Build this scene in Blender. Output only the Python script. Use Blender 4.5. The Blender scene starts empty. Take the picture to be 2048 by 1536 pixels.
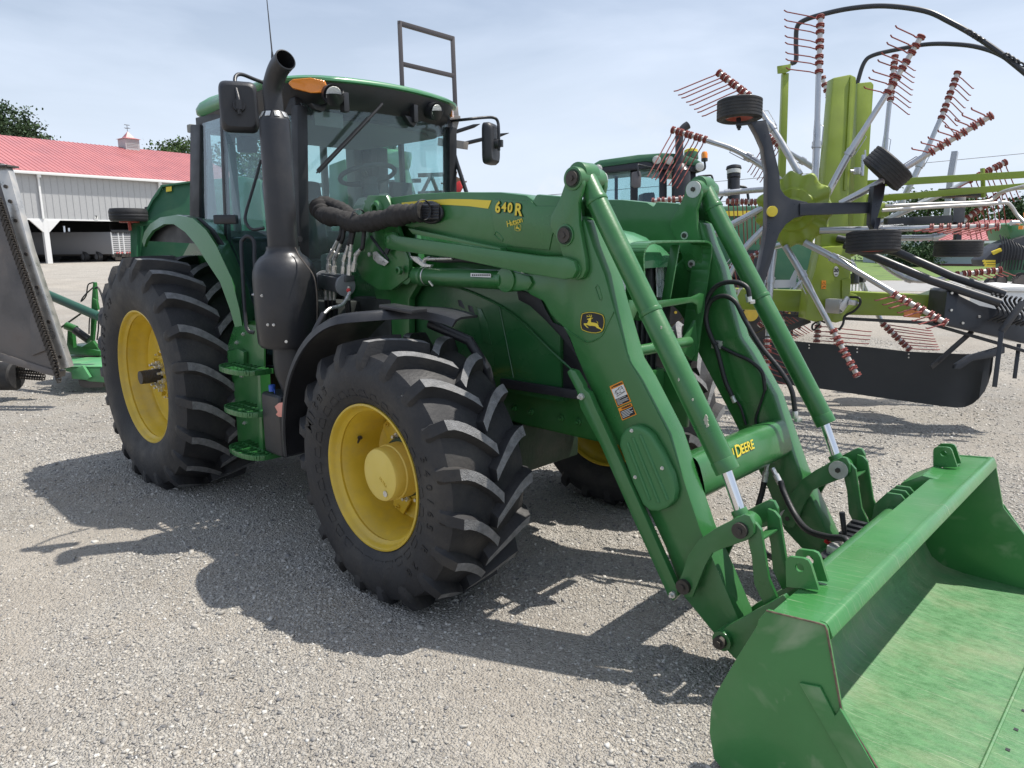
import bpy, bmesh, math, random
import numpy as np
from mathutils import Vector, Matrix
rnd = random.Random(7)
PI = math.pi
S = bpy.context.scene
COL = S.collection
# ---------------------------------------------------------------- camera
FPX, CXP, CYP = 1448.67, 1024.0, 768.0
CAM = np.array([5.749, -3.236, 1.825]); YAW, PITCH, ROLL = 2.334, .195, .006
_f = np.array([math.cos(PITCH)*math.cos(YAW), math.cos(PITCH)*math.sin(YAW), -math.sin(PITCH)])
_r = np.array([math.sin(YAW), -math.cos(YAW), 0.0]); _d = np.cross(_f, _r)
R_ = _r*math.cos(ROLL)+_d*math.sin(ROLL); D_ = -_r*math.sin(ROLL)+_d*math.cos(ROLL)
CM = np.array([R_, D_, _f])
def U(px, py, ax, val):
    """photo pixel -> point on the plane ax = val (metres, tractor frame)"""
    d = CM.T @ np.array([(px-CXP)/FPX, (py-CYP)/FPX, 1.0]); k = 'xyz'.index(ax)
    return Vector(CAM + d*(val-CAM[k])/d[k])
def D(px, py, dep):
    """photo pixel -> point at the given depth"""
    return Vector(CAM + dep*(CM.T @ np.array([(px-CXP)/FPX, (py-CYP)/FPX, 1.0])))
cam = bpy.data.cameras.new('camera'); camo = bpy.data.objects.new('camera', cam); COL.objects.link(camo)
cam.sensor_width = 36; cam.lens = 36*FPX/2048; cam.clip_end = 2000; cam.clip_start = .05
m = Matrix([[R_[0], -D_[0], -_f[0]], [R_[1], -D_[1], -_f[1]], [R_[2], -D_[2], -_f[2]]]).to_4x4()
m.translation = Vector(CAM); camo.matrix_world = m
S.camera = camo
# ---------------------------------------------------------------- light
SUN_TO = Vector((.26, .42, 1.0)).normalized()
SUN_EL = math.asin(SUN_TO.z); SUN_AZ = math.atan2(SUN_TO.x, SUN_TO.y)
w = bpy.data.worlds.new('World'); S.world = w; w.use_nodes = True
nt = w.node_tree; nt.nodes.clear()
def N(nt, t, **k):
    n = nt.nodes.new(t)
    for a, b in k.items():
        if a in n.inputs.keys() if isinstance(a, str) else False: n.inputs[a].default_value = b
        else: setattr(n, a, b)
    return n
L = nt.links.new
out = N(nt, 'ShaderNodeOutputWorld'); bg = N(nt, 'ShaderNodeBackground'); sky = N(nt, 'ShaderNodeTexSky')
sky.sky_type = 'NISHITA'; sky.sun_disc = False; sky.sun_elevation = SUN_EL; sky.sun_rotation = SUN_AZ
sky.air_density = 1.0; sky.dust_density = 2.2; sky.ozone_density = 1.6
tc = N(nt, 'ShaderNodeTexCoord'); mp = N(nt, 'ShaderNodeMapping'); mp.inputs['Scale'].default_value = (1.2, 1.2, 5.5)
L(tc.outputs['Generated'], mp.inputs['Vector'])
n1 = N(nt, 'ShaderNodeTexNoise'); n1.inputs['Scale'].default_value = 1.5; n1.inputs['Detail'].default_value = 7; n1.inputs['Roughness'].default_value = .52; n1.inputs['Distortion'].default_value = .5
L(mp.outputs[0], n1.inputs['Vector'])
cr = N(nt, 'ShaderNodeValToRGB'); cr.color_ramp.elements[0].position = .38; cr.color_ramp.elements[0].color = (.30, .30, .30, 1)
cr.color_ramp.elements[1].position = .63; cr.color_ramp.elements[1].color = (.92, .92, .92, 1)
L(n1.outputs[0], cr.inputs[0])
mul = N(nt, 'ShaderNodeMixRGB'); mul.blend_type = 'MULTIPLY'; mul.inputs[0].default_value = 1; mul.inputs[2].default_value = (1, 1, 1, 1)
L(sky.outputs[0], mul.inputs[1])
mx = N(nt, 'ShaderNodeMixRGB'); mx.inputs[2].default_value = (6.0, 6.9, 8.5, 1)
L(cr.outputs[0], mx.inputs[0]); L(mul.outputs[0], mx.inputs[1])
# small cumulus low on the horizon
mp2 = N(nt, 'ShaderNodeMapping'); mp2.inputs['Scale'].default_value = (9, 9, 16); L(tc.outputs['Generated'], mp2.inputs['Vector'])
n2 = N(nt, 'ShaderNodeTexNoise'); n2.inputs['Scale'].default_value = 1.0; n2.inputs['Detail'].default_value = 8; n2.inputs['Roughness'].default_value = .6
L(mp2.outputs[0], n2.inputs['Vector'])
cr2 = N(nt, 'ShaderNodeValToRGB'); cr2.color_ramp.elements[0].position = .57; cr2.color_ramp.elements[0].color = (0, 0, 0, 1)
cr2.color_ramp.elements[1].position = .72; cr2.color_ramp.elements[1].color = (.75, .75, .75, 1)
L(n2.outputs[0], cr2.inputs[0])
sep = N(nt, 'ShaderNodeSeparateXYZ'); L(tc.outputs['Generated'], sep.inputs[0])
mr = N(nt, 'ShaderNodeMapRange'); mr.inputs['From Min'].default_value = .06; mr.inputs['From Max'].default_value = .2; mr.inputs['To Min'].default_value = 1; mr.inputs['To Max'].default_value = 0
L(sep.outputs['Z'], mr.inputs['Value'])
mm = N(nt, 'ShaderNodeMath'); mm.operation = 'MULTIPLY'; L(cr2.outputs[0], mm.inputs[0]); L(mr.outputs[0], mm.inputs[1])
mx2 = N(nt, 'ShaderNodeMixRGB'); mx2.inputs[2].default_value = (7.2, 7.6, 8.2, 1)
hz = N(nt, 'ShaderNodeMapRange'); hz.interpolation_type = 'SMOOTHSTEP'; hz.inputs['From Min'].default_value = -.02; hz.inputs['From Max'].default_value = .42; hz.inputs['To Min'].default_value = .85; hz.inputs['To Max'].default_value = .0
L(sep.outputs['Z'], hz.inputs['Value']); mh = N(nt, 'ShaderNodeMixRGB'); mh.inputs[2].default_value = (6.7, 7.5, 8.6, 1); L(hz.outputs[0], mh.inputs[0]); L(mx.outputs[0], mh.inputs[1])
L(mm.outputs[0], mx2.inputs[0]); L(mh.outputs[0], mx2.inputs[1])
L(mx2.outputs[0], bg.inputs['Color']); bg.inputs['Strength'].default_value = .092
L(bg.outputs[0], out.inputs['Surface'])
sl = bpy.data.lights.new('sun', 'SUN'); sl.energy = 4.1; sl.angle = math.radians(.55); sl.color = (1, .95, .87)
so = bpy.data.objects.new('sun', sl); COL.objects.link(so); so.rotation_euler = (-SUN_TO).to_track_quat('-Z', 'Y').to_euler()
so.location = (0, 0, 30)
S.view_settings.view_transform = 'Standard'; S.view_settings.look = 'None'; S.view_settings.gamma = 1; S.view_settings.exposure = .42
S.render.engine = 'CYCLES'; S.cycles.max_bounces = 8; S.cycles.transparent_max_bounces = 24; S.cycles.caustics_reflective = False; S.cycles.caustics_refractive = False
S.cycles.sample_clamp_indirect = 6
# ---------------------------------------------------------------- materials
def mat(name, col, rough=.5, metal=0.0, coat=0.0, var=.0, vscale=6, bump=0.0, bscale=40, dust=0.0, dcol=(.32, .27, .2), spec=.5, emis=None, dscale=3.0, scratch=0.0, stretch=None):
    M = bpy.data.materials.new(name); M.use_nodes = True; t = M.node_tree; b = t.nodes['Principled BSDF']; l = t.links.new
    b.inputs['Base Color'].default_value = (*col, 1); b.inputs['Roughness'].default_value = rough; b.inputs['Metallic'].default_value = metal
    b.inputs['Coat Weight'].default_value = coat; b.inputs['Coat Roughness'].default_value = .12; b.inputs['Specular IOR Level'].default_value = spec
    if emis: b.inputs['Emission Color'].default_value = (*emis[:3], 1); b.inputs['Emission Strength'].default_value = emis[3]
    g = t.nodes.new('ShaderNodeNewGeometry'); src = g.outputs['Position']
    o_ = t.nodes.new('ShaderNodeTexCoord'); src = o_.outputs['Object']
    if stretch:
        mpn = t.nodes.new('ShaderNodeMapping'); mpn.inputs['Scale'].default_value = stretch; l(src, mpn.inputs[0]); src = mpn.outputs[0]
    cur = None
    def rgb(c):
        n = t.nodes.new('ShaderNodeRGB'); n.outputs[0].default_value = (*c, 1); return n.outputs[0]
    cur = rgb(col)
    if var:
        n = t.nodes.new('ShaderNodeTexNoise'); n.inputs['Scale'].default_value = vscale; n.inputs['Detail'].default_value = 6; l(src, n.inputs[0])
        r = t.nodes.new('ShaderNodeMapRange'); r.inputs['From Min'].default_value = .3; r.inputs['From Max'].default_value = .7
        r.inputs['To Min'].default_value = 1-var; r.inputs['To Max'].default_value = 1+var; l(n.outputs[0], r.inputs[0])
        mu = t.nodes.new('ShaderNodeVectorMath'); mu.operation = 'SCALE'; l(cur, mu.inputs[0]); l(r.outputs[0], mu.inputs['Scale']); cur = mu.outputs[0]
        r2 = t.nodes.new('ShaderNodeMapRange'); r2.inputs['From Min'].default_value = .3; r2.inputs['From Max'].default_value = .7
        r2.inputs['To Min'].default_value = max(.03, rough-.12); r2.inputs['To Max'].default_value = min(1, rough+.12); l(n.outputs[0], r2.inputs[0]); l(r2.outputs[0], b.inputs['Roughness'])
    if dust:
        n = t.nodes.new('ShaderNodeTexNoise'); n.inputs['Scale'].default_value = dscale; n.inputs['Detail'].default_value = 9; n.inputs['Roughness'].default_value = .66; l(src, n.inputs[0])
        c = t.nodes.new('ShaderNodeValToRGB'); c.color_ramp.elements[0].position = .47; c.color_ramp.elements[0].color = (0, 0, 0, 1); c.color_ramp.elements[1].position = .72; c.color_ramp.elements[1].color = (dust, dust, dust, 1)
        l(n.outputs[0], c.inputs[0]); mxn = t.nodes.new('ShaderNodeMixRGB'); mxn.inputs[2].default_value = (*dcol, 1); l(c.outputs[0], mxn.inputs[0]); l(cur, mxn.inputs[1]); cur = mxn.outputs[0]
    if scratch:
        mpn = t.nodes.new('ShaderNodeMapping'); mpn.inputs['Scale'].default_value = (2.5, 120, 2.5); mpn.inputs['Rotation'].default_value = (0, 0, .12); l(o_.outputs['Object'], mpn.inputs[0])
        n = t.nodes.new('ShaderNodeTexNoise'); n.inputs['Scale'].default_value = 1.6; n.inputs['Detail'].default_value = 4; n.inputs['Distortion'].default_value = .6; l(mpn.outputs[0], n.inputs[0])
        c = t.nodes.new('ShaderNodeValToRGB'); c.color_ramp.elements[0].position = .60; c.color_ramp.elements[0].color = (0, 0, 0, 1); c.color_ramp.elements[1].position = .74; c.color_ramp.elements[1].color = (scratch, scratch, scratch, 1)
        l(n.outputs[0], c.inputs[0]); mxn = t.nodes.new('ShaderNodeMixRGB'); mxn.inputs[2].default_value = (.42, .45, .32, 1); l(c.outputs[0], mxn.inputs[0]); l(cur, mxn.inputs[1]); cur = mxn.outputs[0]
    if scratch:
        for sc2, rot2, th in (((2.2, 190, 2.2), -.18, .655), ((6, 70, 6), 1.1, .70)):
            mpn = t.nodes.new('ShaderNodeMapping'); mpn.inputs['Scale'].default_value = sc2; mpn.inputs['Rotation'].default_value = (0, 0, rot2); l(o_.outputs['Object'], mpn.inputs[0])
            n = t.nodes.new('ShaderNodeTexNoise'); n.inputs['Scale'].default_value = 1.4; n.inputs['Detail'].default_value = 3; n.inputs['Distortion'].default_value = .3; l(mpn.outputs[0], n.inputs[0])
            c = t.nodes.new('ShaderNodeValToRGB'); c.color_ramp.elements[0].position = th; c.color_ramp.elements[0].color = (0, 0, 0, 1); c.color_ramp.elements[1].position = th+.07; c.color_ramp.elements[1].color = (scratch, scratch, scratch, 1)
            l(n.outputs[0], c.inputs[0]); mxn = t.nodes.new('ShaderNodeMixRGB'); mxn.inputs[2].default_value = (.40, .42, .30, 1); l(c.outputs[0], mxn.inputs[0]); l(cur, mxn.inputs[1]); cur = mxn.outputs[0]
    l(cur, b.inputs['Base Color'])
    if bump:
        n = t.nodes.new('ShaderNodeTexNoise'); n.inputs['Scale'].default_value = bscale; n.inputs['Detail'].default_value = 5; l(src, n.inputs[0])
        bp = t.nodes.new('ShaderNodeBump'); bp.inputs['Strength'].default_value = bump; bp.inputs['Distance'].default_value = .01; l(n.outputs[0], bp.inputs['Height']); l(bp.outputs[0], b.inputs['Normal'])
    return M
M = {}
GREEN = (.032, .155, .040)
M['green'] = mat('green_paint', GREEN, .36, coat=.35, var=.10, vscale=3, dust=.24, dcol=(.15, .20, .14), bump=.05, bscale=90)
M['green_hood'] = mat('hood_green_paint', (.022, .110, .034), .30, coat=.4, var=.06, vscale=3, dust=.12, dcol=(.20, .20, .15))
M['green_roof'] = mat('roof_green_plastic', (.05, .22, .09), .36, coat=.2, var=.10, vscale=4, dust=.3, dcol=(.2, .3, .2))
M['green_bucket'] = mat('bucket_green_paint', (.044, .195, .052), .34, coat=.3, var=.10, vscale=3, dust=.22, dcol=(.20, .26, .16), dscale=2.2, scratch=.40, bump=.06, bscale=60)
M['green_worn'] = mat('worn_bucket_floor', (.082, .215, .085), .50, coat=.0, var=.14, vscale=22, dust=.42, dcol=(.33, .32, .20), dscale=2.4, scratch=.5, bump=.25, bscale=60, stretch=(1.0, 1.9, 1.5))
M['green_old'] = mat('faded_green_paint', (.10, .33, .14), .5, var=.18, vscale=5, dust=.45, dcol=(.30, .28, .2))
M['green_dull'] = mat('dull_green_paint', (.025, .12, .055), .5, var=.1, vscale=3, dust=.1)
M['black'] = mat('black_plastic', (.022, .023, .027), .42, var=.12, vscale=6, bump=.12, bscale=220, dust=.10, dcol=(.10, .09, .09))
M['black_soft'] = mat('black_trim', (.014, .015, .018), .5, var=.1)
M['black_steel'] = mat('black_heat_shield', (.030, .031, .035), .40, var=.2, vscale=5, dust=.25, dcol=(.09, .075, .065), bump=.1, bscale=30, metal=.2)
M['graphite'] = mat('graphite_paint', (.030, .032, .038), .38, var=.1)
M['rubber'] = mat('tyre_rubber', (.026, .026, .028), .62, var=.2, vscale=8, dust=.5, dcol=(.095, .085, .072), bump=.25, bscale=60, spec=.4)
M['lug'] = mat('worn_tyre_lug', (.20, .20, .202), .85, var=.3, vscale=30, dust=.6, dcol=(.30, .29, .28), bump=.8, bscale=170, dscale=12)
M['rubbertext'] = mat('tyre_lettering', (.012, .012, .013), .55)
M['yellow'] = mat('yellow_wheel_paint', (.64, .445, .040), .42, coat=.15, var=.10, vscale=7, dust=.5, dcol=(.38, .28, .11), dscale=6)
M['yellow_pale'] = mat('yellow_hub_paint', (.74, .56, .12), .5, var=.08, vscale=9, dust=.25, dcol=(.5, .42, .25), dscale=9)
M['decal_yellow'] = mat('decal_yellow', (.78, .60, .05), .4)
M['mirror_face'] = mat('mirror_face', (.25, .26, .28), .15, metal=1)
M['chrome'] = mat('chrome_rod', (.75, .76, .78), .10, metal=1)
M['zinc'] = mat('zinc_fitting', (.68, .67, .64), .34, metal=.6, var=.15, vscale=40, bump=.1, bscale=80)
M['washer'] = mat('pin_washer', (.55, .55, .54), .45, metal=.6, var=.1, vscale=30)
M['steel_dark'] = mat('rusty_steel', (.075, .066, .058), .6, metal=.5, var=.3, vscale=20, bump=.3, bscale=60)
M['hose'] = mat('hydraulic_hose', (.018, .018, .02), .5, bump=.15, bscale=120)
M['fabric'] = mat('hose_sleeve_fabric', (.026, .024, .023), .85, var=.3, vscale=14, bump=.8, bscale=26)
M['amber'] = mat('amber_lens', (.90, .28, .02), .22, coat=.6, bump=.3, bscale=160)
M['red_lens'] = mat('faded_red_reflector', (.75, .28, .22), .35, coat=.3)
M['orange'] = mat('orange_sticker', (.85, .30, .02), .5)
M['white'] = mat('white_sticker', (.72, .72, .70), .5)
M['lens'] = mat('lamp_lens', (.60, .61, .57), .3, metal=.1, bump=.6, bscale=120)
M['interior'] = mat('cab_interior_grey', (.24, .24, .22), .8, var=.1)
M['interior_dark'] = mat('cab_interior_dark', (.06, .06, .06), .7)
M['beige'] = mat('cab_beige_trim', (.42, .40, .31), .7)
M['blue'] = mat('blue_cap', (.03, .10, .45), .4)
M['red'] = mat('red_plastic', (.55, .03, .03), .4)
M['crossfloor'] = mat('engine_dark', (.03, .035, .033), .6, var=.3, vscale=12)
def glassmat(name, tint, refl=.10, haze=.05, hcol=(.6, .62, .62)):
    Mx = bpy.data.materials.new(name); Mx.use_nodes = True; t = Mx.node_tree; t.nodes.clear(); l = t.links.new
    o = t.nodes.new('ShaderNodeOutputMaterial'); tr = t.nodes.new('ShaderNodeBsdfTransparent'); tr.inputs[0].default_value = (*tint, 1)
    gl = t.nodes.new('ShaderNodeBsdfGlossy'); gl.inputs['Roughness'].default_value = .03; gl.inputs[0].default_value = (.9, .95, 1, 1)
    df = t.nodes.new('ShaderNodeBsdfDiffuse'); df.inputs[0].default_value = (*hcol, 1)
    lw = t.nodes.new('ShaderNodeLayerWeight'); lw.inputs[0].default_value = .5; fr = t.nodes.new('ShaderNodeMath'); fr.operation = 'POWER'; fr.inputs[1].default_value = 4.0; l(lw.outputs['Facing'], fr.inputs[0])
    ad = t.nodes.new('ShaderNodeMath'); ad.operation = 'ADD'; ad.inputs[1].default_value = refl+.03; l(fr.outputs[0], ad.inputs[0])
    m1 = t.nodes.new('ShaderNodeMixShader'); m1.inputs[0].default_value = haze; l(tr.outputs[0], m1.inputs[1]); l(df.outputs[0], m1.inputs[2])
    m2 = t.nodes.new('ShaderNodeMixShader'); l(ad.outputs[0], m2.inputs[0]); l(m1.outputs[0], m2.inputs[1]); l(gl.outputs[0], m2.inputs[2])
    l(m2.outputs[0], o.inputs[0]); return Mx
M['glass'] = glassmat('tinted_cab_glass', (.85, .945, .935), .01, .045, (.55, .6, .62))
M['clear'] = glassmat('clear_lamp_glass', (.97, .98, .98), .02, .0)
M['glass_side'] = glassmat('tinted_side_glass', (.80, .92, .93), .015, .02, (.45, .55, .6))
M['smoked'] = glassmat('smoked_panel', (.12, .11, .10), .0, .3, (.05, .045, .04))
# ---------------------------------------------------------------- mesh helpers
LASTSPLIT = {}
SPLIT = {'bolts': 'bolt', 'wheel_bolts': 'wheel_bolt', 'disc_lugs': 'disc_lug', 'lamp_brackets': 'lamp_bracket', 'pivot_pin': 'pivot_pin', 'pin_washer': 'pin_washer', 'hook_plate': 'hook_plate', 'stand_bolts': 'stand_bolt',
         'cover_bolts': 'cover_bolt', 'hydraulic_hoses': 'hydraulic_hose', 'hose_fittings': 'hose_fitting', 'edge_bolt_holes': 'bolt_hole', 'tower_bosses': 'pivot_boss', 'pivot_boss': 'pivot_boss', 'hose_clamps': 'hose_clamp', 'frame_bolts': 'frame_bolt',
         'curtain_rivets': 'rivet', 'rivets': 'rivet', 'conduit_ties': 'conduit_tie', 'tail_lamps': 'tail_lamp', 'header_stand': 'header_stand', 'hoses': 'hose', 'rake_hoses': 'rake_hose', 'hydraulic_lines': 'hydraulic_line', 'support_leg': 'support_leg',
         'guard_rail': 'guard_rail', 'curtain_bar': 'curtain_bar', 'intake_hose': 'intake_hose', 'seed_tubes': 'seed_tube', 'cover_ribs': 'cover_rib', 'window_frame': 'window_frame', 'sleeve_strap': 'sleeve_strap', 'coupler_disc': 'coupler_disc', 'grease_ring': 'grease_ring', 'embossed_slot': 'embossed_slot', 'tube_lettering': 'tube_lettering'}
class MB:
    def __init__(s): s.v = []; s.f = []; s.m = []; s.mi = 0
    def add(s, vs, fs):
        n = len(s.v); s.v += [tuple(v) for v in vs]; s.f += [tuple(i+n for i in f) for f in fs]; s.m += [s.mi]*len(fs); return s
    def box(s, c, d, rot=None):
        hx, hy, hz = d[0]/2, d[1]/2, d[2]/2
        vs = [Vector((x, y, z)) for x in (-hx, hx) for y in (-hy, hy) for z in (-hz, hz)]
        if rot is not None: vs = [rot @ v for v in vs]
        c = Vector(c); vs = [v+c for v in vs]
        return s.add(vs, [(0, 1, 3, 2), (4, 6, 7, 5), (0, 4, 5, 1), (2, 3, 7, 6), (0, 2, 6, 4), (1, 5, 7, 3)])
    def bar(s, a, b, w, h=None, up=(0, 0, 1)):
        """rectangular bar between two points, w sideways and h along up"""
        h = h or w; a = Vector(a); b = Vector(b); d = (b-a); ln = d.length; d.normalize(); up = Vector(up)
        if abs(d.dot(up)) > .99: up = Vector((1, 0, 0)) if abs(d.x) < .9 else Vector((0, 1, 0))
        sx = d.cross(up).normalized(); u = sx.cross(d).normalized(); rot = Matrix((d, sx, u)).transposed()
        return s.box((a+b)/2, (ln, w, h), rot)
    def prism(s, pts, off):
        """polygon (list of Vector) extruded by vector off"""
        n = len(pts); pts = [Vector(p) for p in pts]; off = Vector(off)
        vs = pts+[p+off for p in pts]
        fs = [tuple(range(n)), tuple(range(2*n-1, n-1, -1))]+[(i, i+n, (i+1) % n+n, (i+1) % n) for i in range(n)]
        return s.add(vs, fs)
    def cyl(s, a, b, r, r2=None, n=24, caps=True):
        return s.tube([a, b], [r, r if r2 is None else r2], n, caps)
    def tube(s, path, r, n=12, caps=True, closed=False):
        path = [Vector(p) for p in path]; k = len(path)
        rr = r if isinstance(r, (list, tuple)) else [r]*k
        base = len(s.v); T = []
        for i in range(k):
            if closed: t = path[(i+1) % k]-path[i-1]
            elif i == 0: t = path[1]-path[0]
            elif i == k-1: t = path[-1]-path[-2]
            else: t = (path[i+1]-path[i]).normalized()+(path[i]-path[i-1]).normalized()
            T.append(t.normalized() if t.length > 1e-9 else Vector((0, 0, 1)))
        u = T[0].orthogonal().normalized(); vs = []
        for i in range(k):
            u = (u-T[i]*u.dot(T[i])); u = u.normalized() if u.length > 1e-6 else T[i].orthogonal().normalized(); w_ = T[i].cross(u)
            for j in range(n):
                a = 2*PI*j/n; vs.append(path[i]+(u*math.cos(a)+w_*math.sin(a))*rr[i])
        fs = []
        for i in range(k if closed else k-1):
            i2 = (i+1) % k
            for j in range(n):
                j2 = (j+1) % n; fs.append((i*n+j, i*n+j2, i2*n+j2, i2*n+j))
        if caps and not closed: fs += [tuple(range(n-1, -1, -1)), tuple((k-1)*n+j for j in range(n))]
        return s.add(vs, fs)
    def lathe(s, prof, c, axis='y', n=48, a0=0, a1=2*PI):
        """prof: list of (r, t) with t along the axis from centre c"""
        c = Vector(c); full = abs(a1-a0-2*PI) < 1e-6; m_ = n if full else n+1; k = len(prof); vs = []
        for i in range(m_):
            a = a0+(a1-a0)*i/n; ca, sa = math.cos(a), math.sin(a)
            for r, t in prof:
                if axis == 'y': vs.append(c+Vector((r*ca, t, r*sa)))
                elif axis == 'x': vs.append(c+Vector((t, r*ca, r*sa)))
                else: vs.append(c+Vector((r*ca, r*sa, t)))
        fs = []
        for i in range(n):
            i2 = (i+1) % m_
            for j in range(k-1): fs.append((i*k+j, i*k+j+1, i2*k+j+1, i2*k+j))
        return s.add(vs, fs)
    def grid(s, rows, closed=False):
        """rows: list of equally long rows of points"""
        k = len(rows[0]); vs = [p for r in rows for p in r]; fs = []
        for i in range(len(rows)-1):
            for j in range(k if closed else k-1):
                j2 = (j+1) % k; fs.append((i*k+j, i*k+j2, (i+1)*k+j2, (i+1)*k+j))
        return s.add(vs, fs)
    def islands(s):
        par = list(range(len(s.v)))
        def fd(a):
            while par[a] != a: par[a] = par[par[a]]; a = par[a]
            return a
        for f in s.f:
            for i in f[1:]: par[fd(i)] = fd(f[0])
        g = {}
        for i in range(len(s.v)): g.setdefault(fd(i), []).append(i)
        bx = []
        for k, ids in g.items():
            a = np.array([s.v[i] for i in ids]); bx.append([k, a.min(0)-.002, a.max(0)+.002])
        root = {k: k for k in g}
        def fr(a):
            while root[a] != a: a = root[a]
            return a
        for i in range(len(bx)):
            for j in range(i):
                if (bx[i][1] < bx[j][2]).all() and (bx[j][1] < bx[i][2]).all(): root[fr(bx[i][0])] = fr(bx[j][0])
        out = {}
        for fi, f in enumerate(s.f): out.setdefault(fr(fd(f[0])), []).append(fi)
        res = []
        for k, fl in out.items():
            m_ = MB(); mp = {}
            for fi in fl:
                nf = []
                for i in s.f[fi]:
                    if i not in mp: mp[i] = len(m_.v); m_.v.append(s.v[i])
                    nf.append(mp[i])
                m_.f.append(tuple(nf)); m_.m.append(s.m[fi])
            res.append(m_)
        return res
    def build(s, name, mt, parent=None, bevel=0, smooth=30, seg=2, solid=0, weld=False):
        if name in SPLIT:
            isl = s.islands()
            if len(isl) > 1:
                ol = [m_.build1(SPLIT[name], mt, parent, bevel, smooth, seg, solid, weld) for m_ in isl]; LASTSPLIT[ol[-1].name] = ol
                return ol[-1]
            return s.build1(SPLIT[name], mt, parent, bevel, smooth, seg, solid, weld)
        return s.build1(name, mt, parent, bevel, smooth, seg, solid, weld)
    def build1(s, name, mt, parent=None, bevel=0, smooth=30, seg=2, solid=0, weld=False):
        me = bpy.data.meshes.new(name); me.from_pydata(s.v, [], s.f)
        if any(s.m): me.polygons.foreach_set('material_index', s.m)
        mts = mt if isinstance(mt, (list, tuple)) else [mt]
        for x in mts: me.materials.append(x)
        bm = bmesh.new(); bm.from_mesh(me)
        if weld or solid: bmesh.ops.remove_doubles(bm, verts=bm.verts, dist=1e-5)
        bmesh.ops.recalc_face_normals(bm, faces=bm.faces)
        if solid:
            bmesh.ops.solidify(bm, geom=bm.faces[:], thickness=solid)
            bmesh.ops.recalc_face_normals(bm, faces=bm.faces)
        if bevel:
            es = [e for e in bm.edges if len(e.link_faces) == 2 and e.calc_face_angle(0) > math.radians(28)]
            try: bmesh.ops.bevel(bm, geom=es, offset=bevel, segments=seg, affect='EDGES', clamp_overlap=True, profile=.6)
            except Exception: pass
        bm.to_mesh(me); bm.free()
        if smooth:
            me.polygons.foreach_set('use_smooth', [True]*len(me.polygons)); me.set_sharp_from_angle(angle=math.radians(smooth))
        o = bpy.data.objects.new(name, me); COL.objects.link(o)
        if parent: o.parent = parent; o.matrix_parent_inverse = pinv(parent)
        return o
def pinv(p):
    mtx = Matrix.Identity(4); q = p
    while q is not None:
        mtx = q.matrix_parent_inverse @ q.matrix_basis @ mtx if q.parent else q.matrix_basis @ mtx
        q = q.parent
    return mtx.inverted()
def tag(o, label=None, cat=None, group=None, kind=None):
    if label: o['label'] = label
    if cat: o['category'] = cat
    if group: o['group'] = group
    if kind: o['kind'] = kind
    return o
def empty(name, loc, label, cat, group=None):
    o = bpy.data.objects.new(name, None); COL.objects.link(o); o.location = loc; o.empty_display_size = .2
    return tag(o, label, cat, group)
def children(o): return [c for c in bpy.data.objects if c.parent == o]
def copy_tree(o, parent=None):
    c = o.copy(); COL.objects.link(c)
    if parent: c.parent = parent
    for ch in children(o): copy_tree(ch, c)
    return c
def smooth_path(pts, n=8):
    """Catmull-Rom through points"""
    P = [Vector(p) for p in pts]; P = [P[0]*2-P[1]]+P+[P[-1]*2-P[-2]]; o = []
    for i in range(1, len(P)-2):
        for k in range(n):
            t = k/n; a, b, c, d = P[i-1], P[i], P[i+1], P[i+2]
            o.append(.5*((2*b)+(c-a)*t+(2*a-5*b+4*c-d)*t*t+(3*b-a-3*c+d)*t**3))
    o.append(P[-2]); return o
def circle_pts(cx, cz, r, y, n=24, a0=0, a1=2*PI):
    return [Vector((cx+r*math.cos(a0+(a1-a0)*i/n), y, cz+r*math.sin(a0+(a1-a0)*i/n))) for i in range(n)]
def text_mesh(txt, size, ext=.0008, bold=0.0, spacing=1.0, align='CENTER'):
    cu = bpy.data.curves.new('txt', 'FONT'); cu.body = txt; cu.size = size; cu.extrude = ext; cu.offset = bold; cu.space_character = spacing
    cu.align_x = align; cu.align_y = 'CENTER'; cu.resolution_u = 3
    o = bpy.data.objects.new('txt', cu); COL.objects.link(o); bpy.context.view_layer.update()
    me = bpy.data.meshes.new_from_object(o); vs = [v.co.copy() for v in me.vertices]; fs = [tuple(p.vertices) for p in me.polygons]
    bpy.data.objects.remove(o); bpy.data.curves.remove(cu); bpy.data.meshes.remove(me); return vs, fs
def text_at(mb, txt, size, origin, xdir, ydir, ext=.0008, bold=0.0, spacing=1.0, align='CENTER'):
    vs, fs = text_mesh(txt, size, ext, bold, spacing, align); xd = Vector(xdir).normalized(); yd = Vector(ydir).normalized(); yd = (yd-xd*yd.dot(xd)).normalized(); zd = xd.cross(yd); o = Vector(origin)
    return mb.add([o+xd*v.x+yd*v.y+zd*v.z for v in vs], fs)
def arc_text(mb, txt, size, c, r, a_mid, step, y, sgn=-1, ext=.0015, bold=.0):
    """letters round the sidewall of a wheel (plane y), read from outside; tops away from the hub"""
    n = len(txt)
    for i, ch in enumerate(txt):
        if ch == ' ': continue
        a = a_mid-(i-(n-1)/2)*step
        rad = Vector((math.cos(a), 0, math.sin(a))); tan = Vector((math.sin(a), 0, -math.cos(a)))
        text_at(mb, ch, size, Vector(c)+rad*r+Vector((0, y, 0)), tan*(1 if sgn < 0 else -1), rad, ext, bold)
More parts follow.
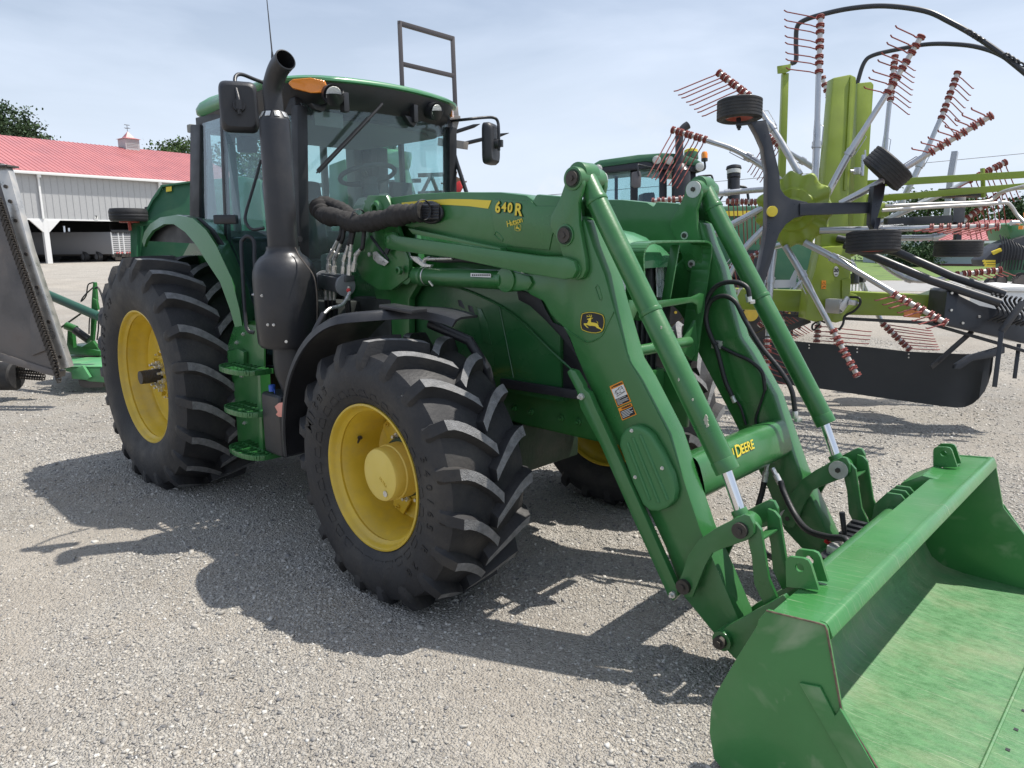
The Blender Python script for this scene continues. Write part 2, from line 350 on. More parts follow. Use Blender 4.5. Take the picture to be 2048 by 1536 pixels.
# ================================================================ GROUND
def gravel_mat():
    Mx = bpy.data.materials.new('gravel'); Mx.use_nodes = True; t = Mx.node_tree; b = t.nodes['Principled BSDF']; l = t.links.new
    b.inputs['Roughness'].default_value = .95; b.inputs['Specular IOR Level'].default_value = .2
    o = t.nodes.new('ShaderNodeTexCoord').outputs['Object']
    def vor(sc, feat='F1'):
        n = t.nodes.new('ShaderNodeTexVoronoi'); n.inputs['Scale'].default_value = sc; n.feature = feat; l(o, n.inputs['Vector']); return n
    def noise(sc, d=4, r=.5):
        n = t.nodes.new('ShaderNodeTexNoise'); n.inputs['Scale'].default_value = sc; n.inputs['Detail'].default_value = d; n.inputs['Roughness'].default_value = r; l(o, n.inputs['Vector']); return n
    def ramp(src, *st):
        c = t.nodes.new('ShaderNodeValToRGB'); e = c.color_ramp.elements
        e[0].position, e[0].color = st[0][0], (*st[0][1], 1); e[1].position, e[1].color = st[-1][0], (*st[-1][1], 1)
        for p, cc in st[1:-1]: x = e.new(p); x.color = (*cc, 1)
        l(src, c.inputs[0]); return c.outputs[0]
    def mix(a, b_, f, mode='MIX'):
        n = t.nodes.new('ShaderNodeMixRGB'); n.blend_type = mode
        if isinstance(f, float): n.inputs[0].default_value = f
        else: l(f, n.inputs[0])
        l(a, n.inputs[1]); l(b_, n.inputs[2]); return n.outputs[0]
    v1, v2, v3 = vor(95), vor(38), vor(190)
    big = noise(.55, 5, .6); med = noise(3.5, 5, .6)
    sepc = t.nodes.new('ShaderNodeSeparateColor'); l(v1.outputs['Color'], sepc.inputs[0])
    c1 = ramp(sepc.outputs[0], (0, (.24, .23, .215)), (.3, (.37, .35, .32)), (.6, (.46, .435, .395)), (1, (.60, .575, .535)))
    sepd = t.nodes.new('ShaderNodeSeparateColor'); l(v2.outputs['Color'], sepd.inputs[0])
    c2 = ramp(sepd.outputs[0], (0, (.26, .245, .225)), (.5, (.41, .38, .34)), (1, (.54, .515, .47)))
    col = mix(c1, c2, .35)
    fine = ramp(med.outputs[0], (.40, (0, 0, 0)), (.62, (.55, .55, .55)))
    tan_ = t.nodes.new('ShaderNodeRGB'); tan_.outputs[0].default_value = (.50, .45, .385, 1)
    att = t.nodes.new('ShaderNodeAttribute'); att.attribute_name = 'fines'
    fz = t.nodes.new('ShaderNodeMapRange'); fz.inputs['From Min'].default_value = .45; fz.inputs['From Max'].default_value = 1.0; fz.inputs['To Max'].default_value = .60; l(att.outputs['Fac'], fz.inputs['Value'])
    fmx = t.nodes.new('ShaderNodeMath'); fmx.operation = 'MAXIMUM'; l(fz.outputs[0], fmx.inputs[0]); l(fine, fmx.inputs[1])
    vd = ramp(v3.outputs['Distance'], (.0, (1.12, 1.12, 1.12)), (.6, (.80, .80, .80)))
    tanv = mix(tan_.outputs[0], vd, 1.0, 'MULTIPLY')
    col = mix(col, tanv, fmx.outputs[0])
    bg_ = ramp(big.outputs[0], (.3, (.86, .85, .84)), (.7, (1.10, 1.10, 1.09)))
    col = mix(col, bg_, 1.0, 'MULTIPLY')
    l(col, b.inputs['Base Color'])
    h = t.nodes.new('ShaderNodeMath'); h.operation = 'MULTIPLY'; h.inputs[1].default_value = .5; l(v2.outputs['Distance'], h.inputs[0])
    ad = t.nodes.new('ShaderNodeMath'); ad.operation = 'ADD'; l(v1.outputs['Distance'], ad.inputs[0]); l(h.outputs[0], ad.inputs[1])
    a2 = t.nodes.new('ShaderNodeMath'); a2.operation = 'MULTIPLY_ADD'; a2.inputs[1].default_value = .4; l(v3.outputs['Distance'], a2.inputs[0]); l(ad.outputs[0], a2.inputs[2])
    bp = t.nodes.new('ShaderNodeBump'); bp.invert = True; bp.inputs['Strength'].default_value = 1.0; bp.inputs['Distance'].default_value = .016
    l(a2.outputs[0], bp.inputs['Height']); bs = t.nodes.new('ShaderNodeMapRange'); bs.inputs['From Min'].default_value = .5; bs.inputs['To Min'].default_value = 1.0; bs.inputs['To Max'].default_value = .9; l(att.outputs['Fac'], bs.inputs['Value']); l(bs.outputs[0], bp.inputs['Strength']); l(bp.outputs[0], b.inputs['Normal']); return Mx
M['gravel'] = gravel_mat()
def stone_mat():
    Mx = bpy.data.materials.new('gravel_stones'); Mx.use_nodes = True; t = Mx.node_tree; b = t.nodes['Principled BSDF']; l = t.links.new
    b.inputs['Roughness'].default_value = .9
    g = t.nodes.new('ShaderNodeNewGeometry'); c = t.nodes.new('ShaderNodeValToRGB'); e = c.color_ramp.elements
    e[0].color = (.14, .14, .145, 1); e[1].color = (.60, .585, .55, 1)
    for p, cc in ((.08, (.25, .24, .23)), (.3, (.36, .34, .305)), (.62, (.42, .395, .355)), (.88, (.47, .445, .40))): x = e.new(p); x.color = (*[min(1, q*1.04) for q in cc], 1)
    l(g.outputs['Random Per Island'], c.inputs[0])
    n = t.nodes.new('ShaderNodeTexNoise'); n.inputs['Scale'].default_value = 120; tcn = t.nodes.new('ShaderNodeTexCoord'); l(tcn.outputs['Object'], n.inputs[0])
    r = t.nodes.new('ShaderNodeMapRange'); r.inputs['To Min'].default_value = .8; r.inputs['To Max'].default_value = 1.2; l(n.outputs[0], r.inputs[0])
    mu = t.nodes.new('ShaderNodeVectorMath'); mu.operation = 'SCALE'; l(c.outputs[0], mu.inputs[0]); l(r.outputs[0], mu.inputs['Scale']); l(mu.outputs[0], b.inputs['Base Color']); return Mx
M['stone'] = stone_mat()
M['grass'] = mat('mown_grass', (.105, .175, .035), .9, var=.3, vscale=1.2, bump=.6, bscale=20, dust=.3, dcol=(.20, .22, .07), dscale=.6)
M['asphalt'] = mat('road_asphalt', (.30, .295, .285), .9, var=.1, vscale=2)
b = MB(); g_ = [-900, -300, -120, -60, -30]+[-12+.2*i for i in range(121)]+[30, 60, 120, 300, 900]
b.grid([[Vector((x+2, y+2, 0)) for y in g_] for x in g_]); gr_o = tag(b.build('gravel_ground', M['gravel'], smooth=0), kind='structure')
from mathutils import noise as mn
def fines(x, y):
    v = mn.noise(Vector((x*.55, y*.55, 3.1)))*.9+mn.noise(Vector((x*1.7, y*1.7, 8.2)))*.45+mn.noise(Vector((x*5, y*5, 1.7)))*.16; return max(0.0, min(1.0, .5+v*1.5))
at_ = gr_o.data.attributes.new('fines', 'FLOAT', 'POINT'); at_.data.foreach_set('value', [fines(v.co.x, v.co.y) for v in gr_o.data.vertices])
# grass field and road on the far side (right of the picture)
b = MB(); ga = D(1380, 562, 31); 
def gp(px, py, z=0.0): return U(px, py, 'z', z)
road = [gp(1500, 561), gp(2500, 566), gp(2500, 586), gp(1500, 581)]
b.add([p+Vector((0, 0, .006)) for p in road], [(0, 1, 2, 3)]); tag(b.build('road', M['asphalt'], smooth=0), kind='structure')
b = MB(); gr = [gp(1120, 560), gp(2600, 562), gp(2600, 500), gp(1000, 500)]
b.add([p+Vector((0, 0, .004)) for p in gr], [(0, 1, 2, 3)]); tag(b.build('grass_field', M['grass'], smooth=0), kind='structure')
# loose stones, real geometry near the camera
rs = np.random.RandomState(3)
def stones(n, dmin, dmax, smin, smax, pw=1.0):
    out_ = []
    while sum(len(o) for o in out_) < n:
        d = np.sqrt(rs.uniform(dmin**2, dmax**2, 20000)); a = YAW+rs.uniform(-.68, .68, 20000)
        x = CAM[0]+d*np.cos(a); y = CAM[1]+d*np.sin(a); k = np.ones(len(x), bool)
        f = np.array([fines(a_, b_) for a_, b_ in zip(x, y)]); k &= rs.uniform(0, 1, len(x)) < np.clip(1.05-.85*f, .12, 1)
        out_.append(np.stack([x[k], y[k]], 1))
    p = np.concatenate(out_)[:n]; s = smin+(smax-smin)*rs.uniform(0, 1, n)**2.6
    return p, s
def stone_mesh():
    P, Q = [], []
    for a in ((42000, 1.9, 4.6, .0035, .0140), (56000, 4.6, 8.2, .005, .016), (30000, 8.2, 15, .009, .022), (5200, 1.9, 9, .010, .021), (500, 2.2, 9, .018, .030)):
        p, s = stones(*a); P.append(p); Q.append(s)
    p = np.concatenate(P); s = np.concatenate(Q); n = len(p)
    c = np.array([[x, y, z] for x in (-1, 1) for y in (-1, 1) for z in (-1, 1)], float)*.5
    v = c[None]*(1+rs.uniform(-.42, .42, (n, 8, 3)))
    sc = np.stack([rs.uniform(.8, 1.35, n), rs.uniform(.7, 1.1, n), rs.uniform(.32, .62, n)], 1); v = v*sc[:, None]*s[:, None, None]
    def rot(v, ax, a):
        ca, sa = np.cos(a)[:, None], np.sin(a)[:, None]; i, j = [(1, 2), (0, 2), (0, 1)][ax]
        vi, vj = v[..., i].copy(), v[..., j].copy(); v[..., i] = vi*ca-vj*sa; v[..., j] = vi*sa+vj*ca
    rot(v, 0, rs.uniform(-.6, .6, n)); rot(v, 1, rs.uniform(-.6, .6, n)); rot(v, 2, rs.uniform(0, 6.28, n))
    v[..., 0] += p[:, None, 0]; v[..., 1] += p[:, None, 1]; v[..., 2] += (s*.07)[:, None]
    q = np.array([(0, 1, 3, 2), (4, 6, 7, 5), (0, 4, 5, 1), (2, 3, 7, 6), (0, 2, 6, 4), (1, 5, 7, 3)])
    f = (q[None]+(np.arange(n)*8)[:, None, None]).reshape(-1)
    me = bpy.data.meshes.new('loose_stones'); me.vertices.add(n*8); me.vertices.foreach_set('co', v.reshape(-1))
    me.loops.add(len(f)); me.loops.foreach_set('vertex_index', f.astype(np.int32)); me.polygons.add(n*6)
    me.polygons.foreach_set('loop_start', np.arange(n*6, dtype=np.int32)*4); me.polygons.foreach_set('loop_total', np.full(n*6, 4, np.int32))
    me.update(calc_edges=True); me.materials.append(M['stone']); o = bpy.data.objects.new('loose_stones', me); COL.objects.link(o)
    tag(o, 'loose pale grey gravel stones scattered over the yard in the foreground', 'gravel', kind='stuff')
stone_mesh()
# ================================================================ TRACTOR
TR = empty('tractor', (0, 0, 0), 'large green farm tractor with yellow wheels and black exhaust stack, nearest the camera', 'tractor')
def wheel(sgn, xc, yrim, zc, R, prof, rimprof, nl, lugh, twid, lugw, dlt, hub):
    """sgn -1 right, +1 left; prof = tyre half section [(t, r)] from centre outwards; rim plane at yrim"""
    W = bpy.data.objects.new('wheel', None); COL.objects.link(W); W.location = (xc, sgn*yrim, zc); W.parent = TR
    cy = -sgn*twid      # tyre centre relative to the rim plane (inboard)
    c = Vector((0, cy, 0)); tb = MB(); K = 96
    pr = [(r, sgn*t) for t, r in prof]; pr = [(r, -t) for r, t in reversed(pr)][:-1]+pr
    pr2 = [(r-.012, t*.96) for r, t in pr]
    tb.lathe(pr, c, 'y', K)
    def squash(p):
        if p.z < -zc: p.z = -zc+(p.z+zc)*.05
        if p.z < -R*.55:
            k = (-p.z-R*.55)/(R*.45); rr = math.hypot(p.x, p.z)
            if rr < R*.93: p.y = c.y+(p.y-c.y)*(1+.05*k)
        return p
    tc0 = prof[0][1]
    def base_r(t):
        t = abs(t)
        for (t0, r0), (t1, r1) in zip(prof, prof[1:]):
            if t <= t1 and t1 > t0: return r0+(r1-r0)*(t-t0)/(t1-t0)
        return prof[-1][1]
    tsh = prof[2][0]
    for side in (-1, 1):
        for k in range(nl):
            th0 = 2*PI*(k+(.5 if side > 0 else 0))/nl
            st = []
            for i in range(8):
                s_ = i/7; t = side*(-.018+(tsh+.012)*s_); a = th0+dlt*(1-(1-s_)**1.6); rb = base_r(t)-.006
                rt = tc0+lugh-.010*(abs(t)/tsh)**3
                st.append((t, rt, t, rb, a, lugw*(1-.06*math.sin(9*s_)), lugw*1.5))
            a = st[-1][4]; t_, r_2 = prof[3]
            st.append((side*(t_*.985), prof[2][1]-.0, side*(tsh*.98), prof[2][1]-.02, a+.008, lugw*1.05, lugw*1.7))
            st.append((side*(t_+.004), r_2+.015, side*(t_*.96), r_2-.0, a+.012, lugw*.8, lugw*1.8))
            st.append((side*(t_-.004), r_2-.045, side*(t_*.97), r_2-.05, a+.016, lugw*.3, lugw*1.2))
            rows = []
            for t, rt, t2, rb, a, wt, wb in st:
                row = []
                for (tt, r, ww, sg) in ((t2, rb, wb, 1), (t, rt, wt, 1), (t, rt, wt, -1), (t2, rb, wb, -1)):
                    aa = a+sg*ww/2/r; row.append(c+Vector((r*math.cos(aa), tt, r*math.sin(aa))))
                rows.append(row)
            n0 = len(tb.v); fs = []; ms = []
            for i in range(len(rows)-1):
                for j in range(3):
                    fs.append((i*4+j, i*4+j+1, (i+1)*4+j+1, (i+1)*4+j)); ms.append(1 if (j == 1 and i < 7) else 0)
            fs += [(0, 1, 2, 3)]; ms += [0]
            tb.add([p for r in rows for p in r], fs); tb.m[-len(ms):] = ms
    tb.v = [tuple(squash(Vector(v))) for v in tb.v]
    ty = tb.build('tyre', [M['rubber'], M['lug']], W, smooth=38, weld=True)
    ty.matrix_parent_inverse = Matrix.Identity(4)
    rb_ = MB(); rb_.lathe([(r, -sgn*t) for r, t in rimprof], (0, 0, 0), 'y', 96); rf_ = rimprof[1][0]; ti = 2*twid; dt_ = rimprof[13][1]; rb_.lathe([(r, -sgn*t) for r, t in [(rf_-.104, dt_+.01), (rf_-.085, dt_+.06), (rf_-.07, ti-.09), (rf_-.04, ti-.05), (rf_-.024, ti-.03), (rf_-.019, ti-.006), (rf_-.008, ti+.004), (rf_+.001, ti+.002), (rf_-.006, ti-.012)]], (0, 0, 0), 'y', 96)
    rm = rb_.build('rim', M['yellow'], W, smooth=35); rm.matrix_parent_inverse = Matrix.Identity(4)
    hub(W, sgn)
    return W
def setp(o):
    for q in LASTSPLIT.get(o.name, [o]): q.matrix_parent_inverse = Matrix.Identity(4)
    return o
FR = [(0, .655), (.12, .652), (.232, .628), (.268, .565), (.272, .50), (.262, .44), (.238, .395), (.222, .378)]
RR = [(0, .850), (.15, .846), (.285, .818), (.322, .735), (.325, .65), (.312, .575), (.285, .525), (.268, .502)]
def rimp(rf, disc_t, hr):
    return [(rf-.006, .012), (rf+.001, .006), (rf, -.003), (rf-.010, -.005), (rf-.018, .004), (rf-.021, .020), (rf-.030, .032), (rf-.042, .045), (rf-.040, .058), (rf-.046, .070), (rf-.058, .11), (rf-.070, .15), (rf-.082, disc_t-.03),
            (rf-.088, disc_t), (rf-.110, disc_t+.012), (hr+.10, disc_t+.02), (hr+.06, disc_t-.01), (hr*.5, disc_t-.012), (0.0, disc_t-.012)]
def bolt(mb, p, ax, r=.014, h=.02):
    p = Vector(p); ax = Vector(ax); mb.tube([p-ax*.005, p+ax*h*.55], r, 6); mb.tube([p+ax*h*.5, p+ax*h*1.5], r*.5, 8)
def hub_front(W, sg):
    o = sg; d = .265
    b = MB(); b.lathe([(r, -o*t) for r, t in [(.0, .052), (.120, .052), (.134, .058), (.140, .072), (.140, .12), (.146, .125), (.148, .21), (.152, d+.01)]], (0, 0, 0), 'y', 48)
    h = setp(b.build('hub', M['yellow_pale'], W, smooth=35))
    b = MB(); 
    for k in range(10):
        a = k*PI/5+.2; bolt(b, (.178*math.cos(a), -o*(d-.018), .178*math.sin(a)), (0, o, 0), .019, .026)
    b.tube([(.055, -o*.05, -.085), (.055, -o*.045, -.085)], .016, 12)
    setp(b.build('wheel_bolts', M['zinc'], W, smooth=30))
    b = MB()
    for k in range(6):
        a = k*PI/3+.15; ca, sa = math.cos(a), math.sin(a)
        pts = []
        for (r, w_) in ((.16, -.075), (.285, -.045), (.285, .045), (.16, .075)): pts.append(Vector((r*ca-w_*sa, -o*(d-.022), r*sa+w_*ca)))
        b.prism(pts, (0, -o*.014, 0)); bolt(b, (.262*ca, -o*(d-.024), .262*sa), (0, o, 0), .012, .014)
    setp(b.build('disc_lugs', M['yellow'], W, bevel=.004))
    b = MB(); b.tube([(-.27, -o*.13, .13), (-.255, -o*.11, .12), (-.245, -o*.10, .115)], [.007, .006, .004], 8); b.tube([(-.275, -o*.135, .133), (-.272, -o*.133, .131)], .014, 12); setp(b.build('valve_stem', M['steel_dark'], W))
    b = MB(); arc_text(b, '540/65 R 28', .06, (0, -o*.232, 0), .515, -.22, .125, o*.2725, o); arc_text(b, 'Mitas', .095, (0, -o*.232, 0), .53, 2.50, .13, o*.2725, o, bold=.002)
    setp(b.build('sidewall_lettering', M['rubbertext'], W, smooth=0))
    b = MB()     # moulded ribs round the bead
    for k in range(30):
        a = k*2*PI/30; q = [Vector((r*math.cos(a+e), o*(t-.232), r*math.sin(a+e))) for r, e, t in ((.425, 0, .2568), (.462, .05, .2675), (.458, .14, .2665), (.425, .16, .2568))]
        b.tube(q, .0014, 5, closed=True)
    setp(b.build('sidewall_ribs', M['rubber'], W, smooth=40))
    b = MB(); text_at(b, 'ULTRA', .022, (.035, o*(-.0505), -.03), (.8, 0, -.6), (.6, 0, .8), .0008); setp(b.build('hub_lettering', M['yellow'], W, smooth=0))
def hub_rear(W, sg):
    o = sg; d = .195
    b = MB(); b.tube([(0, o*.02, 0), (0, -o*(d+.05), 0)], .05, 28)
    for i in range(26):
        t = .012+i*.011
        b.lathe([(.050, -.003), (.0525, 0), (.050, .003)], (0, -o*t, 0), 'y', 28)
    setp(b.build('axle_shaft', M['steel_dark'], W, smooth=35))
    b = MB(); b.lathe([(.06, -o*(d-.07)), (.11, -o*(d-.065)), (.125, -o*(d-.03)), (.20, -o*(d-.02)), (.21, -o*d)], (0, 0, 0), 'y', 40)
    for k in range(10):
        a = k*PI/5; b.box((.165*math.cos(a), -o*(d-.035), .165*math.sin(a)), (.03, .045, .012), Matrix.Rotation(-a, 3, 'Y'))
    setp(b.build('hub', M['yellow'], W, smooth=35))
    b = MB()
    for k in range(10):
        a = k*PI/5+.3; bolt(b, (.094*math.cos(a), -o*(d-.075), .094*math.sin(a)), (0, o, 0), .018, .032)
        bolt(b, (.178*math.cos(a), -o*(d-.022), .178*math.sin(a)), (0, o, 0), .015, .022)
    setp(b.build('wheel_bolts', M['zinc'], W, smooth=30))
    b = MB(); arc_text(b, '650/65 R 38', .075, (0, -o*.268, 0), .665, 2.62, .095, o*.3265, o); setp(b.build('sidewall_lettering', M['rubbertext'], W, smooth=0))
YF, YR = 1.199, 1.269
def make_wheels():
    for sg in (-1, 1):
        wf = wheel(sg, 2.804, YF, .652, .705, FR, rimp(.381, .265, .12), 19, .050, .232, .052, .24, hub_front); wf.name = 'front_wheel'
        wr = wheel(sg, 0.0, YR, .828, .905, RR, rimp(.508, .195, .16), 21, .055, .268, .058, .21, hub_rear); wr.name = 'rear_wheel'
make_wheels()
# ---- chassis, axles
M['axle_dirty'] = mat('oily_axle_paint', (.022, .045, .024), .5, var=.3, vscale=9, dust=.4, dcol=(.09, .08, .06), bump=.3, bscale=40)
b = MB(); b.box((1.35, 0, .82), (3.0, .44, .5)); b.box((.2, 0, .85), (.7, .8, .55)); b.cyl((0, -1.0, .828), (0, 1.0, .828), .13); b.box((.1, 0, 1.25), (.9, .7, .5))
b.build('transmission_housing', M['crossfloor'], TR, bevel=.03)
b = MB(); b.cyl((2.804, -.92, .66), (2.804, .92, .66), .085); b.box((2.804, 0, .63), (.34, .55, .3)); b.cyl((2.804, -.75, .66), (2.804, -1.0, .66), .16, n=32); b.cyl((2.804, .75, .66), (2.804, 1.0, .66), .16, n=32)
b.bar((2.65, -.70, .60), (2.65, .70, .60), .05); b.build('front_axle', M['axle_dirty'], TR, bevel=.015)
b = MB(); b.box((3.05, 0, .95), (1.1, .5, .34)); b.box((3.3, -.27, .95), (.9, .03, .30)); b.box((3.3, .27, .95), (.9, .03, .30))
for x in (2.95, 3.08, 3.3, 3.42, 3.55):
    for z in (.88, 1.03): bolt(b, (x, -.288, z), (0, -1, 0), .02, .02)
b.build('front_frame', M['green'], TR, bevel=.006)
# ---- hood
def hood():
    prof = []      # x, half width at belt, z top, z shoulder, z bottom, width bottom
    st = [(1.50, .40, 1.92, 1.80, 1.12, .42), (2.0, .405, 1.925, 1.80, 1.10, .43), (2.5, .41, 1.915, 1.78, 1.02, .43), (3.0, .405, 1.905, 1.77, 1.00, .42), (3.3, .395, 1.89, 1.76, 1.0, .41), (3.46, .375, 1.865, 1.75, 1.0, .39), (3.56, .345, 1.83, 1.735, 1.02, .36), (3.60, .31, 1.79, 1.72, 1.04, .33)]
    def row_(x, wb, zt, zs, zb, wl, cap=False):
        q = [(wl-.02, zb), (wl, zb+.25), (wb+.01, zs-.22), (wb, zs-.06)] if not cap else [(wb-.012, zs-.022), (wb-.002, zs-.020), (wb+.003, zs-.016), (wb, zs-.008)]
        q += [(wb-.03, zs), (wb-.09, zs+(zt-zs)*.55), (wb-.2, zt-.03), (.12, zt), (0, zt+.004)]
        return [Vector((x, -y, z)) for y, z in q]+[Vector((x, y, z)) for y, z in reversed(q[:-1])]
    b = MB(); rows = [row_(*a) for a in st[:5]]+[row_(3.38, .388, 1.88, 1.757, 1.0, .40)]; b.grid(rows); b.add(rows[-1], [tuple(range(len(rows[-1])))]); h = b.build('hood', M['green_hood'], TR, smooth=50)
    b = MB(); rows = [row_(*a, cap=True) for a in ((3.375, .389, 1.881, 1.758, 1.0, .40), (3.46, .378, 1.866, 1.75, 0, 0), (3.54, .352, 1.838, 1.738, 0, 0), (3.60, .318, 1.795, 1.724, 0, 0), (3.635, .285, 1.755, 1.714, 0, 0), (3.655, .25, 1.718, 1.706, 0, 0))]; b.grid(rows); b.add(rows[-1], [tuple(range(len(rows[-1])))]); b.grid([[r[0], r[-1]] for r in rows]); b.build('hood_nose', M['green_roof'], TR, smooth=50)
    return h
HOOD = hood()
# ================================================================ CAB
AX, AYR, AYL = 1.33, -.665, .665
def uy(l, y): return [U(px, py, 'y', y) for px, py in l]
# roof
def plan(x0, x1, hw, n=9, r=.28, bulge=.10):
    """rounded plan outline of the roof, front bulged"""
    o = []
    for cx, cy, a0 in ((x1-r, hw-r, 0), (x0+r, hw-r, PI/2), (x0+r, -hw+r, PI), (x1-r, -hw+r, 1.5*PI)):
        for i in range(n):
            a = a0+(PI/2)*i/(n-1); o.append([cx+r*math.cos(a), cy+r*math.sin(a)])
    res_ = []
    for x, y in o: res_.append((x+(bulge*(1-(y/hw)**2) if x > (x0+x1)/2 else 0), y))
    # extra front points so that the bulge is smooth
    k = len(res_)
    first = res_[-1]; last = res_[0]
    for i in range(1, 10):
        y = first[1]+(last[1]-first[1])*i/10; res_.append((x1+bulge*(1-(y/hw)**2), y))
    return res_
def loft(levels, mt, name, cap=True, smooth=45, tilt=0.0):
    b = MB(); rows = []
    for z, (x0, x1, hw, r, bl) in levels: rows.append([Vector((x, y, z+tilt*(x-.7)-.03*(y/hw)**2*(1 if z > 2.8 else .6))) for x, y in plan(x0, x1, hw, r=r, bulge=bl)])
    b.grid(rows, closed=True)
    if cap: b.add(rows[-1], [tuple(range(len(rows[-1])))]); b.add(rows[0], [tuple(range(len(rows[0])))[::-1]])
    return b.build(name, mt, TR, smooth=smooth)
FRL = lambda x: max(0, min(1, (x-.5)/.8))
def loft2(levels, mt, name, lift, smooth=60):
    b = MB(); rows = []
    for z, (x0, x1, hw, r, bl) in levels: rows.append([Vector((x, y, z+lift(z)*FRL(x)-.035*(y/hw)**2)) for x, y in plan(x0, x1, hw, r=r, bulge=bl)])
    b.grid(rows, closed=True); b.add(rows[-1], [tuple(range(len(rows[-1])))]); b.add(rows[0], [tuple(range(len(rows[0])))[::-1]]); return b.build(name, mt, TR, smooth=smooth)
loft2([(2.765, (.06, 1.42, .765, .24, .12)), (2.785, (.03, 1.45, .79, .26, .12)), (2.82, (.03, 1.45, .795, .26, .12)), (2.86, (.05, 1.43, .775, .26, .11)), (2.895, (.11, 1.37, .73, .25, .10)), (2.915, (.20, 1.28, .66, .23, .09)), (2.92, (.28, 1.20, .58, .2, .08)), (2.912, (.33, 1.15, .53, .2, .07))], M['green_roof'], 'cab_roof', lambda z: .075*max(0, (2.90-z)/.135))
loft2([(2.655, (.10, 1.33, .68, .20, .05)), (2.68, (.07, 1.38, .72, .22, .09)), (2.74, (.07, 1.42, .755, .24, .12)), (2.77, (.07, 1.43, .765, .24, .12))], M['black'], 'roof_visor', lambda z: .075*max(0, (z-2.66)/.11), 45)
loft2([(2.645, (.12, 1.26, .64, .2, .03)), (2.654, (.12, 1.26, .64, .2, .03))], M['interior'], 'headliner', lambda z: 0)
# cab pillars and frame
Cr, Br, Ar = Vector((.12, -.80, 1.93)), Vector((.60, -.815, 1.60)), Vector((AX, AYR, 1.42))
CrT, BrT, ArT = Vector((.19, -.755, 2.68)), Vector((.62, -.775, 2.68)), Vector((1.40, -.64, 2.68))
def my(v): return Vector((v.x, -v.y, v.z))
def pillar(name, a, t, w, d, mt=None):
    b = MB(); b.bar(a, t, w, d, up=(1, 0, 0)); return b.build(name, mt or M['black_soft'], TR, bevel=.012)
for f_ in (lambda v: v, my):
    pillar('cab_pillar', f_(Ar), f_(ArT), .075, .085); pillar('cab_pillar', f_(Br), f_(BrT), .035, .05); pillar('cab_pillar', f_(Cr), f_(CrT), .07, .17)
    b = MB(); b.bar(f_(Vector((.06, -.80, 1.95))), f_(Vector((.62, -.815, 1.80))), .05, .06); b.bar(f_(CrT), f_(ArT), .06, .10)
    b.bar(f_(Vector((.62, -.815, 1.80))), f_(Vector((.95, -.80, 1.35))), .05, .05); b.bar(f_(Vector((.95, -.80, 1.35))), f_(Vector((.98, -.79, .95))), .05, .05); b.bar(f_(Vector((.98, -.79, .95))), f_(Vector((1.32, -.67, .95))), .05, .05); b.bar(f_(Vector((1.32, -.67, .95))), f_(Vector((AX, AYR, 1.42))), .06, .06)
    b.build('window_frame', M['black_soft'], TR, bevel=.01)
    # side glazing: quarter window and door
    def q(vs, name):
        b = MB(); b.prism([f_(v)*1.0 for v in vs], f_(Vector((0, .006, 0)))); return b.build(name, M['glass_side'], TR, smooth=0)
    q([Vector((.12, -.805, 1.97)), Vector((.60, -.82, 1.83)), Vector((.62, -.79, 2.68)), Vector((.15, -.77, 2.68))], 'quarter_window')
    q([Vector((.63, -.82, 1.83)), Vector((.96, -.81, 1.37)), Vector((.99, -.79, .97)), Vector((1.31, -.68, .97)), Vector((AX-.01, -.675, 1.42)), Vector((1.39, -.65, 2.66)), Vector((.64, -.79, 2.68))], 'door_glass')
# windscreen (slightly curved) and rear window
b = MB(); rows = []
for i in range(9):
    z = 1.42+(2.70-1.42)*i/8; rows.append([Vector((AX+.03+.06*i/8*.6+.07*(1-(y/.64)**2), y, z)) for y in [(-.63+1.26*j/12) for j in range(13)]])
b.grid(rows); b.build('windscreen', M['glass'], TR, smooth=60, solid=.006)
b = MB(); b.box((-.02, 0, 2.30), (.006, 1.40, .78)); b.build('rear_window', M['glass'], TR, smooth=0)
b = MB(); b.box((-.02, 0, 1.88), (.05, 1.50, .08)); b.box((-.02, 0, 2.68), (.06, 1.50, .06)); b.box((-.02, -.42, 2.28), (.05, .05, .8)); b.box((-.02, .42, 2.28), (.05, .05, .8)); b.build('rear_frame', M['interior'], TR, bevel=.01)
b = MB(); b.box((-.02, 0, 1.45), (.06, 1.5, .85)); b.box((.7, 0, 1.02), (1.5, 1.5, .06)); b.box((1.44, 0, 1.20), (.05, 1.34, .5)); b.build('cab_floor_and_bulkhead', M['interior_dark'], TR, bevel=.02)
# interior
def seat():
    s_ = bpy.data.objects.new('seat', None); COL.objects.link(s_); s_.parent = TR
    b = MB(); b.box((.45, 0, 1.62), (.52, .52, .14)); b.build('cushion', M['interior_dark'], s_, bevel=.05)
    b = MB(); b.box((.17, 0, 2.0), (.13, .50, .66), Matrix.Rotation(-.12, 3, 'Y')); b.box((.10, 0, 2.42), (.10, .28, .18)); b.build('backrest', M['interior_dark'], s_, bevel=.05)
    b = MB(); b.box((.5, -.34, 1.80), (.46, .10, .09)); b.box((.5, .36, 1.84), (.60, .18, .16)); b.box((.40, 0, 1.35), (.3, .3, .5)); b.build('armrest', M['interior_dark'], s_, bevel=.03)
seat()
sc_ = U(735, 350, 'y', 0.0)
ax_ = Vector((-.30, 0, 1)).normalized(); ux_ = ax_.cross(Vector((0, 1, 0))).normalized(); uy_ = Vector((0, 1, 0))
b = MB(); ring = [sc_+(ux_*math.cos(a)+uy_*math.sin(a))*.20 for a in [2*PI*i/40 for i in range(40)]]; b.tube(ring, .017, 8, closed=True)
for a in (0.5*PI, 1.25*PI, 1.9*PI): b.bar(sc_-ax_*.05, sc_+(ux_*math.cos(a)+uy_*math.sin(a))*.195, .03, .016)
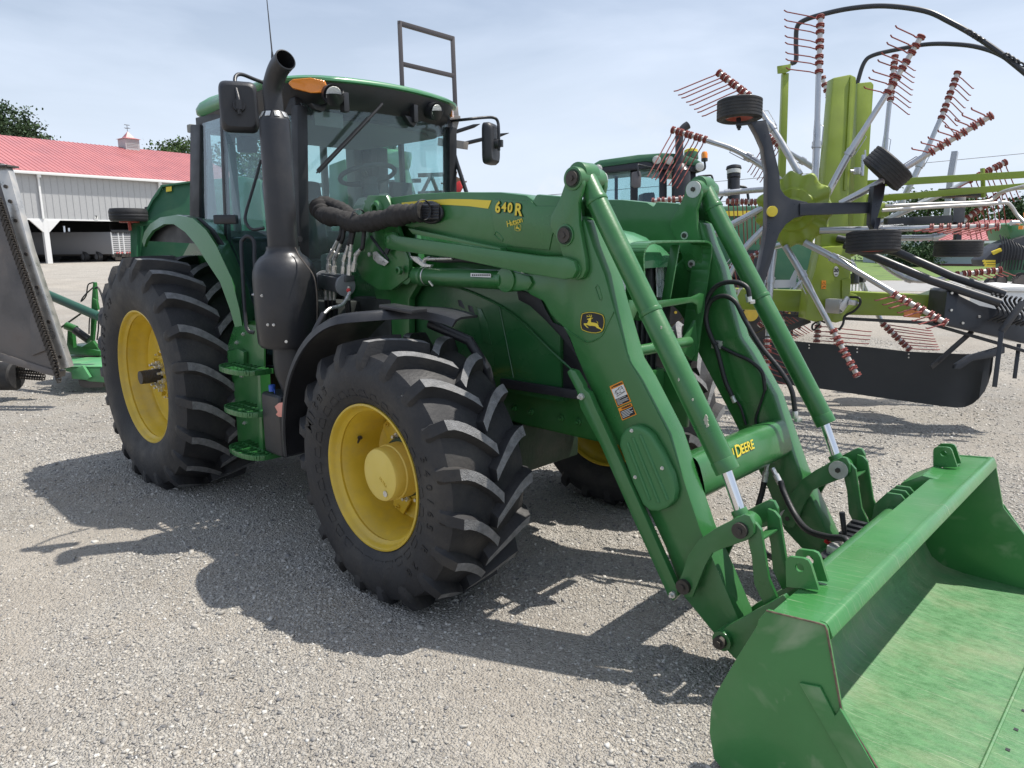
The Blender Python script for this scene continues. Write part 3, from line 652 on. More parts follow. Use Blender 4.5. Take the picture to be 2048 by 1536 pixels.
b.cyl(sc_-ax_*.03, sc_-ax_*.09, .06); b.tube([sc_-ax_*.05, sc_-ax_*.25, (1.30, 0, 1.6), (1.32, 0, 1.1)], .055, 12); b.build('steering_wheel', M['interior_dark'], TR, smooth=40)
b = MB(); b.box((1.28, 0, 1.85), (.16, .40, .26), Matrix.Rotation(.35, 3, 'Y')); b.box((1.30, 0, 1.4), (.16, .9, .7)); b.build('dash_panel', M['interior'], TR, bevel=.04)
b = MB(); b.prism([U(700, 455, 'x', 1.30), U(770, 452, 'x', 1.30), U(790, 400, 'x', 1.30), U(775, 385, 'x', 1.30), U(735, 395, 'x', 1.30)], (-.12, 0, 0)); b.build('console_trim', M['beige'], TR, bevel=.01)
for y0 in (-.74, .74):
    b = MB(); b.box((.05, y0*.93, 2.3), (.14, .10, .80)); b.build('pillar_trim', M['interior'], TR, bevel=.03)
b = MB(); b.box((.30, -.45, 2.58), (.10, .12, .16)); b.box((.34, -.60, 2.60), (.06, .06, .10)); b.build('cab_radio', M['interior_dark'], TR, bevel=.01)
b = MB(); c_ = U(657, 235, 'x', 1.40); b.box(c_, (.012, .22, .12)); b.build('sun_visor_label', M['interior'], TR, bevel=.01)
b = MB(); c_ = Vector((.75, .40, 1.95)); b.box(c_, (.18, .22, .26)); b.tube([c_+Vector((0, 0, -.1)), c_+Vector((-.1, .1, -.5))], .03); b.box((.95, .5, 2.2), (.05, .2, .18)); b.box((.52, .62, 2.15), (.10, .10, .9)); b.build('side_console', M['interior_dark'], TR, bevel=.02)
# wiper
b = MB(); w0, w1 = U(765, 208, 'x', 1.585), U(633, 346, 'x', 1.515); b.tube([w0, w0+(w1-w0)*.5+Vector((.01, 0, 0)), w1], [.011, .009, .005], 6); b.bar(w0+(w1-w0)*.22, w0+(w1-w0)*.98, .028, .010, up=(1, 0, 0)); b.build('wiper', M['black_soft'], TR)
# visor lamps and indicators
def lamp(px, py, x, r, d_):
    c = U(px, py, 'x', x); d_ = Vector(d_).normalized(); L_ = bpy.data.objects.new('work_light', None); COL.objects.link(L_); L_.parent = TR
    b = MB(); b.tube([c-d_*.12, c-d_*.07, c-d_*.02, c+d_*.012, c+d_*.012], [r*.75, r*1.15, r*1.25, r*1.28, r*1.0], 28); b.tube([c-d_*.05+Vector((0, 0, -.02)), c-d_*.05+Vector((0, 0, .05))], .02, 8); b.build('housing', M['black'], L_, smooth=40)
    b = MB(); b.tube([c+d_*.013, c+d_*.018], [r*.99, r*.93], 28); b.build('lamp_lens', M['lens'], L_, smooth=40)
lamp(667, 190, 1.62, .052, (1, -.28, -.22)); lamp(871, 223, 1.54, .050, (1, .10, -.2))
def marker(name, poly, mt, off):
    b = MB(); b.prism(poly, off); return b.build(name, mt, TR, bevel=.010, seg=3)
cM = U(621, 173, 'x', 1.47); pl = [cM+Vector((-.085, -.105, .012)), cM+Vector((-.055, -.09, .032)), cM+Vector((.01, .0, .044)), cM+Vector((.035, .085, .036)), cM+Vector((.038, .10, 0)), cM+Vector((.03, .085, -.036)), cM+Vector((.0, .0, -.044)), cM+Vector((-.06, -.09, -.02))]
marker('indicator_lamp', pl, M['amber'], (.055, -.035, -.006))
cM = U(896, 221, 'x', 1.36); pl = [cM+Vector((.02, -.04, .05)), cM+Vector((-.06, .05, .03)), cM+Vector((-.07, .06, -.045)), cM+Vector((.02, -.04, -.055))]
marker('indicator_lamp', pl, M['amber'], (.05, .02, 0))
for px_, py_, x_ in ((620, 448, 0),):
    pass
# hanging lamp brackets under the visor
b = MB()
for pl_ in ([(623, 206), (645, 210), (655, 205), (652, 218), (645, 224), (630, 218)], [(810, 230), (832, 236), (838, 240), (829, 254), (820, 247)]): b.prism([U(x, y, 'x', 1.52) for x, y in pl_], (-.05, 0, 0))
b.box(U(689, 205, 'x', 1.58), (.05, .04, .12)); b.box(U(828, 228, 'x', 1.52), (.05, .035, .12)); b.build('lamp_brackets', M['black'], TR, bevel=.005)
# mirrors
def mirror(c, nrm, w_, h_, arm, name='mirror'):
    c = Vector(c); n_ = Vector(nrm).normalized(); s_ = Vector((0, 0, 1)).cross(n_).normalized(); up = Vector((0, 0, 1)); rot = Matrix((n_, s_, up)).transposed()
    Mo = bpy.data.objects.new(name, None); COL.objects.link(Mo); Mo.parent = TR
    b = MB(); rows = []
    for t_, k in ((-.035, .80), (-.028, .90), (-.005, 1.0), (.03, 1.0), (.036, .97)):
        row = []
        for i in range(32):
            a = 2*PI*i/32; ca, sa = math.cos(a), math.sin(a); ex = .32; row.append(c+rot @ Vector((-t_, math.copysign(abs(ca)**ex, ca)*w_/2*k, math.copysign(abs(sa)**ex, sa)*h_/2*k)))
        rows.append(row)
    b.grid(rows, closed=True); b.add(rows[0], [tuple(range(32))]); b.cyl(c+n_*.025, c+n_*.065, .038, .034); b.box(c+n_*.075, (.03, .03, .05), rot); b.build('housing', M['black'], Mo, smooth=35)
    b = MB(); b.add(rows[-1], [tuple(range(32))]); b.build('mirror_glass', M['mirror_face'], Mo, smooth=0)
    b = MB(); b.tube(smooth_path(arm, 5), .011, 10); b.build('mirror_arm', M['black'], Mo, smooth=60)
c = D(478, 214, 4.25); nrm = Vector((.90, -.44, 0)).normalized()
mirror(c, nrm, .215, .285, [c+nrm*.075+Vector((0, 0, -.05)), c+nrm*.075+Vector((0, 0, .03)), D(470, 168, 4.22), D(472, 152, 4.25), D(484, 149, 4.3), D(510, 159, 4.4), U(560, 178, 'y', -.76)])
c = D(983, 288, 5.45); nrm = Vector((.93, .37, 0)).normalized()
mirror(c, nrm, .20, .30, [c+nrm*.06+Vector((0, 0, -.05)), c+nrm*.06+Vector((0, 0, .08)), D(996, 245, 5.42), D(989, 236, 5.4), D(970, 235, 5.38), D(930, 239, 5.3), U(893, 243, 'y', .74)])
# door grab rails
b = MB(); b.tube(smooth_path([D(522, 320, 4.75), D(508, 370, 4.75), D(492, 425, 4.75), D(492, 445, 4.73), D(505, 459, 4.72), D(528, 456, 4.7)], 5), .010, 8); b.build('grab_rail', M['black'], TR, smooth=60)
b = MB(); b.tube(smooth_path([D(508, 665, 4.62), D(496, 660, 4.62), D(490, 630, 4.63), D(483, 500, 4.66), D(486, 479, 4.66), D(497, 473, 4.66), D(508, 484, 4.66), D(509, 520, 4.65), D(512, 555, 4.64)], 5), .013, 8); b.build('grab_rail', M['black'], TR, smooth=60)
b = MB(); b.tube(smooth_path([U(893, 298, 'y', .80), D(905, 300, 5.6), D(915, 330, 5.6), D(933, 385, 5.6)], 5), .016, 8); b.build('grab_rail', M['black'], TR, smooth=60)
b = MB(); c = D(452, 439, 4.75); b.box(c, (.10, .06, .055), Matrix.Rotation(YAW-PI/2, 3, 'Z')); b.box(c, (.15, .055, .06), Matrix.Rotation(YAW-PI/2, 3, 'Z')); b.build('side_lamp', M['black'], TR, bevel=.012)
b = MB(); b.tube([(1.0, -.55, 2.93), (1.0, -.55, 2.98)], [.02, .012], 10); a0 = U(545, 114, 'y', -.62); a1 = D(533, -8, 4.9); b.tube([Vector((a0.x, a0.y, 2.90)), a0, a0+(a1-a0)*.1, a1], [.012, .010, .005, .003], 6); b.build('antenna', M['black_soft'], TR)
# ---- exhaust
EX, EY = 1.70, -.985
E_ = bpy.data.objects.new('exhaust', None); COL.objects.link(E_); E_.parent = TR
b = MB(); b.lathe([(.0, 1.20), (.165, 1.20), (.182, 1.225), (.188, 1.40), (.188, 1.61), (.184, 1.655), (.168, 1.70), (.140, 1.735), (.108, 1.757), (.098, 1.78), (.098, 1.80), (.0, 1.80)], (EX, EY, 0), 'z', 40)
can = b.build('muffler_can', M['black_steel'], E_, smooth=35)
b = MB()
for a, z in ((-1.9, 1.52), (-1.3, 1.52), (-1.15, 1.35), (-.95, 1.35), (-.6, 1.25), (-1.25, 1.66)): n_ = Vector((math.cos(a), math.sin(a), 0)); bolt(b, Vector((EX, EY, z))+n_*(.187 if z < 1.6 else .165), n_, .009, .008)
b.build('bolts', M['zinc'], E_)
b = MB(); b.lathe([(.080, 1.70), (.088, 1.75), (.088, 2.515), (.084, 2.525), (.060, 2.565), (.054, 2.57)], (EX, EY, 0), 'z', 36); b.build('heat_shield', M['black_steel'], E_, smooth=35)
b = MB()
for i in range(9):
    a = 2*PI*i/9-.3; b.box((EX+.0725*math.cos(a), EY+.0725*math.sin(a), 2.548), (.004, .030, .034), Matrix.Rotation(a, 3, 'Z') @ Matrix.Rotation(-.54, 3, 'Y'))
b.build('shield_collar', M['zinc'], E_, bevel=.002)
p = [Vector((EX, EY, 2.45)), Vector((EX, EY, 2.60)), Vector((EX+.003, EY-.004, 2.68)), Vector((EX+.035, EY-.002, 2.74)), Vector((EX+.095, EY-.004, 2.79)), Vector((EX+.175, EY-.006, 2.822))]
p = smooth_path(p, 4); b = MB(); kk = len(p); b.tube(p, [.053+.006*i/kk for i in range(kk)], 32, caps=False); ip = list(reversed(p[-10:])); b.tube(ip, .054, 32, caps=False); n_ = (p[-1]-p[-2]).normalized()
b.tube([p[-1]-n_*.001, p[-1]+n_*.002], [.060, .053], 32, caps=False); b.build('tailpipe', M['black_steel'], E_, smooth=60)
b = MB(); b.lathe([(.12, 1.20), (.125, 1.1), (.118, 1.02), (.09, .94), (.07, .86), (.0, .86)], (EX-.01, EY+.03, 0), 'z', 32); b.bar((EX-.13, EY+.0, 1.20), (EX-.10, EY+.02, .9), .05, .06); b.build('lower_shield', M['black'], E_, smooth=40)
b = MB(); b.tube(smooth_path([U(590, 495, 'y', -.98), U(598, 512, 'y', -.98), U(612, 530, 'y', -.98), U(628, 555, 'y', -.98), U(634, 600, 'y', -.98), U(634, 690, 'y', -.98)], 4), .004, 6); b.build('shield_edge', M['steel_dark'], E_)
# tank under the muffler
b = MB(); c = Vector((1.60, -.98, .70)); b.box(c, (.24, .22, .40)); tk = b.build('fluid_tank', M['black'], TR, bevel=.035, seg=3)
b = MB(); r_ = U(565, 820, 'y', -1.10); b.prism(uy([(549, 813), (557, 806), (583, 802), (583, 835), (557, 834), (551, 829), (555, 824)], -1.094), (0, .01, 0)); b.build('reflector', M['red_lens'], TR, bevel=.003)
b = MB(); c = U(544, 776, 'y', -1.06); b.cyl(c+Vector((0, 0, -.02)), c+Vector((0, 0, .02)), .020); b.tube([c, c+Vector((.03, 0, -.01)), c+Vector((.03, 0, -.05))], .003, 6); b.build('filler_cap', M['blue'], TR)
# ---- rear fenders
Lc = [(288, 494), (293, 478), (305, 461), (328, 448), (347, 448), (370, 464), (394, 492), (409, 517), (440, 564), (460, 619), (470, 654)]
Rc = [(284, 482), (289, 464), (300, 448), (320, 435), (351, 430), (385, 436), (412, 460), (432, 490), (463, 556), (479, 619), (484, 652)]
Ic = [(.02, 1.88), (.06, 1.95), (.12, 1.985), (.22, 2.00), (.34, 1.99), (.46, 1.95), (.58, 1.87), (.68, 1.75), (.86, 1.50), (.95, 1.33), (.97, 1.25)]
def fender(sg):
    Lp = [U(x, y, 'y', -1.12) for x, y in Lc]; Rp = [U(x, y, 'y', -1.10) for x, y in Rc]
    dx = 0
    rows = []
    for l_, r_, (ix, iz) in zip(Lp, Rp, Ic):
        i_ = Vector((ix, -.80, iz)); m_ = r_*.62+i_*.38+Vector((0, 0, .012)); e_ = r_*.93+i_*.07+Vector((0, 0, .004))
        rows.append([Vector((v.x, sg*-v.y, v.z)) for v in (l_, r_, e_, m_, i_)])
    b = MB(); b.grid(rows); b.build('rear_fender', M['green'], TR, smooth=60, solid=.02)
    b = MB(); pl = [Vector((p_.x, sg*1.06, p_.z)) for p_ in Rp[:8]]; b.prism(pl, (0, -sg*.02, 0)); b.build('fender_dark_fill', M['black_soft'], TR, smooth=0)  # added black sheet fills the arch to pass for its dark underside
    b = MB(); ii = [Vector((x, sg*.80, z)) for x, z in Ic]; b.prism(ii+[Vector((.95, sg*.80, .75)), Vector((-.25, sg*.80, .75)), Vector((-.25, sg*.80, 1.7))], (0, -sg*.02, 0)); b.build('fender_wall', M['green'], TR, smooth=0)
fender(-1); fender(1)
# ---- steps
def steps():
    St = bpy.data.objects.new('access_steps', None); COL.objects.link(St); St.parent = TR
    b = MB(); b.prism(uy([(471, 642), (528, 642), (528, 735), (530, 905), (477, 900), (470, 800), (462, 748), (456, 735), (452, 701)], -.985), (0, .012, 0))
    b.bar(U(462, 700, 'y', -1.0), U(466, 745, 'y', -1.0), .05, .012, up=(1, 0, 0)); b.prism(uy([(455, 703), (475, 698), (487, 704), (487, 728), (458, 732)], -1.02), (0, .03, 0))
    b.prism(uy([(512, 740), (520, 740), (526, 900), (518, 905)], -1.05), (0, .07, 0)); b.build('step_panel', M['green'], St, bevel=.004)
    b = MB()
    for p_ in ((474, 685), (484, 752), (489, 846), (487, 668)): bolt(b, U(*p_, 'y', -.99), (0, -1, 0), .013, .01)
    b.build('bolts', M['zinc'], St)
    for k, (zz, x0, x1) in enumerate(((1.015, 1.03, 1.47), (.745, 1.06, 1.47), (.47, 1.08, 1.52))):
        b = MB(); n = 14; yo = -1.185
        rim_ = [Vector((x0, -.985, zz))]+[Vector(((x0+x1)/2-(x1-x0)/2*math.cos(PI*i/n)**1 if True else 0, -1.04+(yo+1.04)*math.sin(PI*i/n)**.55, zz)) for i in range(n+1)]+[Vector((x1, -.985, zz))]
        for a, c2 in zip(rim_, rim_[1:]): b.bar(a, c2, .014, .034)
        for j in range(1, 8):
            xx = x0+(x1-x0)*j/8; u_ = 1-abs(2*(j/8)-1)**2; yy = -1.04+(yo+1.04)*(u_**.5)**.55; b.bar((xx, -.985, zz+.004), (xx+.02, yy, zz+.004), .011, .020)
        b.bar((x0+.02, -1.05, zz+.004), (x1-.02, -1.05, zz+.004), .012, .02); b.bar((x0+.04, -1.12, zz+.004), (x1-.04, -1.12, zz+.004), .012, .02)
        b.build('step', M['green'], St, bevel=.002)
steps()
# ---- front mudguards
def mudguard(sg):
    b = MB(); rows = []; n = 26
    for i in range(n+1):
        a = math.radians(183-(183-65)*i/n); R1 = .835-.02*max(0, (math.degrees(a)-150)/30)+.075*max(0, (92-math.degrees(a))/30)**1.6
        f = min(1, max(0, (math.degrees(a)-84)/16)); yo = .93+(1.235-.93)*(f*f*(3-2*f)); yi = .79
        ce = (2.80+R1*math.cos(a), .655+R1*math.sin(a)); lo = (2.80+(R1-.05)*math.cos(a), .655+(R1-.05)*math.sin(a)); md = (2.80+(R1-.012)*math.cos(a), .655+(R1-.012)*math.sin(a))
        rows.append([Vector((lo[0], sg*(yo+.012), lo[1])), Vector((md[0], sg*yo, md[1])), Vector((ce[0], sg*(yo-.03), ce[1])), Vector((ce[0], sg*(yo*.5+yi*.5), ce[1])), Vector((ce[0], sg*yi, ce[1]))])
    b.grid(rows); o = b.build('front_mudguard', M['black'], TR, smooth=50, solid=.012)
    b = MB(); b.box((2.86, sg*1.0, 1.498), (.26, .10, .02), Matrix.Rotation(.05, 3, 'Y')); b.tube([(2.80, sg*.78, 1.40), (3.02, sg*.70, 1.32), (3.10, sg*.66, 1.18), (3.10, sg*.60, 1.0)], .028, 10)
    b.build('mudguard_bracket', M['black'], TR, bevel=.004)
mudguard(-1); mudguard(1)
# ---- engine bay clutter seen between the muffler and the hood
b = MB(); b.box((1.60, -.55, 1.20), (.35, .25, .5)); b.box((1.9, -.46, 1.25), (.4, .1, .45)); b.cyl((1.50, -.6, 1.50), (1.50, -.45, 1.50), .05); b.build('side_box', M['crossfloor'], TR, bevel=.02)
b = MB(); b.tube([U(470, 480, 'y', -.7), U(600, 478, 'y', -.7)], .02); b.build('lower_door_rail', M['black_soft'], TR)
# ---- hood details: vents, grille, headlamps, badge-black side panel
def hoodpoly(name, pts, mt, y=-.422, t=.008, bev=.003, sm=30):
    b = MB(); b.prism(uy(pts, y), (0, t, 0)); return b.build(name, mt, TR, bevel=bev, smooth=sm)
hoodpoly('side_vent', [(915, 600), (922, 600), (935, 625), (945, 680), (934, 676), (923, 645)], M['black'])
hoodpoly('side_vent', [(935, 610), (944, 612), (955, 640), (961, 682), (952, 680), (943, 650)], M['black'])
hoodpoly('side_vent', [(952, 615), (962, 618), (974, 645), (982, 690), (966, 684), (960, 655)], M['green_hood'], y=-.426)
hoodpoly('side_grille', [(1033, 579), (1078, 592), (1090, 618), (1105, 645), (1130, 655), (1152, 712), (1120, 672), (1090, 640), (1060, 612), (1037, 600)], M['black_soft'], y=-.425)
b = MB(); pth = smooth_path(uy([(880, 570), (930, 580), (1000, 612), (1050, 650), (1100, 700), (1150, 745)], -.428), 5); b.tube(pth, .006, 6); b.tube(uy([(998, 612), (1012, 680), (1027, 755)], -.423), .003, 6); b.build('hood_crease', M['green_hood'], TR)
b = MB(); b.prism(uy([(1000, 757), (1160, 782), (1160, 800), (1000, 775)], -.43), (0, .02, 0)); b.build('hood_lower_rail', M['black'], TR, bevel=.004)
b = MB(); b.box((3.46, 0, 1.37), (.20, .76, .71)); b.build('grille', M['black_soft'], TR, bevel=.04)
b = MB()
for i in range(9): b.box((3.565, -.20+.05*i, 1.28), (.02, .012, .42))
b.build('grille_slats', M['black'], TR)
M['lamp_silver'] = mat('lamp_reflector', (.80, .82, .84), .30, metal=.10, bump=.4, bscale=60)
def headlamp(sg):
    Hh = bpy.data.objects.new('headlamp', None); COL.objects.link(Hh); Hh.parent = TR
    o = Vector((3.585, sg*.165, 1.605)); rot = Matrix.Rotation(sg*.30, 3, 'Z') @ Matrix.Rotation(-.05, 3, 'Y')
    b = MB(); b.box(o-rot @ Vector((.048, 0, 0)), (.10, .20, .24), rot); b.build('housing', M['black'], Hh, bevel=.02)
    b = MB(); b.prism([o+rot @ Vector((.022, y, z)) for y, z in ((-.075*sg, .09), (.08*sg, .10), (.078*sg, -.05), (.02*sg, -.105), (-.065*sg, -.08))], rot @ Vector((.008, 0, 0))); b.build('lamp_lens', M['clear'], Hh, bevel=.003)
    b = MB()
    for dy, dz, r in ((-.025, .02, .050), (.045, -.03, .036)): c = o+rot @ Vector((.0195, dy*sg, dz)); n_ = rot @ Vector((1, 0, 0)); b.lathe([(r, 0), (r*1.08, .002)], (0, 0, 0), 'x', 20); k = len(b.v)-40; b.v[k:] = [tuple(rot @ Vector(v)+c) for v in b.v[k:]]
    b.build('lamp_bezel', M['black'], Hh)
    b = MB()
    for dy, dz, r in ((-.025, .02, .050), (.045, -.03, .036)):
        c = o+rot @ Vector((.021, dy*sg, dz)); n_ = rot @ Vector((1, 0, 0)); b.tube([c, c-n_*.012, c-n_*.02], [r, r*.7, r*.2], 20, caps=False)
    b.prism([o+rot @ Vector((.016, y, z)) for y, z in ((-.075, .09), (.08, .09), (.078, -.09), (-.065, -.08))], rot @ Vector((.003, 0, 0)))
    b.build('reflector', M['lamp_silver'], Hh, smooth=40)
headlamp(-1); headlamp(1)
M['grease'] = mat('grease_ring', (.022, .050, .028), .7, var=.4, vscale=40)
M['rust_edge'] = mat('chipped_rusty_edge', (.14, .10, .07), .8, var=.5, vscale=60)
# ================================================================ LOADER
LD = empty('front_loader', (0, 0, 0), 'green front loader with two booms and a wide bucket resting on the gravel', 'front loader')
BO, BI = -.585, -.455
def sub(name, parent=None):
    o = bpy.data.objects.new(name, None); COL.objects.link(o); o.parent = parent or LD; return o
def mir(pts, sg): return [Vector((p.x, p.y*(-sg), p.z)) for p in pts]     # traced on the right (sg=-1)
def plate(name, px, y, t, mt, sg, parent, bev=.004, pts=None, sm=30):
    P = pts or uy(px, y); b = MB(); b.prism(mir(P, sg), (0, -sg*t*1.0, 0) if True else 0); return b.build(name, mt, parent, bevel=bev, smooth=sm)
def arc(p0, c, p1, n=6): return [p0]
kneeP = [(1100.5, 434), (1118, 400), (1129, 368), (1130, 351), (1137, 341), (1148, 338), (1160, 343), (1165, 357), (1164.5, 372), (1156, 406), (1158, 449), (1171, 520), (1172, 540), (1165, 555), (1152, 561), (1138, 555), (1128, 525), (1117, 482), (1105, 465), (1100, 450)]
upP = [(726, 400), (760, 398), (830, 388), (900, 384), (1000, 384), (1052, 390), (1066, 400), (1072, 388), (1118, 392), (1135, 400), (1140, 470), (1128, 512), (1090, 512), (1040, 506), (1000, 500), (900, 477), (820, 455), (740, 436)]
lowP = [(1030, 560), (1060, 545), (1120, 540), (1150, 500), (1150, 430), (1169, 440), (1186, 492), (1209, 549), (1228, 618), (1258, 721), (1281.8, 760), (1337, 868), (1400.6, 1060), (1443, 1158), (1476, 1236), (1490, 1290), (1470, 1312), (1445, 1290), (1366.7, 1194), (1330, 1095), (1240, 900), (1172, 760), (1152, 712), (1137.8, 675), (1126, 655), (1100.5, 629), (1086, 603), (1060, 590)]
crankP = [(1479, 1032.7), (1490, 1028), (1500, 1031), (1508, 1047), (1508, 1068), (1495, 1080), (1443, 1098), (1425, 1106), (1410.7, 1132), (1386, 1194), (1373, 1195.5), (1360, 1182), (1356, 1165), (1364, 1148), (1376.5, 1112.5), (1397.6, 1080), (1430, 1057)]
linkP = [(1497, 1040), (1511, 1046), (1522, 1060), (1525, 1080), (1537.6, 1158), (1554, 1195.5), (1528, 1210), (1508, 1168), (1503, 1112.5), (1496, 1083)]
standP = [(1133, 744), (1140, 738), (1150, 742), (1166, 770), (1167, 777), (1178, 786), (1190, 815), (1243, 930), (1352, 1172), (1356, 1192), (1346, 1203), (1337, 1195), (1262, 1030), (1200, 890), (1160, 815), (1153, 783)]
towerP = [(735, 391), (772, 391), (781, 410), (790, 440), (800, 470), (818, 520), (816, 555), (783, 580), (757, 580), (724, 558), (704, 517), (709, 461), (722, 431)]
barP = [(765, 466), (783, 463), (795, 472), (1080, 512), (1130, 515), (1147, 522), (1153, 541), (1145, 556), (1128, 559), (1040, 545), (900, 515), (795, 502), (772, 497)]
carrP = [(1438, 1265), (1458, 1250), (1567, 1190), (1575, 1200), (1560, 1222), (1535, 1240), (1495, 1330), (1470, 1318), (1445, 1292)]
def PY(px, py, y, sg): v = U(px, py, 'y', y); v.y *= -sg; return v
def pin(b, px, py, y, sg, r, ln=.02, hex_=True):
    c = PY(px, py, y, sg); b.cyl(c, c+Vector((0, sg*ln, 0)), r, n=28)
def side(sg):
    B = sub('lift_boom')
    # upper and lower beam as closed boxes (two side plates and bent flanges)
    plate('upper_beam', upP, BO, (BI-BO), M['green'], sg, B, .012)
    plate('lower_beam', lowP, BO, (BI-BO), M['green'], sg, B, .014)
    # side stiffener ridge on the upper beam
    plate('beam_panel', [(985, 398), (1062, 402), (1072, 412), (1120, 412), (1118, 440), (1104, 470), (1098, 500), (1010, 492), (990, 470), (982, 420)], BO-.006, .006, M['green'], sg, B, .003)
    plate('knee_bracket', kneeP, -.617, .028, M['green'], sg, B, .008); 
    P = [Vector((p.x, -.452, p.z)) for p in uy(kneeP, -.617)]; plate('knee_bracket', None, 0, .028, M['green'], sg, B, .008, pts=P)
    # tower and linkage bar
    plate('mounting_tower', towerP, -.605, .03, M['green'], sg, B, .006)
    b = MB(); b.prism(mir([Vector((p.x, -.50, p.z)) for p in uy([(722, 431), (781, 410), (800, 470), (816, 555), (790, 600), (790, 760), (715, 760), (724, 600), (704, 517)], -.605)], sg), (0, -sg*.05, 0)); b.box((2.05, sg*.40, 1.02), (.34, .36, .30)); b.build('tower_leg', M['green'], B, bevel=.01)
    plate('levelling_bar', barP, -.65, .03, M['green'], sg, B, .008)
    plate('beam_flange', [(815, 456), (1000, 496), (1002, 501), (825, 468)], -.63, .05, M['green'], sg, B, .002)
    # lift cylinder
    Lf = sub('lift_cylinder'); a = PY(832, 552, -.565, sg); c = PY(1012, 560, -.565, sg); b = MB(); b.cyl(a, c, .050, n=32); d_ = (c-a).normalized(); b.cyl(a+d_*.05, a+d_*.08, .055, n=32); b.cyl(c-d_*.03, c, .054, n=32); e_ = PY(1022, 559, -.565, sg)
    b.cyl(e_+Vector((0, -.045*1, 0)), e_+Vector((0, .045, 0)), .062, n=32); b.cyl(a-d_*.06+Vector((0, -.03, 0)), a-d_*.06+Vector((0, .03, 0)), .05); b.build('cylinder_tube', M['green'], Lf, bevel=.004)
    plate('cylinder_lug', [(1010, 538), (1045, 548), (1058, 552), (1064, 566), (1055, 580), (1035, 582), (1015, 580)], -.60, .03, M['green'], sg, Lf, .01)
    # bucket cylinder
    Bc = sub('bucket_cylinder'); t_ = PY(1168, 350, -.535, sg); m_ = PY(1455, 941, -.535, sg); d_ = (m_-t_).normalized(); r_ = .048
    b = MB(); b.cyl(t_-d_*.03, m_, r_, n=36); b.cyl(t_+d_*.13, t_+d_*.15, r_*1.08, n=36); q_ = PY(1300, 620, -.535, sg); q_ = t_+d_*((q_-t_).dot(d_)); b.cyl(q_, q_+d_*.02, r_*1.10, n=36); b.cyl(q_+d_*.02, m_-d_*.02, r_*1.04, n=36); b.cyl(m_-d_*.05, m_+d_*.004, r_*1.09, n=36)
    b.cyl(t_+Vector((0, -.05, 0)), t_+Vector((0, .05, 0)), .055, n=32); b.build('cylinder_tube', M['green'], Bc, bevel=.003)
    e_ = PY(1492, 1050, -.53, sg); b = MB(); b.cyl(m_-d_*.05, e_-d_*.03, .024, n=28); b.build('cylinder_rod', M['chrome'], Bc, smooth=40)
    b = MB(); b.cyl(e_+Vector((0, -.05, 0)), e_+Vector((0, .05, 0)), .048, n=32); b.cyl(e_-d_*.07, e_-d_*.02, .034, n=28); b.build('rod_eye', M['green'], Bc, bevel=.004)
    # knee pivot bosses, pins
    b = MB()
    for px, py, r in ((1147, 357, .052), (1131, 470.5, .050), (1149, 541, .040)): 
        c = PY(px, py, -.617, sg); b.cyl(c+Vector((0, sg*.008, 0)), c-Vector((0, sg*.185, 0)), r, n=32)
    b.build('pivot_boss', M['green'], B, bevel=.004)
    W_ = MB(); Pn = MB()
    pts = [(1147, 357, .032), (1131, 470.5, .034), (1148, 540, .024)]
    for px, py, r in pts:
        for yy in (-.627, -.433):
            c = PY(px, py, -.62, sg); c.y = sg*abs(yy); o_ = Vector((0, sg*.010 if yy == -.627 else -sg*.012, 0)); (W_ if yy != -.627 else Pn).cyl(c-o_*.5, c+o_, r if yy == -.627 else (.045 if py < 400 else .022), n=28)
            Pn.tube([c+o_*.9, c+o_*1.6], r*.42, 6)
    for px, py, r, yo, yi in ((1375, 1168, .032, -.655, -.42), (1488, 1056, .032, -.655, -.405)):
        for yy in (yo, yi):
            c = PY(px, py, -.62, sg); c.y = sg*abs(yy); o_ = Vector((0, sg*.009 if yy == yo else -sg*.011, 0)); (Pn if yy == yo else W_).cyl(c-o_, c+o_, r if yy == yo else .046, n=28); Pn.tube([c+o_*.9, c+o_*1.8], r*.42, 6)
    W_.build('pin_washer', M['washer'], B, smooth=35); Pn.build('pivot_pin', M['steel_dark'], B, smooth=35)
    G_ = MB()
    for px, py, r, yy in ((1147, 357, .040, -.6195), (1131, 470.5, .042, -.6195), (1148, 540, .031, -.6195)):
        c = PY(px, py, -.6195, sg); G_.cyl(c+Vector((0, sg*.0085, 0)), c-Vector((0, sg*.002, 0)), r, n=28)
    G_.build('grease_ring', M['grease'], B, smooth=0)
    # bellcrank and link plates (outer and inner)
    K = sub('bell_crank')
    for y0 in (-.645, -.425):
        P = [Vector((p.x, y0, p.z)) for p in uy(crankP, -.64)]; plate('crank_plate', None, 0, .022, M['green'], sg, K, .005, pts=P)
        P = [Vector((p.x, y0+(.024 if y0 < -.6 else -.024), p.z)) for p in uy(linkP, -.62)]; plate('link_plate', None, 0, .018, M['green'], sg, K, .004, pts=P)
    P = uy([(1500, 1079), (1524, 1078), (1524, 1083), (1500, 1084)], -.60); plate('link_web', None, 0, .15, M['green'], sg, K, .003, pts=P)
    P = uy(carrP, -.66); plate('carrier_plate', None, 0, .03, M['green'], sg, K, .005, pts=P); P = [Vector((p.x, -.42, p.z)) for p in P]; plate('carrier_plate', None, 0, .03, M['green'], sg, K, .005, pts=P)
    b = MB(); c = PY(1447, 1279, -.66, sg); b.cyl(c+Vector((0, sg*.02, 0)), c-Vector((0, sg*.27, 0)), .042, n=32); c = PY(1500, 1272, -.66, sg); b.build('pivot_tube', M['green'], K, bevel=.004)
    b = MB(); c = PY(1447, 1279, -.66, sg); b.cyl(c+Vector((0, sg*.045, 0)), c, .026, n=24); b.cyl(c+Vector((0, sg*.055, 0)), c+Vector((0, sg*.04, 0)), .015, n=6); b.build('pivot_pin', M['steel_dark'], K)
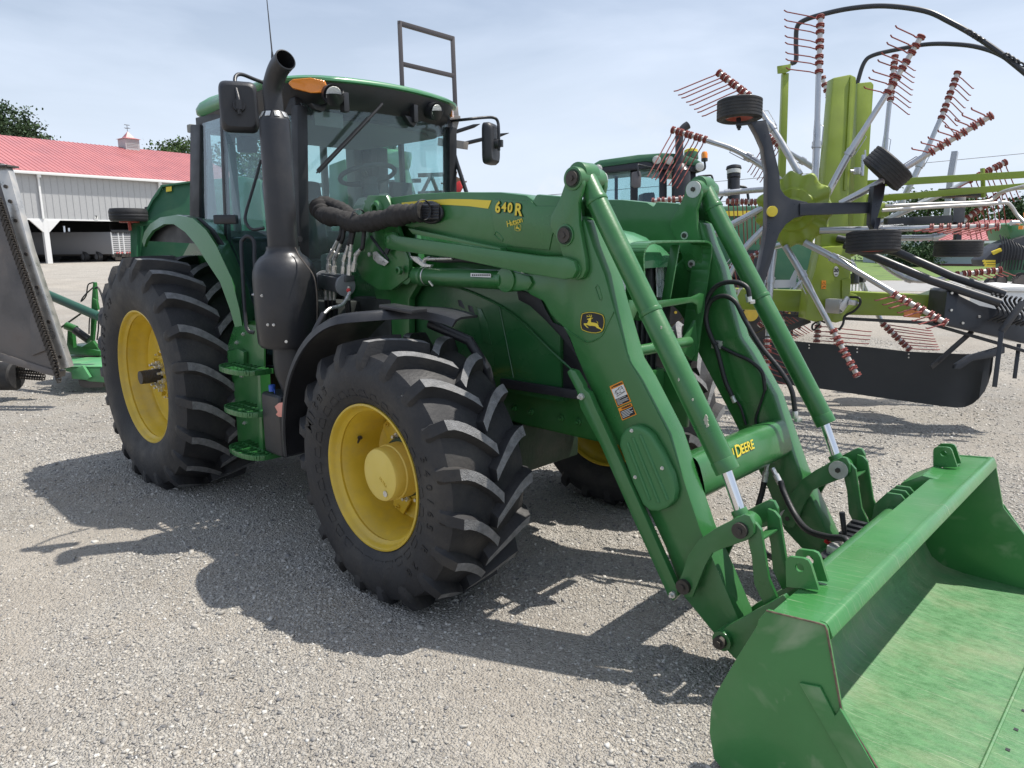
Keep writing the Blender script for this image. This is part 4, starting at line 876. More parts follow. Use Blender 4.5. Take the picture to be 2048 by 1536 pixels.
    # parking stand
    plate('parking_stand', standP, -.64, .035, M['green'], sg, LD, .006)
    b = MB()
    for px, py in ((1163, 793), (1346, 1189)): c = PY(px, py, -.645, sg); bolt(b, c, (0, sg, 0), .016, .016)
    b.build('stand_bolts', M['zinc'], LD)
side(-1); side(1)
# torque tube with writing
def torque():
    T = sub('torque_tube'); a = U(1395, 925, 'y', -.46); zc, xc = .775, 4.165
    q = U(1500, 900, 'y', .15); 
    b = MB(); prof = []
    for ang, r in [(math.radians(t), 1) for t in range(0, 360, 10)]:
        ca, sa = math.cos(ang), math.sin(ang); ex = .55; prof.append((math.copysign(abs(ca)**ex, ca)*.088, math.copysign(abs(sa)**ex, sa)*.102))
    rot = -.30
    def P(u_, v_, y): return Vector((xc+u_*math.cos(rot)+v_*math.sin(rot), y, zc-u_*math.sin(rot)+v_*math.cos(rot)))
    rows = [[P(u_, v_, y) for u_, v_ in prof] for y in (-.46, -.44, .43, .46)]
    b.grid(rows, closed=True); b.build('tube', M['green'], T, smooth=50)
    b = MB(); up_ = P(0, 1, 0)-P(0, 0, 0)
    def ypx(px):
        def f(y): c = Vector(P(.0915, .042, y))-Vector(CAM); c = CM @ np.array(c); return CXP+FPX*c[0]/c[2]
        lo, hi = -.45, .45
        for _ in range(40):
            mid = (lo+hi)/2
            if f(mid) < px: lo = mid
            else: hi = mid
        return lo
    for txt, px_, sz in (('JOH', 1439, .060), ('N', 1463.5, .062), ('D', 1477, .084), ('EERE', 1495, .064)): text_at(b, txt, sz, P(.0915, .042, ypx(px_)), (0, 1, 0), up_, .001, .0008, 1.0)
    b.build('tube_lettering', M['decal_yellow'], T, smooth=0)
torque()
M['chip'] = mat('chipped_paint', (.42, .42, .34), .7, var=.3, vscale=60)
def chips():
    for px, py, s_ in ((1411, 838, 1.0), (1414, 850, .6), (1322, 655, .4), (1357, 760, .35), (1385, 800, .3)):
        c = U(px, py, 'y', -.535-.0505); b = MB(); n = 11; b.prism([c+Vector((.012*s_*math.cos(2*PI*i/n)*rnd.uniform(.5, 1.2), 0, .022*s_*math.sin(2*PI*i/n)*rnd.uniform(.5, 1.2))) for i in range(n)], (0, .004, 0)); b.build('paint_chip', M['chip'], LD, smooth=0)
chips()
# guard in front of the hood
def guard():
    G = sub('hood_guard')
    x = 3.70
    o = smooth_path([U(1270, 640, 'x', x), U(1271, 560, 'x', x), U(1269, 515, 'x', x), U(1276, 493, 'x', x), U(1292, 485, 'x', x), U(1340, 483, 'x', x), U(1388, 483, 'x', x), U(1401, 486, 'x', x), U(1406, 497, 'x', x), U(1401, 540, 'x', x), U(1390, 620, 'x', x), U(1376, 720, 'x', x)], 3)
    b = MB()
    for p_, q_ in zip(o, o[1:]): b.bar(p_, q_+(q_-p_)*.03, .012, .10, up=(1, 0, 0)) if False else b.box((p_+q_)/2, (.11, (q_-p_).length*1.04, .012), Matrix(((1, 0, 0), tuple((q_-p_).normalized()), tuple(Vector((1, 0, 0)).cross((q_-p_).normalized())))).transposed())
    b.bar(U(1351, 490, 'x', x), U(1332, 600, 'x', x), .05, .010, up=(0, 1, 0)); b.build('guard_hoop', M['green'], G, bevel=.002)
    b = MB(); P = [U(px, py, 'x', x+.06) for px, py in ((1258, 600), (1266, 600), (1270, 604), (1310, 602), (1385, 594), (1402, 586), (1409, 588), (1405, 625), (1396, 628), (1394, 610), (1385, 605), (1320, 616), (1275, 622), (1265, 645), (1256, 646))]; b.prism(P, (-.014, 0, 0)); b.build('guard_crossbar', M['green'], G, bevel=.004)
    b = MB(); b.tube([U(1275, 702, 'x', 3.78), U(1378, 683, 'x', 3.78)], .028, 20); b.prism([U(px, py, 'x', 3.74) for px, py in ((1378, 665), (1392, 640), (1396, 700), (1384, 720), (1360, 700))], (-.02, 0, 0)); b.build('guard_tube', M['green'], G, bevel=.004)
guard()
# smooth oval cover, decals (right boom)
M['cover_green'] = mat('cover_plastic_green', (.05, .185, .062), .42, var=.06)
def decals():
    b = MB(); P = uy([(1243, 890), (1245, 872), (1253, 858), (1266, 850), (1280, 850), (1294, 856), (1308, 868), (1330, 905), (1350, 948), (1357, 980), (1353, 1000), (1340, 1014), (1322, 1021), (1304, 1020), (1290, 1008), (1270, 965)], BO-.022); b.prism([Vector((q.x, q.y-.022, q.z)) for q in P], (0, .046, 0)); C_ = b.build('access_cover', M['cover_green'], LD, bevel=.020, seg=4)
    b = MB()
    for p_, q_ in (((1255, 885), (1300, 1000)), ((1266, 875), (1318, 1005)), ((1281, 870), (1336, 1000))): b.tube(uy([p_, ((p_[0]+q_[0])/2, (p_[1]+q_[1])/2), q_], BO-.043), .0085, 8)
    b.build('cover_ribs', M['cover_green'], C_)
    b = MB()
    for p_ in ((1264, 861), (1325, 936), (1271, 954)): bolt(b, U(*p_, 'y', BO-.043), (0, -1, 0), .009, .008)
    b.build('cover_bolts', M['zinc'], C_)
    yb = BO-.0025
    b = MB(); b.prism(uy([(803, 405.4), (850, 400.5), (900, 398), (940, 398.6), (982.5, 400.8), (976, 417.4), (940, 412.5), (900, 410), (850, 409), (804, 410.5)], yb), (0, .002, 0)); b.build('boom_stripe', M['decal_yellow'], LD, smooth=0)
    o = U(1002, 416, 'y', yb-.005); xd = U(1040, 421, 'y', yb-.005)-o; xd.normalize(); yd = Vector((-xd.z*0, 0, 1))
    b = MB(); bk = MB()
    for ch, px, py, s_ in (('6', 995.5, 415.5, .074), ('4', 1008, 415, .060), ('0', 1020, 416.5, .064), ('R', 1036.5, 420.5, .080)):
        p_ = U(px, py, 'y', yb-.010); text_at(b, ch, s_, p_, xd, yd, .0008, .0022); text_at(bk, ch, s_, p_+Vector((0, .003, 0)), xd, yd, .0008, .0052)
    b.build('model_lettering', M['decal_yellow'], LD, smooth=0); bk.build('model_lettering_outline', M['black_soft'], LD, smooth=0)
    b = MB(); p_ = U(1029, 444, 'y', yb-.007); q_ = U(1041, 440, 'y', yb-.007); text_at(b, 'Hutson', .042, p_, q_-p_, yd, .0006, 0, .85); b.build('dealer_lettering', M['decal_yellow'], LD, smooth=0)
    # deer emblem: outline in a 100 x 100 square, traced as straight strokes
    def emblem(conv, d0, big):
        sh = [(33, 35), (42, 31), (55, 28), (68, 28), (82, 31), (95, 36), (103, 41), (107, 55), (108, 72), (106, 90), (102, 106), (96, 113), (80, 118), (64, 117), (48, 112), (33, 104), (29, 90), (28, 72), (30, 50)]
        dr = [(49, 57), (57, 54), (62, 51), (64, 55), (62, 66), (64, 72), (75, 73.5), (84, 77), (87, 82), (90, 93), (96, 98), (102, 106), (99, 108), (94, 102), (84, 97), (77, 89), (68, 87), (58, 87), (50, 83), (44, 81.5), (52, 93), (54, 97), (51, 96), (42, 86), (38, 79), (39, 76), (50, 76), (53, 67), (55, 60), (50, 60)]
        ant = [[(62, 52), (65, 46), (65, 40), (62, 37)], [(64, 47), (58, 46), (51, 46), (47, 49)], [(60, 46), (59, 41), (55, 38)], [(53, 46), (50, 43), (48, 42)], [(64, 54), (68, 54), (70, 51)], [(87, 77), (85, 71), (82, 66)]]
        bb = MB(); c = (68, 73)
        if big:
            bb.prism([conv(c[0]+(x-c[0])*1.06, c[1]+(y-c[1])*1.06, 0) for x, y in sh], (0, .0015, 0)); bb.build('emblem_shield', M['black_soft'], LD, smooth=0)
        bb = MB(); n = len(sh)
        for i in range(n):
            a_, b_2 = sh[i], sh[(i+1) % n]; bb.tube([conv(*a_, .0016), conv(*b_2, .0016)], .0016 if big else .0009, 5)
        bb.prism([conv(x, y, .0016) for x, y in dr], (0, .001, 0))
        for l_ in ant: bb.tube([conv(x, y, .0018) for x, y in l_], [.0016]*(len(l_)-1)+[.0006] if big else .0005, 5)
        bb.build('leaping_deer_emblem', M['decal_yellow'], LD, smooth=0)
    emblem(lambda x, y, d: U(1145+x/129*60*1.0*1.0 - 0, 612+y/1.536/100*70*1.0, 'y', yb-d) if False else U(1145+x*1289/1317/100*60/ .9787*.979*1.0*(100/131.7)*1.317, 612+y/153.6*70, 'y', yb-d), 0, True)
    emblem(lambda x, y, d: U(1035.5+(x-68)*.155, 455+(y-73)*.155, 'y', yb-.006-d), 0, False)
    # warning labels
    def lab(c4, name, parts):
        P = [U(*p_, 'y', yb) for p_ in c4]; o_, u_, v_ = P[3], P[2]-P[3], P[0]-P[3]
        b = MB(); b.prism(P, (0, .002, 0)); b.build(name, M['orange'], LD, smooth=0)
        for (x0, y0, x1, y1, m_, dd) in parts:
            b = MB(); b.prism([o_+u_*x+v_*y+Vector((0, -dd, 0)) for x, y in ((x0, y0), (x1, y0), (x1, y1), (x0, y1))], (0, .001, 0)); b.build('label_panel', m_, LD, smooth=0)
        return o_, u_, v_
    o_, u_, v_ = lab([(1219, 773), (1244, 761.5), (1262, 803), (1235, 814.5)], 'warning_label', [(.06, .36, .94, .83, M['white'], .001), (.06, .04, .94, .36, M['black_soft'], .001)])
    b = MB(); text_at(b, 'WARNING', .0115, o_+u_*.58+v_*.91+Vector((0, -.001, 0)), u_, v_, .0005, .0004)
    b.prism([o_+u_*x+v_*y+Vector((0, -.001, 0)) for x, y in ((.08, .87), (.22, .87), (.15, .96))], (0, .0005, 0))
    for i in range(24): a = 2*PI*i/24; a2 = 2*PI*(i+1)/24; b.tube([o_+u_*(.72+.14*math.cos(t_))+v_*(.60+.09*math.sin(t_))+Vector((0, -.003, 0)) for t_ in (a, a2)], .0006, 4)
    for l_ in (((.2, .6), (.3, .7), (.55, .72)), ((.25, .45), (.9, .52)), ((.28, .5), (.36, .6), (.33, .66)), ((.5, .72), (.62, .78), (.8, .78), (.8, .68)), ((.35, .55), (.58, .56))): b.tube([o_+u_*x+v_*y+Vector((0, -.003, 0)) for x, y in l_], .0012, 4)
    b.build('label_print', M['black_soft'], LD, smooth=0)
    b = MB()
    for i, w_ in enumerate((.7, .25, .8, .75, .82, .35)): b.prism([o_+u_*x+v_*y+Vector((0, -.003, 0)) for x, y in ((.12, .32-.045*i), (.12+w_, .32-.045*i), (.12+w_, .305-.045*i), (.12, .305-.045*i))], (0, .0005, 0))
    o2, u2, v2 = lab([(1236, 817), (1262, 806), (1273, 829), (1244.5, 841)], 'warning_label', [(.06, .06, .94, .72, M['black_soft'], .001)])
    for i, w_ in enumerate((.78, .6, .8, .72, .5)): b.prism([o2+u2*x+v2*y+Vector((0, -.003, 0)) for x, y in ((.12, .64-.11*i), (.12+w_, .64-.11*i), (.12+w_, .60-.11*i), (.12, .60-.11*i))], (0, .0005, 0))
    b.build('label_text_lines', M['white'], LD, smooth=0)
    b = MB(); text_at(b, 'WARNING', .0115, o2+u2*.56+v2*.85+Vector((0, -.001, 0)), u2, v2, .0005, .0004); b.build('label_print', M['black_soft'], LD, smooth=0)
    b = MB(); b.prism(uy([(941, 546), (981, 547.5), (981, 555), (941, 553.5)], -.622), (0, .004, 0)); b.build('cylinder_label', M['white'], LD, smooth=0)
    b = MB()
    for i in range(9): x_ = 944+i*4.1; b.prism(uy([(x_, 548.5), (x_+2.6, 548.6), (x_+2.6, 552), (x_, 551.8)], -.623), (0, .0006, 0))
    b.build('label_print', M['black_soft'], LD, smooth=0)
    b = MB(); pw = uy([(1129, 655), (1145, 667), (1158, 675), (1175, 684), (1190, 680), (1203.6, 671), (1215, 649), (1227, 624)], BO-.001); b.tube(smooth_path(pw, 3), .0035, 6); b.build('weld_seam', M['green'], LD, smooth=60)
    b = MB()
    for q in ([(1191, 575), (1194, 570), (1198, 574), (1204, 595), (1203, 600), (1199, 599)], [(989, 470), (992, 463), (998, 467), (1006, 478), (1005, 483), (1000, 480)]): b.tube(uy(q, BO-.0065 if q[0][0] < 1100 else BO-.001), .0028, 5, closed=True)
    b.build('embossed_slot', M['green'], LD, smooth=60)
decals()
# ---- hose sleeve, multi-coupler and fittings
def hoses():
    H = sub('hose_sleeve'); y = -.70
    def wob(path, r, n=26, amp=.16):
        b = MB(); pth = smooth_path(path, n); k = len(pth); rr = [r*(1+amp*math.sin(i*1.9)*rnd.uniform(.3, 1)+.10*math.sin(i*.45)) for i in range(k)]; rr[0] = r*.55; b.tube(pth, rr, 16); return b
    b = wob([U(636, 412, 'y', y), U(648, 430, 'y', y-.03), U(680, 436, 'y', y-.03), U(712, 447, 'y', y-.02), U(755, 441, 'y', y), U(800, 430, 'y', y), U(845, 424, 'y', y+.04)], .052, 12); b.build('sleeve', M['fabric'], H, smooth=70)
    b = wob([U(642, 408, 'y', y+.05), U(670, 412, 'y', y+.05), U(695, 428, 'y', y+.04), U(705, 440, 'y', y+.02)], .042, 10); b.build('sleeve', M['fabric'], H, smooth=70)
    b = MB(); c = U(855, 425, 'y', -.62)
    for i in range(5): p0 = U(838, 414+i*5.2, 'y', -.63); p1 = U(879, 412+i*6.0, 'y', -.612); b.tube([p0, (p0+p1)/2+Vector((0, -.035, 0)), p1], .013, 10)
    ring = [U(861+23*math.cos(a)+2*math.sin(a), 425+19*math.sin(a), 'y', -.60) for a in [2*PI*i/32 for i in range(32)]]; b.tube(ring, .012, 8, closed=True); b.prism(ring, (0, .012, 0)); b.build('rubber_grommet', M['black'], H, smooth=50)
    b = MB()
    for px, py in ((718, 437), (788, 430), (846, 420)):
        c = U(px, py, 'y', y); b.lathe([(.052, -.008), (.057, 0), (.052, .008)], c, 'x', 24)
    b.build('sleeve_strap', M['black_soft'], H, smooth=50)
    C_ = sub('multi_coupler'); y = -.70
    a, c = U(648, 562, 'y', y), U(690, 571, 'y', y-.02); b = MB(); b.bar(a, c, .09, .09); b.bar(U(650, 552, 'y', y), U(700, 557, 'y', y), .07, .04); b.build('coupler_block', mat('coupler_grey', (.12, .125, .13), .4, metal=.4), C_, bevel=.008)
    b = MB(); n_ = (c-a).normalized(); b.cyl(c-n_*.004, c+n_*.012, .066, n=36); b.cyl(a-n_*.012, a, .066, n=36); b.build('coupler_disc', mat('coupler_disc_grey', (.26, .27, .28), .45, metal=.2), C_, bevel=.003)
    b = MB(); b.tube(smooth_path([U(700, 585, 'y', y-.07), U(692, 600, 'y', y-.12), U(682, 611, 'y', y-.18), U(660, 617, 'y', y-.26), U(648, 628, 'y', y-.31)], 5), [.010]*21, 10); b.build('lever', M['zinc'], C_, smooth=60)
    b = MB(); b.cyl(U(648, 626, 'y', y-.31), U(628, 664, 'y', y-.38), .016, .015, n=16); b.build('lever_grip', M['black'], C_, bevel=.003)
    b = MB(); c2 = U(697, 580, 'y', y-.06); b.cyl(c2, c2+Vector((.02, -.015, 0)), .012, n=16); b.build('release_knob', M['red'], C_, bevel=.002)
    b = MB(); hs = MB()
    for i, (x0, y0, x1, y1, x2, y2) in enumerate(((656, 545, 658, 515, 676, 480), (667, 548, 669, 518, 682, 486), (686, 548, 688, 520, 697, 490), (698, 550, 700, 512, 703, 488), (706, 542, 712, 510, 722, 498))):
        p0, p1, p2 = U(x0, y0, 'y', y), U(x1, y1, 'y', y), U(x2, y2, 'y', y); b.cyl(p0, p0+(p1-p0)*.55, .017, n=6); b.cyl(p0+(p1-p0)*.5, p1, .012, n=12); b.cyl(p1-(p2-p1)*.1, p1+(p2-p1)*.4, .015, n=6); b.cyl(p1, p2, .011, n=12)
        e_ = U(x2+8, 448, 'y', y+.01); e0 = p2+(p2-p1)*.3
        hs.tube(smooth_path([p2, e0, (e0+e_)/2+Vector((0.0, 0, 0)), e_], 5), .0125, 10)
    for x0, x1 in ((651, 652), (660, 660), (669, 668), (693, 693), (698, 697)):
        p0, p1 = U(x0, 572, 'y', y), U(x1, 600, 'y', y); b.cyl(p0, p1, .012, n=12); hs.tube(smooth_path([p1, U(x1+2, 625, 'y', y+.02), U(x1+4, 660, 'y', y+.06), U(x1+10, 700, 'y', y+.12)], 5), .0125, 10)
    b.build('hose_fittings', M['zinc'], C_, smooth=40); hs.build('hydraulic_hoses', M['hose'], C_, smooth=60)
    # tower details: latch, small cylinder, clamps
    b = MB(); yb = -.622; b.prism(uy([(745, 505), (752, 502), (762, 512), (777, 524), (769, 532), (755, 527), (746, 518)], yb), (0, .006, 0)); b.cyl(U(737.5, 509, 'y', yb), U(737.5, 509, 'y', yb)+Vector((0, .012, 0)), .013); b.build('latch_plate', M['zinc'], LD, bevel=.001)
    b = MB(); b.tube([U(742, 473, 'y', yb-.02), U(768, 508, 'y', yb-.02)], .009, 10); b.tube([U(768, 508, 'y', yb-.02), U(777, 519, 'y', yb-.02)], .006, 10); b.prism(uy([(768, 502), (778, 486), (782, 490), (773, 510)], yb-.02), (0, .01, 0)); b.build('latch_strut', M['black'], LD)
    b = MB()
    for px, py, r in ((773, 479, .024), (795, 541, .024)): c = U(px, py, 'y', -.65); b.lathe([(r, .02), (r, 0), (r*.55, -.003), (r*.55, .01), (0, .01)], c, 'y', 24)
    c = U(757, 419, 'y', -.60); b.lathe([(.055, .03), (.055, -.01), (.045, -.03), (.03, -.035), (.022, -.03), (.022, .01), (0, .01)], c, 'y', 32); b.build('tower_bosses', M['green'], LD, smooth=35)
    b = MB()
    for px in (846, 855):
        c = U(px, 552, 'y', -.565); b.lathe([(.0515, -.004), (.0535, -.002), (.0535, .002), (.0515, .004)], c, 'x', 28)
    b.bar(U(858, 562, 'y', -.63), U(866, 572, 'y', -.63), .008, .008); b.prism(uy([(820, 512), (832, 514), (848, 528), (862, 530), (860, 534), (844, 533), (828, 522)], -.60), (0, .02, 0)); b.tube(uy([(848, 524), (850, 518), (858, 516)], -.60), .011); b.tube(uy([(850, 518), (905, 517)], -.60), .009)
    b.build('hose_clamps', M['zinc'], LD, smooth=40)
    b = MB(); b.tube(smooth_path(uy([(856, 517), (890, 521), (930, 520), (985, 528)], -.585), 5), .014, 10); b.build('hydraulic_hoses', M['hose'], LD, smooth=60)
    # hoses on the left boom and down to the bucket
    yl = .44
    b = MB()
    def L_(pts, r=.013, y=yl): b.tube(smooth_path([U(px, py, 'y', y) for px, py in pts], 6), r, 10)
    L_([(1499, 593), (1494, 575), (1475, 565), (1447, 566), (1425, 580), (1412, 610), (1414, 650), (1426, 682), (1433, 690)], y=.40); L_([(1590, 822), (1583, 780), (1560, 740), (1520, 690), (1490, 640), (1470, 603), (1445, 592), (1420, 605), (1412, 640), (1424, 678), (1434, 700), (1450, 760), (1464, 792)], y=.40)
    L_([(1434, 690), (1470, 708), (1500, 722), (1524, 745), (1530, 780)], .010); L_([(1530, 780), (1520, 810), (1512, 835), (1512, 850)], .007); L_([(1464, 792), (1480, 812), (1492, 850)], .007)
    b.build('hydraulic_hoses', M['hose'], LD, smooth=60)
    b = MB(); b.box(U(1434, 689, 'y', .44), (.06, .02, .045)); c = U(1501, 601, 'y', .42); b.cyl(U(1496, 588, 'y', .41), U(1499, 604, 'y', .41), .016); b.bar(U(1499, 604, 'y', .42), U(1509, 603, 'y', .44), .02, .02); b.cyl(U(1590, 822, 'y', .40), U(1591, 838, 'y', .40), .015); b.bar(U(1591, 840, 'y', .41), U(1601, 838, 'y', .44), .02, .02); b.cyl(U(1463, 790, 'y', .43), U(1470, 805, 'y', .43), .013); b.build('hose_fittings', M['zinc'], LD, bevel=.002)
    b = MB()
    yy = .36
    b.tube(smooth_path([U(1561, 962, 'y', .30), U(1568, 985, 'y', .28), U(1590, 1030, 'y', .22), U(1615, 1060, 'y', .12), U(1655, 1074, 'y', .05), U(1690, 1078, 'y', .0), U(1697, 1095, 'y', -.02)], 6), .016, 10); b.tube(smooth_path([U(1529, 960, 'y', .30), U(1524, 985, 'y', .30), U(1516, 1015, 'y', .28), U(1513, 1060, 'y', .25), U(1530, 1105, 'y', .2), U(1570, 1125, 'y', 0)], 6), .015, 10); b.build('hydraulic_hoses', M['hose'], LD, smooth=60)
    b = MB()
    for l_ in (((1534, 930), (1529, 963)), ((1545, 936), (1561, 968))):
        p0, p1 = U(*l_[0], 'y', .31), U(*l_[1], 'y', .30); b.cyl(p0, p0+(p1-p0)*.4, .012, n=6); b.cyl(p0+(p1-p0)*.4, p1, .016, n=12)
    b.tube(smooth_path([U(1545, 893, 'y', .33), U(1544, 905, 'y', .33), U(1540, 920, 'y', .32), U(1535, 932, 'y', .31)], 4), .008, 8); b.bar(U(1531, 918, 'y', .32), U(1548, 920, 'y', .32), .02, .025); b.build('hose_fittings', M['zinc'], LD, smooth=40)
hoses()
# ================================================================ BUCKET
BK = sub('bucket', LD)
def bucket():
    W = 1.16; t = .012
    prof = [(4.871, .674), (5.034, .693), (5.050, .692), (5.058, .68), (5.065, .652), (5.115, .457), (5.122, .436), (5.232, .308), (5.345, .165), (5.44, .045), (5.47, .0), (4.80, .0), (4.72, .06), (4.699, .15), (4.699, .227), (4.704, .277), (4.724, .332), (4.783, .474), (4.843, .611), (4.846, .632), (4.856, .650)]
    for sg in (-1, 1):
        b = MB(); b.prism([Vector((x, sg*W, z)) for x, z in prof], (0, -sg*.016, 0)); b.build('side_plate', M['green_bucket'], BK, bevel=.003)
        w0, w1 = U(1598, 1366, 'y', -W-.01), U(1694, 1536, 'y', -W-.01); k_ = (w0.z-.02)/(w0.z-w1.z); w2 = w0+(w1-w0)*k_
        wp = [(w0.x, w0.z), (U(1640, 1374, 'y', -W-.01).x, U(1640, 1374, 'y', -W-.01).z), (5.105, .42), (5.117, .452), (5.232, .304), (5.345, .160), (5.43, .045), (5.43, .02), (w2.x, .02)]
        b = MB(); b.prism([Vector((x, sg*(W+.010), z)) for x, z in wp], (0, -sg*.010, 0)); b.build('wear_plate', M['green_bucket'], BK, bevel=.003)
    # shell: top plate, back, curve, floor, all one bent sheet
    out_ = [(5.040, .688), (4.885, .672), (4.875, .655), (4.862, .62), (4.84, .52), (4.80, .38), (4.775, .28), (4.77, .20), (4.785, .13), (4.82, .07), (4.88, .035), (4.98, .022), (5.2, .022), (5.41, .022)]
    b = MB(); n_y = 12; rows = [[Vector((x, -W+.012+(2*W-.024)*j/n_y, z)) for j in range(n_y+1)] for x, z in out_]
    b.grid(rows[:4]); b.build('top_plate', M['green_bucket'], BK, solid=.010, smooth=50)
    b = MB(); b.grid(rows[3:]); b.build('shell', M['green_worn'], BK, solid=.010, smooth=60)
    b = MB(); b.prism([Vector((5.40, -W-.005, .008)), Vector((5.40, -W-.005, .034)), Vector((5.60, -W-.005, .026)), Vector((5.63, -W-.005, .008))], (0, 2*W+.01, 0)); b.build('cutting_edge', M['green_worn'], BK, bevel=.003)
    b = MB(); b.tube([(5.398, -W+.02, .034), (5.398, W-.02, .034)], .007, 6); b.build('weld_seam', M['green_worn'], BK)
    b = MB()
    for y in [(-.97+.15*i) for i in range(14)]: b.box((5.445, y, .0325), (.014, .016, .004))
    b.build('edge_bolt_holes', M['black_soft'], BK)
    # lip: box section bent down along the front of the top plate
    b = MB(); lp = [(5.028, .694), (5.048, .694), (5.058, .686), (5.072, .655), (5.068, .645), (5.050, .648), (5.030, .665)]
    b.prism([Vector((x, -W+.016, z)) for x, z in lp], (0, 2*W-.032, 0)); b.build('top_lip', M['green_bucket'], BK, bevel=.004, seg=2)
    b = MB(); b.prism([Vector((x, -W+.02, z)) for x, z in ((5.03, .66), (5.05, .65), (4.99, .60), (4.86, .60), (4.87, .65))], (0, 2*W-.04, 0)); b.build('stiffener_box', M['green_worn'], BK, bevel=.004)
    # hook ears on the top plate, two pairs
    e1 = [(1571, 1195), (1571, 1122), (1574, 1116), (1580.7, 1113.4), (1607, 1117), (1616, 1121), (1621, 1129), (1637, 1180)]
    for sg in (-1, 1):
        for y0 in (-.945, -.865):
            P = [Vector((p.x, sg*abs(y0), p.z)) for p in uy(e1, -.945)]; P = [Vector((p.x, p.y, max(p.z, .665))) for p in P]
            if True:
                # plate with a real hole: outline and hole bridged as a ring of quads
                c0 = U(1599, 1135.4, 'y', -.945); cc = Vector((c0.x, sg*abs(y0), c0.z)); n = 24; ring = [cc+Vector((.015*math.cos(2*PI*i/n), 0, .015*math.sin(2*PI*i/n))) for i in range(n)]
                def hit(a):
                    d_ = Vector((math.cos(a), 0, math.sin(a))); best = None
                    for i in range(len(P)):
                        p, q = P[i], P[(i+1) % len(P)]; e = q-p; den = d_.x*e.z-d_.z*e.x
                        if abs(den) < 1e-9: continue
                        w_ = p-cc; tt = (w_.x*e.z-w_.z*e.x)/den; uu = (w_.x*d_.z-w_.z*d_.x)/den
                        if tt > 0 and -1e-6 <= uu <= 1+1e-6 and (best is None or tt < best): best = tt
                    return cc+d_*(best or .05)
                angs = sorted(set([2*PI*i/n for i in range(n)]+[math.atan2(p.z-cc.z, p.x-cc.x) % (2*PI) for p in P])); ro = [hit(a) for a in angs]; ri = [cc+Vector((.015*math.cos(a), 0, .015*math.sin(a))) for a in angs]
                th = Vector((0, -sg*.014, 0)); b = MB(); b.grid([ri, ro, [p+th for p in ro], [p+th for p in ri], ri], closed=True); b.build('hook_ear', M['green_bucket'], BK, bevel=0, smooth=30)
    # rear carrier hooks, crossbar of the quick coupler
    C_ = sub('quick_coupler'); b = MB(); b.tube([(4.80, -.60, .54), (4.80, .60, .54)], .035, 20); b.box((4.78, 0, .36), (.02, 1.1, .16)); b.build('carrier_crossbar', M['green'], C_, bevel=.004)
    b = MB()
    for y in (.50, .43, .36):
        b.prism([Vector((x, y, z)) for x, z in ((4.70, .30), (4.76, .25), (4.84, .30), (4.845, .56), (4.855, .62), (4.83, .645), (4.77, .64), (4.72, .57))], (0, .016, 0))
    b.build('hook_plate', M['green'], C_, bevel=.003)
    b = MB(); P0 = U(1652, 1075, 'y', .18); b.bar(U(1650, 1128, 'y', -.05), U(1725, 1062, 'y', .35), .07, .06); b.bar(U(1690, 1092, 'y', .15), U(1722, 1055, 'y', .38), .10, .05); 
    for i in range(4): b.box(U(1700+i*8, 1080-i*8, 'y', .22+.04*i), (.10, .03, .06))
    b.tube([U(1689, 1068, 'y', .18), U(1684, 1024, 'y', .18)], [.012, .014], 10); b.build('locking_handle', M['black'], C_, bevel=.004)
    b = MB(); c = U(1675, 1102, 'y', .02); b.box(c, (.08, .06, .05)); b.cyl(c+Vector((.0, .03, .02)), c+Vector((.06, .06, .02)), .035); b.cyl(U(1661, 1090, 'y', .05), U(1670, 1094, 'y', .05), .014); b.build('valve_block', M['zinc'], C_, bevel=.006)
    b = MB(); c = U(1661, 1088, 'y', .05); b.cyl(c, c+Vector((-.02, -.015, .015)), .009); b.build('red_cap', M['red'], C_)
    b = MB(); b.prism([Vector((x, .62, z)) for x, z in ((4.72, .45), (4.92, .60), (4.99, .67), (4.85, .68), (4.76, .62))], (0, .22, 0)); b.build('hook_guide', M['green_bucket'], C_, bevel=.004)
    b = MB(); b.tube([Vector((x, -W-.001, z)) for x, z in prof[3:8]], .0035, 6); b.tube([Vector((x, -W-.001, z)) for x, z in prof[:4]], .003, 6); b.build('worn_edge', M['rust_edge'], BK)
bucket()
# ================================================================ HAY RAKE (folded rotors standing upright behind the loader)
M['lime'] = mat('lime_paint', (.25, .33, .028), .42, coat=.25, var=.08, vscale=4, dust=.12, dcol=(.25, .26, .15))
M['galv'] = mat('galvanised_tube', (.50, .51, .52), .34, metal=.8, var=.05, vscale=6)
M['galv_pale'] = mat('tine_carrier', (.58, .56, .53), .45, metal=.5, var=.06, vscale=8)
M['tine'] = mat('red_spring_tine', (.25, .048, .038), .55, dust=.25, dcol=(.25, .12, .09))
M['curtain'] = mat('rubber_curtain', (.040, .042, .044), .75, var=.1, bump=.1, bscale=20)
M['decal_white'] = M['white']
RK = empty('rotary_rake', tuple(Vector((D(1670, 640, 7.6).x, D(1670, 640, 7.6).y, 0))), 'lime green rotary hay rake with two rotors folded upright, red tines and a black curtain', 'hay rake')
def dA(px): return 7.0-(px-1590)*.0022
def dB(px): return 8.3-(px-1700)*.0012
def PA(px, py, off=0.0): return D(px, py, dA(px)+off)
def PB(px, py, off=0.0): return D(px, py, dB(px)+off)
FW = Vector((_f[0], _f[1], 0)).normalized(); RT = Vector((_r[0], _r[1], 0)).normalized()
NT = [0]
